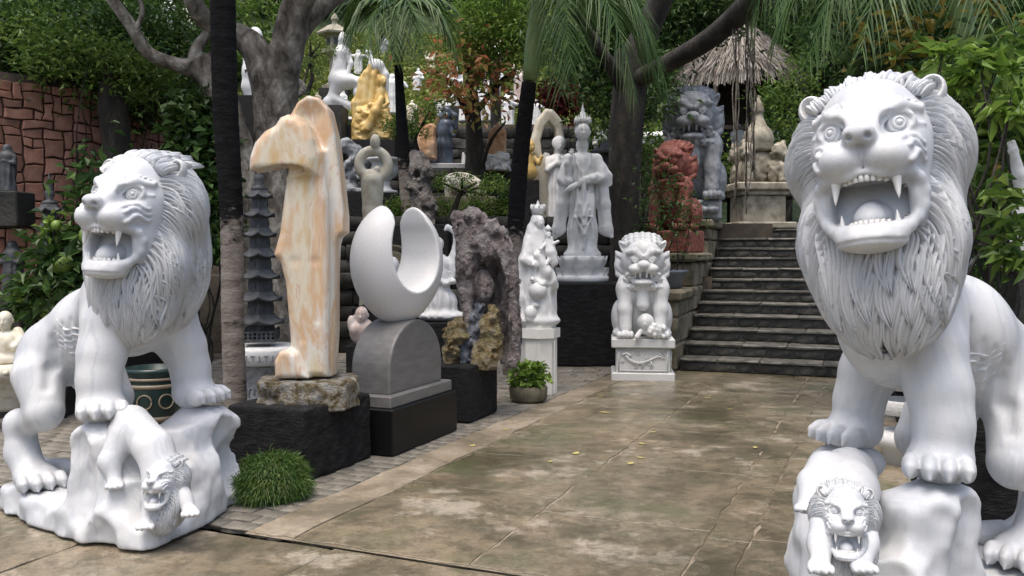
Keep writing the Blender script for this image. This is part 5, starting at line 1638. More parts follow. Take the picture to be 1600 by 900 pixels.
def palm(label, pts, rs, mats, crown_at, fronds, seed, shaft=None, group='palms among the statues', **kw):
    g0 = gh(pts[0][0], pts[0][1])
    if pts[0][2] > g0 + .03: pts = [(pts[0][0], pts[0][1], g0 - .05)] + list(pts); rs = [rs[0]] + list(rs)
    o = np.array(pts[0]); root = thing('palm_tree', label, 'palm', tuple(o), 0, group)
    sub = lambda L_: [tuple(np.array(p) - o) for p in L_]
    P = smooth_path(sub(pts), 14); m = MB()
    r = np.interp(np.linspace(0, 1, len(P)), np.linspace(0, 1, len(rs)), rs)
    # ringed bark: a small step at each old leaf scar
    Q = []; q = []
    seg_ = np.concatenate([[0], np.cumsum(np.linalg.norm(np.diff(P, axis=0), axis=1))]); step = .11
    for k in range(int(seg_[-1] / step)):
        for f, g in ((.02, 1.02), (.3, 1.0), (.9, .985)):
            s_ = (k + f) * step; Q.append([np.interp(s_, seg_, P[:, i]) for i in range(3)]); q.append(np.interp(s_, seg_, r) * g)
    Q = np.array(Q); q = np.array(q)
    cut = mats[2] if len(mats) > 2 else 1.0
    n0 = max(3, int(len(Q) * cut))
    m.tube(Q[:n0], q[:n0], 16); m.build('trunk', mats[0], root)
    if n0 < len(Q) - 3: m = MB(); m.tube(Q[n0 - 1:], q[n0 - 1:] * 1.004, 16); m.build('upper_trunk', mats[1], root)
    c = np.array(crown_at) - o
    if shaft:
        S = smooth_path([P[-1] - (0, 0, .05), (P[-1] + c) / 2, c], 5); m = MB(); m.tube(S, np.interp(np.linspace(0, 1, len(S)), (0, .3, 1), shaft), 14); m.build('crownshaft', 'crownshaft', root)
    rng = np.random.default_rng(seed)
    for (dx, dy, dz, ln, ar) in fronds:
        m = MB(); frond(m, c, (dx, dy, dz), ln, ar, rng, **kw); m.build('frond', 'palm_leaf', root, smooth=False)
    return root
def ring_fronds(n, ln, seed, el=(.2, 1.0), arch=.55):
    q = random.Random(seed); out = []
    for i in range(n):
        a = (i + q.uniform(-.3, .3)) / n * 2 * math.pi
        out.append((math.cos(a), math.sin(a), q.uniform(*el), ln * q.uniform(.85, 1.15), arch * q.uniform(.8, 1.25)))
    return out
def palm_bark(name, zt):
    """grey ringed bark that turns black above a ragged line"""
    m, nt, b = newmat(name)
    v = coords(nt, (1, 1, 2.2)); v0 = coords(nt, (1, 1, 1))
    g = ramp(nt, noise(nt, v, 6, 6, .65), [(.3, (.05, .042, .034)), (.42, (.2, .17, .145)), (.55, (.26, .23, .2)), (.7, (.3, .27, .235))])
    k = ramp(nt, noise(nt, coords(nt, (1, 1, 4)), 10, 4, .6), [(.35, grey(.004)), (.65, (.013, .013, .014))])
    sp = nt.nodes.new('ShaderNodeSeparateXYZ'); nt.links.new(v0, sp.inputs[0])
    ad = nt.nodes.new('ShaderNodeMath'); ad.operation = 'MULTIPLY_ADD'; nt.links.new(noise(nt, v, 9, 5, .75), ad.inputs[0]); ad.inputs[1].default_value = 1.1; nt.links.new(sp.outputs[2], ad.inputs[2])
    mr = nt.nodes.new('ShaderNodeMapRange'); nt.links.new(ad.outputs[0], mr.inputs[0]); mr.inputs[1].default_value = zt + .43; mr.inputs[2].default_value = zt + .62
    c = mixc(nt, mr.outputs[0], g, k)
    nt.links.new(c, b.inputs['Base Color']); b.inputs['Roughness'].default_value = .85; b.inputs['Specular IOR Level'].default_value = .15
    bump(nt, b, noise(nt, v, 22, 5, .7), .8, .02)
palm_bark('palm_one', 1.72); palm_bark('palm_two', 1.0); palm_bark('palm_three', 1.75)
stone('palm_black', [(.004, .004, .0045), (.007, .007, .008), (.012, .012, .013)], 10, .85, spec=.15, stretch=(1, 1, 4), bump_s=.8, bump_scale=24, bdist=.02)
stone('palm_grey', [(.05, .042, .034), (.2, .17, .145), (.26, .23, .2), (.3, .27, .235)], 6, .85, stretch=(1, 1, 2.2), bump_s=.6, bump_scale=20, bdist=.015)
palm('tall palm with blackened ringed trunk rising behind the turned-away lion', AT([(372, 712, 6.6), (364, 520, 6.6), (362, 340, 6.6), (352, 160, 6.6), (348, 0, 6.6), (345, -160, 6.6)]), [.088, .082, .084, .092, .092, .085], ('palm_one', 'palm_one', 1.0), at(344, -260, 6.6), ring_fronds(9, 1.9, 3, (.1, .9), .5), 41, (.08, .1, .04))
palm('thin dark-trunked palm with a bright crownshaft above the golden sculpture', AT([(640, 345, 15.2), (634, 280, 15.2), (628, 200, 15.2), (624, 130, 15.2), (622, 92, 15.2)]), [.14, .12, .1, .075, .07], ('palm_two', 'palm_two', 1.0), at(618, 14, 15.2),
     [(-1, -.3, .75, 1.25, .95), (-.6, -.8, .5, 1.1, 1.2), (.1, -1, .5, 1.1, 1.25), (.6, -.8, .6, 1.3, 1.1), (1, -.2, .6, 1.7, .95), (.8, .5, .9, 2.0, .7), (-.5, .6, 1.1, 1.8, .6), (.2, .5, 1.4, 1.7, .4), (-.9, .3, .9, 1.8, .6)], 42, (.08, .13, .06), ll=.62, width=.045, nl=40)
palm('leaning palm with black trunk and pale base beside the mother statue', AT([(800, 590, 10.9), (803, 470, 10.9), (806, 350, 10.9), (816, 220, 10.9), (828, 120, 10.9)]), [.12, .1, .105, .1, .09], ('palm_three', 'palm_three', 1.0), at(846, -40, 10.9),
     [(1, -.4, .35, 2.2, .95), (.75, -.8, .2, 2.0, 1.0), (1, .2, .55, 2.3, .85), (.3, -1, .4, 1.5, 1.2), (.15, -.7, .25, 1.3, 1.5), (.6, .8, .7, 2.0, .6), (-.5, .7, .9, 1.8, .5), (-.6, -.3, 1.1, 1.6, .4), (1, -.1, .1, 1.9, .8)], 43, (.09, .11, .07), ll=.6, width=.032, nl=48)
palm('palm with smooth green trunk rising above the foliage at the picture corner', AT([(1506, 260, 7.6), (1507, 180, 7.6), (1508, 110, 7.6), (1505, 82, 7.6)]), [.12, .12, .115, .11], ('palm_grey', 'palm_grey', 1.0), at(1496, -110, 7.6),
     [(-1, -.3, .3, 2.0, .8), (-.8, -.7, .25, 2.2, .75), (-1, .3, .5, 2.2, .7), (.6, -.8, .3, 1.9, .7), (-.3, -1, .4, 1.8, .9), (.8, .5, .7, 2.0, .6), (1, -.3, .4, 2.0, .7)], 44, (.1, .095, .085), ll=.6, width=.03, nl=46)
palm('palm whose long drooping fronds hang over the roaring lion', AT([(1420, 330, 9.3), (1418, 150, 9.3), (1416, 0, 9.3), (1412, -100, 9.3)]), [.13, .11, .1, .1], ('palm_black', 'palm_black', 1.0), at(1408, -150, 9.3),
     [(-1, -.5, .25, 2.3, .75), (-.9, -.9, .2, 2.2, .9), (-.7, -.1, .35, 2.4, .9), (-.5, -1, .3, 2.0, 1.1), (-1, .2, .6, 2.2, .5), (.5, -.9, .4, 2.0, .8), (.9, .2, .6, 2.0, .6), (-.25, -.8, .2, 1.9, 1.2)], 45, (.1, .1, .07), ll=.7, width=.036, nl=50)

# --- left-hand thicket above the red wall
def bush(name, label, blobs, n, size, leaf, seed, stems=None, cat='shrub', group=None, clump=.14, bark='bark_dark', per=14, **kw):
    b0 = np.array(blobs[0][0], float); lo = min(b[0][2] - b[1][2] for b in blobs)
    o = np.array((b0[0], b0[1], min(lo, gh(b0[0], b0[1]))))
    root = thing(name, label, cat, tuple(o), 0, group)
    m = MB(); q = random.Random(seed)
    for bl in blobs:
        tgt = np.array(bl[0]) - o
        for _ in range(stems or 2):
            e = tgt + np.array((q.uniform(-.5, .5) * bl[1][0], q.uniform(-.5, .5) * bl[1][1], q.uniform(-.2, .5) * bl[1][2]))
            s0 = np.array((q.uniform(-.06, .06), q.uniform(-.06, .06), -.05)); ww = .12 * np.linalg.norm(e)
            bumpy_tube(m, [tuple(s0)] + [tuple(s0 + (e - s0) * u + np.array((q.uniform(-ww, ww), q.uniform(-ww, ww), 0)) * .7) for u in (.25, .5, .75)] + [tuple(e)], [.022, .017, .012, .008, .004], 6, seed=seed, steps=4)
    m.build('stem', bark, root)
    crown('foliage', root, [(np.array(b[0]) - o, b[1]) for b in blobs], n, size, leaf, seed, clump, per, **kw)
    return root
def B(px, py, Y, rx, rz, ry=None):
    """an ellipsoid seen at a pixel with half sizes in pixels"""
    k = Y / F_PX
    return (np.array(at(px, py, Y)), (rx * k, (ry or rx) * k, rz * k))
bush('leafy_tree', 'dense dark green tree hanging over the top of the red wall', [B(150, 140, 10.6, 95, 80), B(60, 80, 10.9, 110, 60), B(230, 110, 11.0, 90, 80), B(150, 60, 11.2, 140, 55), B(280, 60, 11.6, 80, 50), B(20, 100, 10.2, 60, 45), B(20, 60, 10.2, 60, 40)], 20000, .085, 'leaf_dark', 51, cat='tree', clump=.13)
bush('leafy_shrub', 'lighter green leaves at the front of the wall-top thicket', [B(120, 95, 9.9, 90, 40), B(215, 120, 10.0, 60, 40), B(60, 60, 10.0, 60, 30)], 4500, .08, 'leaf_mid', 52, clump=.12)
bush('climbing_shrub', 'glossy broad-leaved climber between the red wall and the black palm', [B(310, 210, 9.4, 32, 55), B(300, 290, 9.3, 42, 60), B(325, 350, 9.2, 22, 60)], 3300, .12, 'leaf_dark', 53, clump=.1, aspect=.6)
m_ = thing('wall_tree', 'dark tree trunk with shaggy bark standing before the red wall', 'tree', at(182, 560, 9.9))
t_ = MB(); o = np.array(at(182, 560, 9.9)); bumpy_tube(t_, [tuple(np.array(p) - o) for p in AT([(182, 560, 9.9), (184, 400, 9.9), (182, 250, 9.9), (176, 170, 9.9), (170, 90, 9.9)])], [.12, .11, .13, .17, .1], 12, .3, 5); t_.build('trunk', 'bark_dark', m_)
# pomelo tree with fruit
pt = bush('pomelo_tree', 'small citrus tree with round green fruit behind the turned-away lion', [B(160, 335, 8.3, 40, 45), B(115, 410, 8.2, 50, 42), B(150, 430, 8.2, 50, 50), B(85, 470, 8.1, 50, 36), B(185, 300, 8.5, 36, 40)], 2300, .13, 'leaf_dark', 54, cat='tree', clump=.13, aspect=.5)
bush('citrus_shoot', 'pale young citrus leaves among the dark fruit tree', [B(85, 355, 8.0, 16, 10), B(60, 560 - 90, 8.0, 24, 14)], 130, .1, 'leaf_lime', 55, clump=.06)
for i, (px, py, r, lab) in enumerate(((141, 369, 17, 'round green pomelo beside the chin of the turned-away lion'), (97, 414, 16, 'round green pomelo hanging lowest but one in the citrus tree'), (76, 485, 15, 'lowest round green pomelo in the citrus tree'), (88, 352, 8, 'small yellow-green pomelo high in the citrus tree'))):
    k = 7.95 / F_PX
    f = thing('pomelo', lab, 'fruit', at(px, py, 7.95), 0, 'fruit on the citrus tree', k)
    MB().lathe([(r * .98 * math.sin(R(t)), -r * math.cos(R(t)) * (1.04 if t > 90 else 1)) for t in range(0, 181, 12)], 20).build('rind', 'fruit_green', f)
    MB().tube([(0, 0, r * .98), (1, 0, r + 5), (3, 0, r + 12)], [2, 1.2, 1], 6).build('stalk', 'bark_dark', f)

# --- trees of the middle ground
tree('feathery_tree', 'bright lime-green feathery tree above the autumn-coloured tree', (AT([(778, 260, 19), (772, 120, 19), (760, 30, 19)]), [.14, .1, .06]), [(AT([(772, 120, 19), (810, 60, 18.5), (830, 10, 18)]), [.08, .05, .03])],
     [B(790, 60, 17, 60, 50), B(750, 30, 17, 50, 40), B(840, 40, 16.5, 50, 50), B(800, 0, 17, 80, 40), B(760, 100, 17.5, 30, 22)], 9000, .10, 'bark_dark', 'leaf_bright', 61, clump=.2, aspect=.35)
tree('autumn_tree', 'small tree with sparse orange and red leaves on the terrace', (AT([(745, 320, 17.6), (742, 240, 17.6), (738, 160, 17.6), (730, 90, 17.6)]), [.26, .18, .14, .07]),
     [(AT([(740, 200, 17.6), (710, 140, 17.3), (680, 110, 17)]), [.07, .05, .02]), (AT([(740, 180, 17.6), (780, 130, 17.4), (805, 110, 17.2)]), [.07, .05, .02]), (AT([(738, 150, 17.6), (725, 80, 17.4), (730, 40, 17.2)]), [.06, .04, .02]), (AT([(744, 290, 17.6), (765, 225, 17.3), (790, 190, 17)]), [.06, .04, .02])],
     [B(710, 100, 17, 55, 32), B(765, 95, 17, 45, 30), B(690, 135, 17, 45, 26), B(745, 150, 16.8, 45, 22), B(800, 125, 17.2, 25, 22)], 620, .17, 'bark_dark', 'leaf_autumn', 62, clump=.2, per=6, aspect=.5)
bush('red_shrub', 'dark red-leaved shrub behind the looped sculpture', [B(872, 152, 17, 26, 22), B(890, 165, 17, 16, 16)], 900, .12, 'leaf_red', 63, clump=.12)
# dark tree over the goddess, with its heavy slanting limb
tree('shade_tree', 'big dark tree with a heavy slanting limb behind the white goddess', (AT([(978, 470, 12.6), (976, 380, 12.6), (974, 280, 12.6), (980, 180, 12.6), (990, 80, 12.6)]), [.26, .21, .22, .23, .25]),
     [(AT([(985, 110, 12.6), (1010, 50, 12.6), (1040, -20, 12.4), (1050, -90, 12)]), [.22, .18, .16, .12]), (AT([(984, 130, 12.6), (1050, 96, 12.0), (1110, 60, 11.4), (1170, 8, 10.8), (1230, -50, 10)]), [.13, .12, .13, .15, .16]), (AT([(982, 150, 12.6), (940, 80, 12.2), (900, 20, 12)]), [.12, .09, .06])],
     [B(960, 110, 14.4, 60, 40), B(920, 60, 14.6, 60, 50), B(1000, 40, 14.6, 80, 50), B(1080, 20, 14.4, 70, 30), B(1150, -10, 14.2, 80, 30), B(1020, 130, 13.6, 30, 50), B(940, 160, 14, 30, 30)], 12000, .11, 'bark_dark', 'leaf_dark', 64, clump=.2)
rngv = np.random.default_rng(9)
for i, (px, y1, lab) in enumerate(((1152, 330, 'thinner hanging aerial root before the stupa, left strand'), (1168, 345, 'longest hanging aerial root in front of the stupa'), (1176, 300, 'short hanging aerial root before the stupa, right strand'))):
    v_ = thing('hanging_root', lab, 'root', at(px, y1, 11.0), 0, 'aerial roots hanging from the slanting limb')
    o = np.array(at(px, y1, 11.0)); m = MB()
    for j in range(4):
        xs_ = px + rngv.normal() * 3
        pts = [tuple(np.array(at(xs_ + rngv.normal() * 2, yy, 11.0)) - o) for yy in np.linspace(y1 - rngv.uniform(0, 60), 5, 8)]
        m.tube(smooth_path(pts, 3), .0085, 5)
    m.build('root_strands', 'bark', v_, kind='stuff')
# shrubs beside the stairs
bush('thin_shrub', 'thin dark-leaved shrub in front of the red guardian lion', [B(1030, 300, 12.2, 34, 40), B(1050, 350, 12.0, 30, 40), B(1015, 370, 12.2, 28, 30), B(1000, 260, 12.6, 30, 40), B(1075, 330, 11.9, 18, 26)], 900, .07, 'leaf_dark', 65, clump=.13, per=7)
bush('garden_shrub', 'yellow-green shrub behind the white goddess', [B(950, 200, 15.5, 26, 40), B(1020, 230, 15.8, 30, 40), B(1090, 240, 18, 30, 36), B(930, 290, 15, 22, 30), B(1060, 200, 18, 40, 20)], 2800, .1, 'leaf_bright', 66, clump=.18)
bush('hut_shrub', 'mixed green shrub in front of the thatched hut', [B(1215, 170, 17.8, 30, 50), B(1225, 240, 17.5, 26, 40), B(1240, 120, 19, 26, 30), B(1140, 265, 18.3, 16, 30)], 2300, .11, 'leaf_mid', 67, clump=.18)
# hedges
def hedge(label, px0, px1, py, Y, hh, leaf, seed, n):
    bl = [B(px0 + (px1 - px0) * t, py, Y, (px1 - px0) / 9, hh, 14) for t in np.linspace(.06, .94, 8)]
    return bush('hedge', label, bl, n, .06, leaf, seed, 1, 'hedge', 'clipped hedges on the terraces', clump=.07)
hedge('long low clipped hedge along the wall behind the leaning palm', 672, 962, 328, 15.35, 15, 'leaf_mid', 71, 6500)
hedge('short clipped hedge behind the white pedestal urn', 608, 675, 330, 15.2, 18, 'leaf_mid', 72, 1800)
hedge('thin clipped hedge below the golden sculpture', 480, 640, 206, 20.4, 9, 'leaf_bright', 73, 2400)
# bonsai trees
def bonsai(label, base, pts, pads, leaf, seed, n=700):
    tree('bonsai_tree', label, (AT(pts), [.07, .05, .035, .02][:len(pts)] if len(pts) <= 4 else list(np.linspace(.07, .02, len(pts)))), [(AT([pts[len(pts) // 2], (b[0], b[1], b[2])]), [.03, .012]) for b in pads], [B(b[0], b[1], b[2], b[3], b[4]) for b in pads], n, .055, 'bark_dark', leaf, seed, 'trained bonsai on the terraces', .05)
bonsai('bonsai with cloud-like pine pads beside the orange stone', None, [(640, 290, 16.8), (655, 250, 16.8), (648, 215, 16.8), (665, 190, 16.8)], [(640, 190, 16.6, 26, 12), (672, 172, 16.6, 26, 10), (610, 200, 16.8, 20, 14), (655, 205, 16.5, 24, 9)], 'leaf_mid', 81, 1600)
bonsai('low bonsai spreading beside the rooty grey sculpture', None, [(705, 345, 15.0), (712, 320, 15.0), (722, 300, 15.0), (745, 285, 15.0)], [(690, 285, 14.8, 22, 10), (722, 278, 14.8, 18, 9), (770, 288, 14.9, 26, 12), (745, 300, 14.8, 18, 8)], 'leaf_mid', 82, 1100)
bonsai('layered bonsai left of the stone lantern', None, [(480, 150, 21), (488, 120, 21), (485, 90, 21), (500, 70, 21)], [(485, 60, 20.8, 24, 12), (510, 82, 20.8, 24, 10), (490, 105, 20.8, 28, 12), (470, 150, 20.6, 26, 10)], 'leaf_mid', 83, 1500)
bonsai('dark pine-like bonsai below the autumn tree', None, [(800, 330, 15.6), (795, 300, 15.6), (780, 280, 15.6)], [(790, 300, 15.5, 22, 10), (770, 285, 15.4, 20, 9)], 'leaf_dark', 84, 700)
# lawn on the hill
rng = np.random.default_rng(77)
n = 26000
x = rng.uniform(-8, 3.4, n); y = rng.uniform(21, 31, n)
z = np.interp(y, ys, zs) + .5 * vnoise(np.stack([x * .2, y * .2, 0 * x], -1)) * (y > 22)
mb = MB(); leaves_at(mb, np.stack([x, y, z + rng.uniform(0, .12, n)], -1), .17, rng, aspect=.5, up=1.2)
mb.build('lawn_leaves', 'lawn_leaf', None, smooth=False, kind='stuff', label='bright ground cover on the sloping hillside', cat='ground cover')
# --- trees that close the view behind
rng = random.Random(13)
spots_ = [(-30, 120, 30, 'leaf_dark'), (90, 40, 27, 'leaf_mid'), (200, 60, 30, 'leaf_dark'), (330, 60, 27, 'leaf_mid'), (430, -50, 33, 'leaf_dark'), (520, -100, 34, 'leaf_mid'), (620, -90, 36, 'leaf_dark'), (700, -100, 35, 'leaf_mid'), (800, -70, 34, 'leaf_dark'), (900, 60, 31, 'leaf_mid'), (960, 130, 24, 'leaf_mid'), (1010, 40, 32, 'leaf_dark'), (1120, 10, 33, 'leaf_mid'), (1230, 50, 30, 'leaf_dark'), (1290, 130, 24, 'leaf_dark'), (1350, 30, 28, 'leaf_mid'), (1450, 70, 25, 'leaf_dark'), (1560, 40, 24, 'leaf_mid'), (1640, 140, 22, 'leaf_dark'), (-160, 90, 20, 'leaf_mid'), (-330, 120, 18, 'leaf_dark'), (1760, 160, 18, 'leaf_mid'), (1900, 200, 16, 'leaf_dark')]
where = ['at the far picture edge beyond the red wall', 'beyond the red wall thicket', 'beyond the hanging thicket', 'beyond the forked fig limbs', 'above the grey fig trunk', 'above the stone lantern', 'beyond the slender dark palm', 'on the hilltop above the autumn tree', 'beyond the lime feathery tree', 'beyond the leaning palm crown', 'just behind the white goddess', 'beyond the big shade tree', 'behind the thatched hut roof', 'right of the thatched hut', 'between hut and roaring lion', 'above the roaring lion head', 'behind the roaring lion ear', 'behind the green palm trunk', 'at the far picture corner', 'outside the frame beyond the red wall', 'farthest out behind the end of the red wall', 'outside the frame past the picture corner', 'farthest out beyond the lion flank']
for i, ((px, py, Y, lf), w) in enumerate(zip(spots_, where)):
    k = Y / F_PX; c = np.array(at(px, py, Y)); zg = c[2] - 4.5
    bl = [(c + np.array((rng.uniform(-1.6, 1.6), rng.uniform(-1, 1), rng.uniform(-1.8, 2.6))), (rng.uniform(1.1, 1.8), 1.3, rng.uniform(.8, 1.4))) for _ in range(8)]
    tree('woodland_tree', ('dark' if lf == 'leaf_dark' else 'mid-green') + ' woodland tree ' + w, ([(c[0], c[1], zg), (c[0] + .2, c[1], c[2] - 1.5), (c[0], c[1], c[2] + 1)], [.22, .17, .08]), [([(c[0] + .2, c[1], c[2] - 1.5), tuple((c + b[0]) / 2 + .1), tuple(b[0])], [.09, .06, .02]) for b in bl[:3]], bl, 6000, .24, 'bark_dark', lf, 100 + i, 'woodland trees closing the view', .3)
# --- foliage right of the roaring lion
bush('broadleaf_shrub', 'bright broad-leaved shrub beside the mane of the roaring lion', [B(1520, 150, 6.0, 50, 60), B(1580, 200, 5.8, 50, 70), B(1490, 100, 6.6, 36, 30), B(1560, 330, 5.8, 40, 60), B(1600, 120, 6.2, 50, 50), B(1540, 250, 6.2, 36, 60)], 1500, .13, 'leaf_mid', 91, clump=.12, per=8, aspect=.42)
bush('broadleaf_shrub', 'darker shrub deep behind the mane of the roaring lion', [B(1560, 200, 7.2, 90, 120), B(1480, 160, 7.6, 60, 70), B(1440, 110, 8.4, 70, 50), B(1590, 380, 6.8, 60, 80), B(1400, 60, 9.2, 70, 50)], 5200, .13, 'leaf_dark', 92, clump=.16, aspect=.45)
bush('broadleaf_shrub', 'pale young leaf rosettes above the ear of the roaring lion', [B(1475, 85, 5.6, 12, 12), B(1525, 90, 5.5, 16, 14), B(1500, 120, 5.6, 16, 12), B(1585, 160, 5.3, 20, 20), B(1560, 110, 5.5, 14, 12)], 260, .12, 'leaf_bright', 96, clump=.04, per=10, aspect=.36)
bush('broadleaf_shrub', 'few broad leaves in front of the white figure with a raised arm', [B(1590, 380, 5.1, 16, 40), B(1570, 300, 5.2, 10, 24)], 150, .13, 'leaf_mid', 97, clump=.05, per=8, aspect=.4)
bush('yellow_twigs', 'sparse yellowing leaves on twigs above the roaring lion', [B(1425, 30, 7.8, 30, 22), B(1365, 60, 8.2, 20, 16), B(1410, 80, 7.8, 20, 14), B(1560, 10, 6.8, 30, 10)], 170, .11, 'leaf_yellow', 93, clump=.12, per=4, aspect=.6)
# --- clipped grass tuft and potted plant by the path
gt = thing('grass_tuft', 'rounded tuft of fine green grass beside the black stone block', 'grass', gnd(412, 786), 0)
rg = np.random.default_rng(5); n = 13000
d = unit(rg.normal(size=(n, 3))); d[:, 2] = np.abs(d[:, 2])
b0 = d * np.array((.215, .19, .19)) + np.array((0, .14, 0)); L = rg.uniform(.75, 1.02, n)[:, None]
e = d * np.array((.27, .24, .25)) * L * (1 + .16 * fbm(d * 2.2, 2)[:, None]) + np.array((0, .14, .03)) + rg.normal(size=(n, 3)) * .03; mid = b0 * .45 + e * .55 + np.array((0, 0, .03)); e = e - np.array((0, 0, .02))
w = unit(np.cross(d, rg.normal(size=(n, 3)))) * .0035
V = np.stack([b0 - w, b0 + w, mid + w * .8, mid - w * .8, e], 1).reshape(-1, 3); k = np.arange(n)[:, None] * 5
mb = MB(); mb.add(V, k + np.array([[0, 1, 2, 3]])); mb.f.append(k + np.array([[3, 2, 4]])); mb.build('blades', 'grass_blade', gt, smooth=False, kind='stuff')
pl_ = thing('potted_plant', 'leafy green plant in a low round dark stone pot by the path', 'plant', gnd(826, 630), 0)
MB().lathe([(.16, 0), (.19, .03), (.195, .14), (.17, .16), (.15, .12), (0, .11)], 24, (0, .15, 0)).build('pot', 'parapet_stone', pl_)
crown('foliage', pl_, [(np.array((0, .15, .26)), (.17, .16, .13))], 420, .075, 'leaf_bright', 95, .03, 6, aspect=.75)

# ------------------------------------------------------------------ pagodas and the carved drum
def pagoda(label, px, py, Y, tiers, w0, w1, H, mat, n=6, rail=True, rz=10):
    r = stat('stone_pagoda', label, px, py, Y, rz, 'pagoda', 'stone pagodas')
    z = 0.0
    if rail:
        MB().box((0, 0, 2.5), (w0 * .62, w0 * .62, 2.5), bevel=.8).build('foot_slab', mat, r, smooth=False)
        for i in range(4):
            m = MB()
            for q in np.linspace(-.56, .56, 8): m.box((q * w0, -w0 * .58, 11), (1.6, 1.4, 6))
            m.box((0, -w0 * .58, 16), (w0 * .6, 1.6, 1.4)); m.box((0, -w0 * .58, 10), (w0 * .6, 1.2, .9))
            for s in (-1, 1): m.box((s * w0 * .58, -w0 * .58, 12), (2.4, 2.4, 8), bevel=.5)
            o = m.build('railing', mat, r, smooth=False); o.rotation_euler = (0, 0, i * math.pi / 2)
        z = 5.0
    hh = (H - z) * .80 / tiers
    for t in range(tiers):
        f = t / max(tiers - 1, 1); w = w0 * (1 - f) + w1 * f
        bw = w * .56; h = hh * (1.12 - .24 * f)
        b = MB(); b.lathe([(bw * 1.06, z), (bw, z + 1), (bw * .97, z + h * .62), (bw * 1.1, z + h * .66)], n, rot=math.pi / n); bo = b.build('storey', mat, r, smooth=False)
        for k in range(n):
            a = 2 * math.pi * k / n
            d = bw * math.cos(math.pi / n) + .1
            m = MB(); wd, ht = bw * .16, h * .2
            out = [(-wd, 0), (wd, 0), (wd, ht)] + [(wd * math.cos(R(q)), ht + wd * math.sin(R(q))) for q in (30, 60, 90, 120, 150)] + [(-wd, ht)]
            m.add([(x, -.9, y) for x, y in out] + [(x, .6, y) for x, y in out], [tuple(range(len(out)))] + [(i, i + len(out), (i + 1) % len(out) + len(out), (i + 1) % len(out)) for i in range(len(out))])
            o = m.build('window_niche', 'figure_dark', bo, (d * math.cos(a), d * math.sin(a), z + h * .14), False); o.rotation_euler = (0, 0, a + math.pi / 2)
        zr = z + h * .6; m = MB(); P = []; nn = n * 6
        for (rr, zz, lift) in ((.6, -.02, 0), (.98, .0, .10), (1.0, .05, .11), (.8, .13, .04), (.66, .26, .01), (.56, .42, 0)):
            for k in range(nn):
                a = 2 * math.pi * k / nn + math.pi / n
                e = abs(((k % 6) / 6.0) * 2 - 1)            # 1 at the corners
                q = math.cos(math.pi / n) / math.cos((((k % 6) / 6.0) - .5) * 2 * math.pi / n)
                P.append((w * rr * q * math.cos(a), w * rr * q * math.sin(a), zr + h * (zz + lift * e ** 2 * 1.6)))
        Fs = [(j * nn + k, j * nn + (k + 1) % nn, (j + 1) * nn + (k + 1) % nn, (j + 1) * nn + k) for j in range(5) for k in range(nn)] + [tuple(range(nn - 1, -1, -1))]
        m.add(P, Fs).build('eaves', mat, r, smooth=False)
        z += h
    f = H - z
    MB().lathe([(w1 * .5, z - 1), (w1 * .52, z + f * .1), (w1 * .22, z + f * .16), (w1 * .34, z + f * .3), (w1 * .3, z + f * .42), (w1 * .18, z + f * .46), (w1 * .27, z + f * .55), (w1 * .16, z + f * .62), (w1 * .22, z + f * .7), (w1 * .1, z + f * .78), (w1 * .12, z + f * .84), (0, z + f)], 16).build('finial', mat, r)
    return r
pagoda('tall seven-storey dark stone pagoda beside the black palm trunk', 408, 533, 8.3, 7, 42, 24, 292, 'figure_dark')
pagoda('small dark stone pagoda half hidden in the citrus tree', 82, 520, 9.0, 6, 34, 22, 250, 'figure_dark', rail=False)
dr = stat('carved_drum', 'round carved grey stone table with key-pattern rim under the tall pagoda', 414, 655, 8.3, 0, 'table')
MB().lathe([(46, 0), (48, 4), (48, 18), (42, 24), (40, 66), (44, 72), (46, 84), (58, 90)], 36).build('pedestal', 'figure_grey', dr)
MB().lathe([(56, 90), (62, 92), (62, 112), (60, 116), (0, 116)], 48).build('table_top', 'carved_white', dr)
m = MB()
for i in range(40):
    a = i / 40 * 6.283; x, y = 62.4 * math.cos(a), 62.4 * math.sin(a)
    m.box((x, y, 98 if i % 2 else 106), (.7, 3.4, 1.2), rz=a); m.box((x, y, 102), (.7, .9, 5), rz=a)
m.build('key_pattern', 'figure_grey', dr, smooth=False, kind='stuff')
m = MB()
for i in range(14):
    a = i / 14 * 6.283
    m.tube([(41.5 * math.cos(a + .12 * math.cos(t)), 41.5 * math.sin(a + .12 * math.cos(t)), 45 + 11 * math.sin(t)) for t in np.linspace(0, 5.6, 12)], 1.6, 6)
m.build('scroll_relief', 'figure_grey', dr, kind='stuff')

# ------------------------------------------------------------------ thatched hut
HY = 20.0
hz = at(1150, 262, HY).z
hut = thing('thatched_hut', 'small open hut with a shaggy grey thatched roof among the trees', 'hut', (at(1152, 262, HY).x, HY, hz), R(12))
ke = HY / F_PX
he, ha, hw = (262 - 132) * ke, (262 - 42) * ke, 94 * ke
MB().box((0, 0, -.35), (hw * 1.0, hw * .9, .35)).build('floor_slab', 'wall_dark', hut, smooth=False)
for sx in (-.72, -.1, .72):
    for sy in (-.7, .7): MB().tube([(sx * hw, sy * hw, 0), (sx * hw, sy * hw, he + .1)], .055, 8).build('post', 'wood_dark', hut)
for q in range(9): MB().box((-hw * .72 + q * hw * .18, hw * .66, he / 2), (hw * .085, .02, he / 2)).build('plank', 'wood_dark', hut, smooth=False)
MB().box((0, -hw * .7, .75), (hw * .72, .03, .04)).build('rail', 'wood_dark', hut, smooth=False)
roof = MB(); n = 24
P = []
for (r_, z_) in ((1.0, he), (.72, he + (ha - he) * .42), (.3, he + (ha - he) * .88), (.02, ha)):
    for k in range(n):
        a = 2 * math.pi * k / n; P.append((hw * r_ * math.cos(a) * .97, hw * r_ * math.sin(a) * .97, z_))
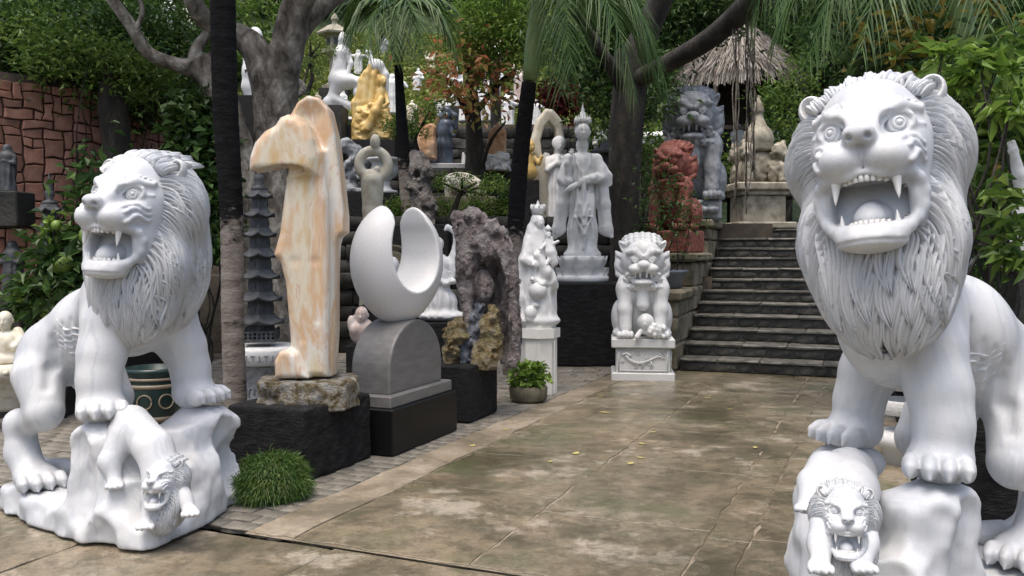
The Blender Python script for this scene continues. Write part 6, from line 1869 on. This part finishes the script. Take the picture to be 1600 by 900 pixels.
ro = roof.add(P, [(j * n + k, j * n + (k + 1) % n, (j + 1) * n + (k + 1) % n, (j + 1) * n + k) for j in range(3) for k in range(n)]).build('roof', 'wood_dark', hut)
rg = np.random.default_rng(3); n = 6500
a = rg.uniform(0, 2 * math.pi, n); t = rg.random(n) ** .7
rr = np.interp(t, (0, .12, .55, 1), (.04, .3, .72, 1.02)); zz = np.interp(t, (0, .12, .55, 1), (ha, he + (ha - he) * .88, he + (ha - he) * .42, he))
o_ = np.stack([np.cos(a) * rr * hw, np.sin(a) * rr * hw, zz + rg.uniform(.0, .05, n)], -1)
sl_ = unit(np.stack([np.cos(a) * .72, np.sin(a) * .72, np.full(n, -.62)], -1)) + rg.normal(size=(n, 3)) * .1
sl_ = sl_ * (1 - .55 * (t[:, None] > .85)) + np.array((0, 0, -.55)) * (t[:, None] > .85)
L = rg.uniform(.22, .45, n)[:, None]; w = unit(np.cross(sl_, np.stack([np.cos(a), np.sin(a), np.ones(n)], -1))) * rg.uniform(.008, .018, (n, 1))
V = np.stack([o_ - w, o_ + w, o_ + sl_ * L + w * .4, o_ + sl_ * L - w * .4], 1).reshape(-1, 3)
MB().add(V, np.arange(n)[:, None] * 4 + np.array([[0, 1, 2, 3]])).build('thatch', 'thatch_straw', ro, smooth=False, kind='stuff')

# ------------------------------------------------------------------ statues of the terraces
def simple(name, label, px, py, Y, mat, lo, hi, fn, h=1.3, rz=0.0, part='figure', mod=None, group=None):
    r = stat(name, label, px, py, Y, rz, group=group)
    c = Clay(lo, hi, h); fn(c); clay_obj(part, c, mat, r, mod); return r
GT = 'statues standing on the terraces'
# ring-bodied mother figure
def f(c):
    c.chain([(0, 0, 0), (0, 0, 90), (-2, 0, 150), (-2, 0, 196)], [24, 17, 15, 18], k=4); c.torus((0, 0, 222), (.15, -1, .1), 22, 8, k=2)
    c.ell((3, -2, 257), (8, 8, 12), k=1); c.ell((-4, -4, 208), (8, 6, 7), k=4); c.ell((6, -4, 214), (6, 5, 6), k=3)
    c.chain([(3, -19, 190), (2, -22, 60)], [2, 3], k=3, op='s'); c.cut_below(0)
simple('ring_sculpture', 'cream stone figure whose arms form a ring, behind the crescent', 585, 480, 11.6, 'figure_cream', (-44, -34, -3), (44, 34, 276), f, 1.5, group=GT)
# smiling white figure with halo behind the crescent
def f(c):
    c.ell((0, 0, 20), (26, 18, 22), k=4); c.ell((0, -2, 40), (20, 15, 18), k=6); hd(c, (0, -6, 62), 30); c.ell((-18, -8, 26), (8, 8, 14), k=4); c.ell((18, -8, 26), (8, 8, 14), k=4); c.cut_below(0)
r = simple('smiling_figure', 'white smiling bald figure with a dark halo seen through the crescent', 614, 478, 10.0, 'figure_white', (-36, -28, -2), (36, 24, 84), f, 1.3, group=GT)
m = MB(); m.lathe([(30, 0), (32, 2), (32, 5), (28, 5), (27, 2)], 28); m.lathe([(20, 0), (22, 3), (17, 3)], 28); m.box((0, 0, 1), (22, 22, 1)); o = m.build('halo', 'parapet_stone', r, (0, 14, 64)); o.rotation_euler = (R(90), 0, 0)
plinth('low black plinth behind the crescent sculpture', 560, 668, 478, 606, 10.2)
# pinkish laughing figure
def f(c):
    c.ell((0, 0, 20), (20, 15, 22), k=4); hd(c, (0, -4, 46), 27); c.ell((-8, -10, 24), (10, 7, 9), k=4); c.ell((-16, -6, 34), (6, 6, 12), k=4); c.cut_below(0)
simple('laughing_figure', 'small pinkish laughing figure between the amber sculpture and the crescent', 566, 538, 8.6, 'figure_pink', (-28, -22, -2), (28, 20, 66), f, 1.2, group=GT)
plinth('dark plinth under the small pinkish laughing figure', 545, 592, 538, 636, 8.62)
# white kneeling woman with upward sweep
def f(c):
    c.ell((0, 0, 8), (40, 26, 10), k=3); c.ell((2, 0, 28), (24, 18, 24), k=8); c.chain([(0, 0, 40), (2, 0, 70), (0, 0, 92)], [15, 13, 13], k=6); c.ell((0, -1, 88), (18, 11, 10), k=4)
    hd(c, (-4, -5, 112), 20, -.2); c.ell((-4, 2, 120), (10, 10, 11), k=3)
    c.chain([(12, 0, 90), (22, 2, 104), (26, 2, 126), (22, 2, 142)], [5, 6, 5, 3.5], k=3); c.chain([(22, 2, 140), (12, 0, 146), (8, -2, 142)], [5, 4, 2], k=3)
    for j in range(5): c.chain([(16, -6, 82 - 6 * j), (22 + j, -2, 100 - 5 * j), (26 + j, 2, 118 - 8 * j)], [2, 3, 1.5], k=2)
    for j in range(5): c.ell((-20 + 10 * j, -12, 62 - 3 * (j % 2)), (8, 8, 5), k=2)
    c.cut_below(0)
simple('kneeling_woman', 'white statue of a woman in a ruffled dress with one arm swept up', 688, 501, 9.9, 'figure_white', (-46, -32, -2), (46, 32, 154), f, 1.25, mod=folds(2, 50, 1.4, 12, 4), group=GT)
plinth('dark plinth under the white kneeling woman', 640, 735, 501, 606, 9.95)
# gnarled root-like sculpture
def f(c):
    q = random.Random(8)
    c.chain([(0, 0, 0), (8, 0, 30), (0, 0, 60), (4, 0, 84), (-2, 0, 104)], [26, 18, 15, 17, 13], k=6)
    for i in range(16):
        z = q.uniform(5, 100); a = q.uniform(0, 6.28); rr = q.uniform(10, 22)
        c.chain([(0, 0, z), (rr * math.cos(a), rr * .7 * math.sin(a), z + q.uniform(-14, 18))], [9, q.uniform(4, 8)], k=4)
    for i in range(14): c.ell((q.uniform(-20, 20), q.uniform(-22, -8), q.uniform(8, 104)), (q.uniform(3, 6),) * 3, k=3, op='s')
    c.rough(3, .09, 3, 2); c.cut_below(0)
simple('gnarled_sculpture', 'gnarled root-like grey stone sculpture full of hollows', 655, 352, 14.6, 'root_stone', (-44, -40, -3), (48, 40, 124), f, 1.5, part='rock_body', group=GT)
plinth('dark stone ledge under the gnarled grey sculpture', 606, 704, 352, 436, 14.7)
# urn
r = stat('stone_urn', 'white fluted stone urn on a low black wall', 601, 303, 16.0, cat='urn')
MB().lathe([(20, 0), (20, 5), (12, 7), (8, 14), (9, 18), (7, 20), (18, 28), (21, 38), (20, 46), (25, 50), (28, 52), (28, 55), (22, 55), (18, 48), (0, 46)], 36, squash=lambda a, z: 1 + (.035 * math.cos(a * 18) if 24 < z < 45 else 0)).build('urn_body', 'figure_white', r)
# dragon
def f(c):
    c.chain([(-20, 0, 66), (-6, -4, 74), (8, 0, 62), (20, 0, 48), (14, 0, 34), (-4, 0, 26), (-12, 0, 14), (0, 0, 4)], [9, 10, 11, 12, 11, 10, 11, 14], k=5)
    c.ell((-28, -4, 62), (12, 9, 9), k=4); c.ell((-38, -6, 58), (7, 6, 4), k=3); c.chain([(-26, 0, 68), (-20, 2, 80)], [3, 1.5], k=2); c.chain([(10, -6, 56), (-2, -12, 44), (-8, -12, 36)], [6, 5, 4], k=3); c.chain([(18, -4, 44), (24, -10, 28), (16, -12, 22)], [6, 5, 4], k=3)
    c.box((0, 0, 3), (26, 16, 3.5), rd=1, k=2); c.rough(1.4, .2, 2, 3); c.cut_below(0)
simple('dragon_statue', 'dark grey coiled beast statue behind the hooded amber sculpture', 548, 301, 16.0, 'figure_grey', (-50, -26, -2), (40, 26, 90), f, 1.3, part='dragon_body', group=GT)
plinth('low black wall block under the urn and the dark beast', 500, 640, 303, 352, 16.05, depth=.4)
# mermaid
def f(c):
    c.ell((-8, 0, 12), (34, 14, 5), k=2); c.chain([(-28, 0, 20), (-36, 0, 40), (-24, 0, 44), (0, 0, 34)], [6, 7, 7, 6], k=3)
    c.chain([(-24, 0, 14), (-8, 0, 8), (14, 0, 12), (22, 0, 34), (14, 0, 54)], [5, 6, 7, 8, 10], k=4)
    c.chain([(-34, 0, 38), (-22, 0, 62), (-12, 0, 74)], [6, 9, 13], k=5); c.ell((-10, 0, 72), (24, 15, 13), k=6); c.ell((20, -2, 70), (14, 10, 9), k=5)
    c.chain([(-20, 0, 78), (-16, 0, 96), (-12, 0, 114)], [13, 10, 13], k=6); c.chain([(-4, -4, 116), (2, -6, 98), (-2, -8, 84)], [5, 4, 3], k=3); c.chain([(-22, 4, 114), (-24, 4, 94), (-20, 2, 82)], [5, 4, 3], k=3)
    hd(c, (-6, -3, 136), 18, .5); c.ell((-9, 2, 138), (9, 9, 11), k=3); c.chain([(-13, 4, 134), (-18, 6, 116)], [6, 4], k=4); c.cut_below(0)
simple('mermaid_statue', 'pale blue-grey seated mermaid with looped tail on the hillside', 548, 200, 20.9, 'figure_white', (-52, -22, -2), (44, 24, 152), f, 1.4, group=GT)
plinth('black plinth under the seated mermaid', 515, 572, 200, 262, 20.6, depth=.5)
# golden woman
def f(c):
    c.poly([(-28, 0), (32, 0), (34, 30), (26, 54), (6, 60), (-20, 50), (-30, 26)], 1, -18, 20, rd=8, k=2); c.rough(3.0, .12, 3, 5)
    for (a, b, top_, r_) in ((-20, 4, 84, 6), (-13, 0, 108, 6.5), (-4, -3, 118, 6.5), (5, -2, 116, 6), (12, 2, 104, 6), (-9, 6, 114, 7)): c.chain([(a - 4, b, 20), (a - 5, b, 60), (a, b, top_ - 14), (a + 5, b, top_)], [r_, r_ + 1, r_, r_ * .6], k=2)
    c.chain([(-2, -20, 18), (10, -22, 44), (18, -16, 64)], [6, 7, 5], k=3); c.chain([(14, -6, 60), (19, -6, 78)], [7, 6], k=3); hd(c, (20, -9, 92), 16, .6); c.ell((16, 0, 95), (8, 8, 10), k=3); c.chain([(24, -6, 74), (28, -12, 58), (20, -18, 50)], [3.5, 3, 2.5], k=2); c.cut_below(0)
r = simple('golden_sculpture', 'golden-yellow sculpture of a woman with flowing hair and white bird on top', 580, 222, 20.2, 'figure_gold', (-50, -32, -2), (50, 34, 132), f, 1.35, part='carved_body', group=GT)
def f2(c):
    c.ell((8, 0, 118), (13, 8, 10), k=2); c.chain([(2, 0, 124), (-2, 0, 136)], [5, 3], k=3); c.ell((-4, -2, 138), (5, 4, 4), k=2); c.chain([(14, 0, 118), (22, 2, 104), (24, 2, 70)], [6, 6, 3], k=3)
c = Clay((-14, -14, 60), (34, 14, 148), 1.2); f2(c); clay_obj('white_bird', c, 'figure_white', r)
plinth('black plinth under the golden-yellow sculpture', 545, 622, 222, 270, 20.25, depth=.5)
# blue-robed and dark ladies, orange stones
def f(c):
    c.chain([(0, 0, 0), (2, 0, 30), (4, 0, 52)], [16, 12, 9], k=4); c.chain([(4, 0, 50), (6, 0, 62)], [10, 10], k=4); hd(c, (6, -2, 74), 13); c.chain([(-4, 4, 50), (-6, 4, 72), (6, 4, 84), (18, 4, 76), (20, 4, 58)], [5, 5, 6, 5, 4], k=4); c.chain([(12, -4, 56), (18, -8, 44)], [4, 3], k=2); c.cut_below(0)
simple('veiled_lady', 'dark blue-grey slender lady under an arching veil', 692, 258, 18.3, 'figure_blue', (-28, -22, -2), (34, 20, 96), f, 1.2, mod=folds(2, 50, .9, 8, 2), group=GT)
def f(c):
    c.poly([(-14, 0), (14, 0), (13, 50), (10, 56), (-2, 54), (-9, 78), (-13, 78)], 1, -11, 11, rd=4, k=0); c.rough(1.4, .1, 2, 6); c.cut_below(0)
simple('orange_pillar', 'rough orange stone pillar with a slanting top', 668, 250, 18.0, 'orange_stone', (-22, -18, -2), (22, 18, 88), f, 1.2, part='rock_body', group=GT)
def f(c):
    c.poly([(-16, 0), (16, 0), (16, 34), (15, 62), (4, 74), (-8, 64), (-15, 36)], 1, -12, 12, rd=4, k=0); c.rough(2, .12, 3, 7); c.cut_below(0)
r = simple('orange_rock', 'orange rock on a white broken foot beneath the leaning palm', 775, 268, 17.8, 'orange_stone', (-26, -20, -2), (26, 20, 84), f, 1.3, part='rock_body', group=GT)
c = Clay((-28, -24, -2), (28, 24, 34), 1.3); c.poly([(-20, 0), (22, 0), (20, 26), (10, 30), (-14, 26)], 1, -16, 16, rd=4, k=0); c.rough(3, .15, 3, 9); c.cut_below(0); clay_obj('white_foot', c, 'figure_white', r)
def f(c):
    for x, hh_, rr in ((-10, 22, 5), (0, 30, 6), (10, 24, 5), (4, 16, 7)): c.chain([(x * .7, 0, 0), (x, 0, hh_)], [rr + 2, 2], k=3)
    c.cut_below(0)
simple('flame_statue', 'small spiky white sculpture at the foot of the stepped grey wall', 734, 262, 18.2, 'figure_white', (-24, -16, -2), (24, 16, 42), f, 1.1, group=GT)
plinth('long pale stone ledge under the dark veiled lady', 640, 760, 258, 266, 18.35, 'pale_granite', .4)
# cream buffalo
def f(c):
    c.ell((-4, 0, 24), (28, 14, 16), k=4); c.ell((16, -2, 20), (16, 11, 12), k=5); c.ell((30, -4, 10), (9, 7, 6), k=4)
    for x, y in ((-22, -7), (-14, 7), (14, -7), (20, 6)): c.chain([(x, y, 18), (x, y, 2)], [6, 4.5], k=3)
    c.chain([(26, -8, 16), (30, -16, 20), (24, -20, 24)], [2.5, 2, 1], k=1); c.chain([(26, 2, 16), (30, 10, 20)], [2.5, 1], k=1); c.cut_below(0)
simple('buffalo_statue', 'cream stone buffalo lowering its head beyond the clipped hedge', 722, 309, 16.4, 'figure_cream', (-40, -26, -2), (46, 22, 46), f, 1.2, part='buffalo_body', group=GT)
plinth('reddish stone ledge under the cream buffalo', 672, 775, 309, 345, 16.45, 'parapet_stone', .4)
# looped sculpture and child
def f(c):
    out = [(-16, 96), (-24, 108), (-26, 130), (-18, 160), (-4, 178), (8, 176), (22, 160), (26, 130), (22, 100), (12, 80), (22, 60), (26, 36), (20, 10), (10, 0), (-16, 0), (-26, 20), (-28, 44), (-22, 66)]
    c.poly(out, 1, -12, 12, rd=6, k=0); c.poly([(2, 92), (-10, 108), (-12, 128), (-6, 150), (2, 158), (12, 146), (13, 124), (10, 104)], 1, -30, 30, rd=0, k=2, op='s')
    c.chain([(-26, 0, 102), (-36, -4, 112), (-34, -6, 126)], [7, 6, 4], k=4); c.cut_below(0)
simple('loop_sculpture', 'cream and pink stone sculpture shaped like a tall open loop', 855, 350, 15.3, 'figure_cream', (-48, -22, -2), (36, 22, 190), f, 1.4, part='loop', rz=6, group=GT)
def f(c):
    c.ell((0, 0, 12), (14, 11, 13), k=3); c.chain([(0, 0, 16), (-2, 0, 34)], [11, 9], k=4); hd(c, (2, -3, 52), 19, .6); c.ell((-2, 3, 56), (9, 9, 11), k=3); c.chain([(8, 0, 36), (16, -4, 26), (20, -6, 36)], [4, 3.5, 3], k=2); c.cut_below(0)
simple('child_statue', 'small ochre figure of a seated child beside the cream loop', 826, 282, 15.0, 'figure_gold', (-24, -20, -2), (30, 18, 70), f, 1.1, group=GT)
plinth('dark stone post under the small ochre child', 812, 842, 282, 440, 15.02)
# angel
def f(c):
    c.chain([(0, 0, 0), (0, 0, 50), (0, 0, 88)], [20, 16, 15], k=5); c.ell((0, 0, 92), (19, 11, 12), k=5); hd(c, (0, -4, 116), 21, .2); c.ell((0, 2, 121), (11, 11, 11), k=3)
    for s in (-1, 1): c.chain([(s * 16, 0, 94), (s * 17, -9, 78), (s * 3, -15, 88)], [6, 5, 4], k=3)
    c.chain([(0, -15, 86), (0, -16, 100)], [4, 2], k=2); c.cut_below(0)
r = simple('angel_statue', 'grey-white praying angel with tall wings behind the goddess', 873, 345, 15.1, 'figure_white', (-36, -28, -2), (36, 24, 136), f, 1.25, mod=folds(2, 80, 1.3, 10, 5), group=GT)
for s in (-1, 1):
    c = Clay((-34, -8, -20), (34, 12, 84), 1.3); c.poly([(0, 60), (s * -6, 76), (s * -14, 78), (s * -22, 64), (s * -24, 30), (s * -16, -14), (s * -10, -10), (s * -4, 20)], 1, 0, 6, rd=2.5, k=0)
    for j in range(4): c.chain([(s * -(8 + 4 * j), -1, 62 - 6 * j), (s * -(12 + 2.5 * j), -1, -6 + 7 * j)], [1, 1.4], k=1, op='s')
    clay_obj('wing', c, 'figure_white', r, loc=(-s * 8, 11, 30))
# stone lantern behind the goddess and on the hill
def lantern(label, px, py, Y, s, mat):
    r = stat('stone_lantern', label, px, py, Y, 20, 'lantern', 'stone lanterns'); r.scale = tuple(q * s for q in r.scale)
    footing(px, py, Y, 24 * s, label)
    MB().lathe([(22, 0), (22, 6), (14, 9), (10, 14), (9, 50), (12, 54), (22, 60), (22, 66)], 6).build('post', mat, r, smooth=False)
    MB().lathe([(15, 66), (16, 70), (15, 86), (17, 90)], 6).build('light_box', mat, r, smooth=False)
    for k in range(6): 
        a = k / 6 * 6.283 + math.pi / 6; o = MB().box((0, 0, 0), (.8, 4, 6)).build('opening', 'figure_dark', r, (13.6 * math.cos(a), 13.6 * math.sin(a), 78), False); o.rotation_euler = (0, 0, a)
    MB().lathe([(16, 89), (30, 90), (31, 93), (22, 99), (12, 106), (5, 109), (4, 113), (7, 117), (5, 122), (0, 128)], 6).build('cap', mat, r, smooth=False)
lantern('tan stone lantern high on the hillside beside bonsai', 524, 140, 25.5, .92, 'old_stone')
lantern('dark stone lantern behind the shoulder of the goddess', 956, 350, 15.15, 1.2, 'figure_dark')
lantern('tiny white lantern below the thatched eaves', 1094, 215, 18.6, .46, 'figure_white')
# robed white figures scattered behind; each one a little different
def robed(label, px, py, Y, H, mat='figure_white', veil=True, arms=0, lean=0.0, seed=0, name='robed_statue'):
    def f(c):
        w = H * .2
        c.chain([(0, 0, 0), (lean * .4, 0, H * .4), (lean, 0, H * .74)], [w * .95, w * .72, w * .66], k=H * .04); c.ell((lean, 0, H * .74), (w * .95, w * .55, H * .09), k=H * .04)
        hd(c, (lean, -H * .02, H * .90), H * .15)
        if veil: c.chain([(lean, H * .02, H * .92), (lean, H * .05, H * .7), (lean * .5, H * .06, H * .4)], [H * .085, w * .8, w * .7], k=H * .04)
        for s in (-1, 1):
            if arms == 0: c.chain([(lean + s * w * .8, 0, H * .74), (lean + s * w * .85, -H * .05, H * .6), (lean, -H * .12, H * .64)], [H * .05, H * .045, H * .03], k=H * .02)
            elif arms == 1: c.chain([(lean + s * w * .8, 0, H * .76), (lean + s * w * 1.5, -H * .02, H * .74), (lean + s * w * 1.9, -H * .04, H * .66)], [H * .06, H * .06, H * .035], k=H * .02)
            else: c.chain([(lean + s * w * .7, 0, H * .76), (lean + s * w * 1.0, 0, H * .92), (lean + s * w * .7, 0, H * 1.08)], [H * .05, H * .04, H * .025], k=H * .02)
        c.cut_below(0)
    if name == 'robed_statue': footing(px, py, Y, H * .24, label)
    return simple(name, label, px, py, Y, mat, (-H * .5 - abs(lean), -H * .3, -2), (H * .5 + abs(lean), H * .3, H * 1.14), f, max(1.0, H / 75), mod=folds(2, H * .7, H * .012, 9, seed), group=GT)
robed('white robed figure with open arms behind the blue-grey guardian lion', 1056, 330, 16.6, 152, arms=1, seed=1)
robed('small white veiled figure beside the stupa spire', 1153, 252, 20.3, 58, seed=2)
robed('white figure half hidden right of the stupa', 1205, 250, 20.3, 56, seed=3, arms=0)
robed('white draped figure under the orange leaves', 706, 168, 22.2, 64, seed=4, lean=5)
robed('white twisting figure right of the autumn trunk', 770, 190, 22.0, 74, seed=5, arms=2)
robed('small white figure against the autumn tree trunk', 746, 193, 22.1, 58, seed=6)
robed('pinkish slender figure on the lawn beside the leaning palm', 812, 165, 23.5, 58, 'figure_pink', seed=7, arms=2)
robed('white carved figure group behind the thin palm', 613, 178, 22.6, 62, seed=8, arms=1)
robed('white figure peeping above the goddess shoulder', 938, 262, 16.0, 60, seed=9)
robed('pale grey figure in the shade far behind the fig trunk', 402, 175, 23.0, 70, 'figure_grey', seed=10)
robed('little white figure on the wall beside the amber hood', 536, 178, 25.0, 36, seed=11)
for i_, (px_, py_, Y_, H_, mt_, ar_, lb_) in enumerate((
        (500, 178, 23.5, 34, 'old_stone', 0, 'tiny tan figure below the stone lantern'), (560, 118, 27.5, 40, 'figure_white', 1, 'tiny white figure high on the lawn left of the thin palm'),
        (650, 150, 25.5, 44, 'figure_white', 0, 'small white figure on the lawn right of the thin palm'), (676, 120, 27.5, 36, 'figure_cream', 2, 'tiny cream figure with raised arms on the lawn'),
        (725, 190, 21.8, 46, 'figure_white', 1, 'small white figure with open arms left of the autumn trunk'), (792, 200, 21.6, 60, 'figure_white', 0, 'white figure standing between autumn tree and leaning palm'),
        (690, 192, 21.7, 34, 'figure_white', 2, 'tiny white figure with raised arms above the orange pillar'), (600, 92, 29.0, 36, 'figure_grey', 0, 'tiny grey figure at the top of the lawn'),
        (640, 196, 21.5, 40, 'figure_cream', 0, 'small cream figure at the lawn edge behind the thin palm'), (780, 108, 27.0, 40, 'figure_white', 2, 'tiny white figure under the lime feathery tree'),
        (838, 205, 21.4, 50, 'figure_white', 1, 'white figure with open arms right of the leaning palm'), (260, 48, 24.0, 52, 'figure_white', 0, 'tall white figure above the thicket at the fig limb'),
        (300, 45, 25.0, 44, 'figure_cream', 0, 'cream figure above the thicket behind the fig fork'), (470, 190, 21.3, 34, 'old_stone', 0, 'tiny tan figure beside the ring-shaped ornament'))):
    robed(lb_, px_, py_, Y_, H_, mt_, seed=30 + i_, arms=ar_, lean=(-4, 0, 4)[i_ % 3], veil=bool(i_ % 2))
# white torso on black block behind the fig
def f(c):
    c.chain([(2, 0, 0), (0, 0, 16), (4, 0, 40), (0, 0, 58), (4, 0, 78)], [11, 13, 16, 10, 13], k=6); c.chain([(-6, 0, 84), (-12, 0, 102)], [5, 3], k=4); c.ell((8, 0, 94), (11, 9, 14), k=4); c.cut_below(0)
simple('torso_statue', 'slender white abstract torso beside the black palm trunk', 392, 152, 20.5, 'figure_white', (-24, -20, -2), (30, 20, 116), f, 1.3, group=GT)
plinth('black plinth under the slender white torso', 372, 414, 152, 240, 20.55)
def f(c):
    c.torus((6, 0, 30), (0, -1, 0), 11, 4.5, k=3); c.chain([(-8, 0, 0), (-8, 0, 22), (-4, 0, 34)], [9, 7, 6], k=4); c.cut_below(0)
simple('ring_ornament', 'small grey ring-shaped ornament left of the amber hood', 457, 168, 19.9, 'root_stone', (-24, -12, -2), (26, 12, 52), f, 1.2, part='ring', group=GT)
plinth('dark ledge under the small ring-shaped ornament', 436, 540, 168, 262, 20.0, 'wall_dark', .4)

# ------------------------------------------------------------------ left edge
def f(c):
    c.ell((0, 0, 22), (30, 22, 26), k=4); c.ell((6, -10, 30), (20, 16, 20), k=6); hd(c, (2, -8, 66), 30, .2); c.chain([(18, -2, 48), (30, -10, 34), (22, -20, 26)], [8, 7, 5], k=4); c.chain([(-18, -2, 48), (-30, -10, 34)], [8, 7], k=4); c.chain([(-26, -10, 8), (0, -22, 6), (26, -10, 8)], [9, 8, 9], k=5); c.cut_below(0)
simple('seated_figure', 'cream seated round-bellied figure cut by the picture edge', 12, 566, 7.6, 'figure_cream', (-44, -36, -2), (44, 28, 90), f, 1.4)
r = stat('stone_basin', 'yellowish studded stone basin under the cream seated figure', 10, 640, 7.6, cat='basin')
MB().lathe([(20, 0), (24, 6), (26, 20), (58, 54), (64, 58), (64, 72), (56, 74), (0, 74)], 32).build('basin_body', 'figure_cream', r)
for i in range(18):
    a = i / 18 * 6.283; MB().lathe([(4.5, 0), (3.6, 2.2), (0, 3.4)], 10).build('stud', 'figure_cream', r, (64 * math.cos(a), 64 * math.sin(a), 65)).rotation_euler = (0, R(90), a)
def f(c):
    c.chain([(-40, 0, 16), (0, 0, 14), (40, 0, 10)], [17, 17, 11], k=6); c.ell((-34, -4, 32), (16, 13, 13), k=5); c.ell((6, -8, 26), (26, 10, 7), k=4); c.chain([(10, -8, 12), (30, -14, 8), (48, -8, 8)], [9, 8, 6], k=4); c.cut_below(0)
simple('reclining_figure', 'dark brown reclining stone figure behind the cream seated one', 58, 592, 8.3, 'figure_dark', (-66, -26, -2), (66, 22, 54), f, 1.4)
plinth('dark low table under the reclining brown figure', 0, 125, 592, 650, 8.35, 'wall_dark', .35)
for (px, py, H, lab) in ((20, 462, 86, 'mossy relief figure leaning against the foot of the red wall'), (12, 300, 74, 'dark weathered figure on a bracket of the red wall')):
    Yw = 9.05
    robed(lab, px, py, Yw, H, 'figure_dark', seed=H, name='relief_figure')
    plinth('mossy stone block under the ' + lab.split(' ', 1)[1].split(' on ')[0].split(' leaning')[0] + (' of the wall foot' if py > 400 else ' of the wall bracket'), px - 30, px + 30, py, 640 if py > 400 else 355, Yw + .05, 'wall_dark', .18, floor=py > 400)
r = stat('glazed_drum', 'dark green glazed ceramic pot with ochre bands between the lion legs', 243, 668, 6.9, cat='pot')
MB().lathe([(30, 0), (34, 6), (40, 40), (42, 70), (40, 84), (44, 90), (44, 96), (38, 96), (34, 80), (0, 78)], 32).build('pot_body', 'glazed_pot', r)
for z0, z1 in ((14, 22), (66, 72), (78, 82)): MB().lathe([(np.interp(z0, (0, 40, 70, 96), (33, 40, 42, 42)) + .6, z0), (np.interp(z1, (0, 40, 70, 96), (33, 40, 42, 42)) + .6, z1)], 32).build('ochre_band', 'pot_band', r)
for i in range(8):
    a = i / 8 * 6.283; m = MB(); m.tube([(11 * math.cos(t), 0, 11 * math.sin(t)) for t in np.linspace(0, 6.283, 18)], 1.2, 6); o = m.build('medallion', 'pot_band', r, (40.6 * math.cos(a), 40.6 * math.sin(a), 46)); o.rotation_euler = (0, 0, a + math.pi / 2)

# ------------------------------------------------------------------ right edge
for i, (px, py, rr, hh_, lab) in enumerate(((1418, 690, 52, 24, 'lowest round white stone seat behind the front legs of the roaring lion'), (1412, 640, 36, 22, 'banded white stone drum on top of the round white seat'), (1408, 604, 34, 18, 'topmost shallow white stone bowl behind the front legs'))):
    r = stat('garden_stool', lab, px, py + 6, 6.3, cat='stone seat', group='white stone rounds behind the roaring lion')
    if i == 1: prof = [(rr * .96, 0), (rr, 2), (rr, hh_ - 2), (rr * .96, hh_), (rr * .8, hh_), (rr * .78, hh_ - 4), (0, hh_ - 4)]
    elif i == 0: prof = [(rr * .7, -40), (rr * .7, -6), (rr * .9, 0), (rr, hh_ * .4), (rr * .95, hh_ * .8), (rr * .7, hh_), (0, hh_)]
    else: prof = [(rr * .4, 0), (rr * .6, 3), (rr, hh_), (rr * .92, hh_), (rr * .5, 6), (0, 5)]
    MB().lathe(prof, 36).build('stone_round', 'carved_white', r)
    if i == 1:
        for k in range(12):
            a = k / 12 * 6.283; MB().box((rr * math.cos(a), rr * math.sin(a), hh_ / 2), (.8, 5, 4), rz=a, bevel=.5).build('carved_panel', 'carved_white', r, smooth=False)
rk = Clay((-.55, -.45, -.02), (.55, .45, .95), .016); rk.box((0, 0, .42), (.42, .32, .46), rd=.05); rk.rough(.02, 8, 3, seed=12); rk.cut_below(0)
p = gnd(1625, 842); clay_obj('stone_block', rk, 'black_granite', None, loc=(p.x, p.y + .35, 0), label='rough black stone block behind the flank of the roaring lion', cat='plinth')
def f(c):
    c.ell((0, 0, 10), (26, 20, 12), k=3); c.chain([(6, 0, 14), (4, 0, 60), (14, 0, 110)], [16, 18, 22], k=8); c.chain([(0, -6, 92), (-14, -12, 60), (-26, -14, 30)], [10, 8, 4], k=4); c.chain([(6, 0, 118), (-6, -4, 150), (-14, -6, 178)], [13, 10, 7], k=5)
    hand(c, (-16, -7, 186), (-.4, -.1, 1), 14); c.ell((24, 2, 140), (16, 15, 20), k=6); c.cut_below(0)
simple('raised_hand_statue', 'white marble figure with a raised arm at the far picture edge', 1592, 424, 5.5, 'figure_white', (-48, -34, -2), (54, 28, 220), f, 1.6)
plinth('dark block under the figure with a raised arm', 1572, 1622, 424, 640, 5.52, 'wall_dark')
robed('white robed figure hidden among broad leaves behind the lion mane', 1545, 420, 7.4, 230, seed=22, arms=0)
plinth('dark block under the robed figure among broad leaves', 1515, 1575, 420, 600, 7.42, 'wall_dark')
f_ = thing('yellow_fruit', 'yellow-orange fruit hanging among the leaves beside the raised arm', 'fruit', at(1564, 270, 5.7), 0, None, 5.7 / F_PX)
MB().lathe([(15 * math.sin(R(t)), -17 * math.cos(R(t))) for t in range(0, 181, 12)], 18).build('rind', 'fruit_yellow', f_)
MB().tube([(0, 0, 16), (1, 0, 22), (3, 0, 30)], [2, 1.3, 1], 6).build('stalk', 'bark_dark', f_)
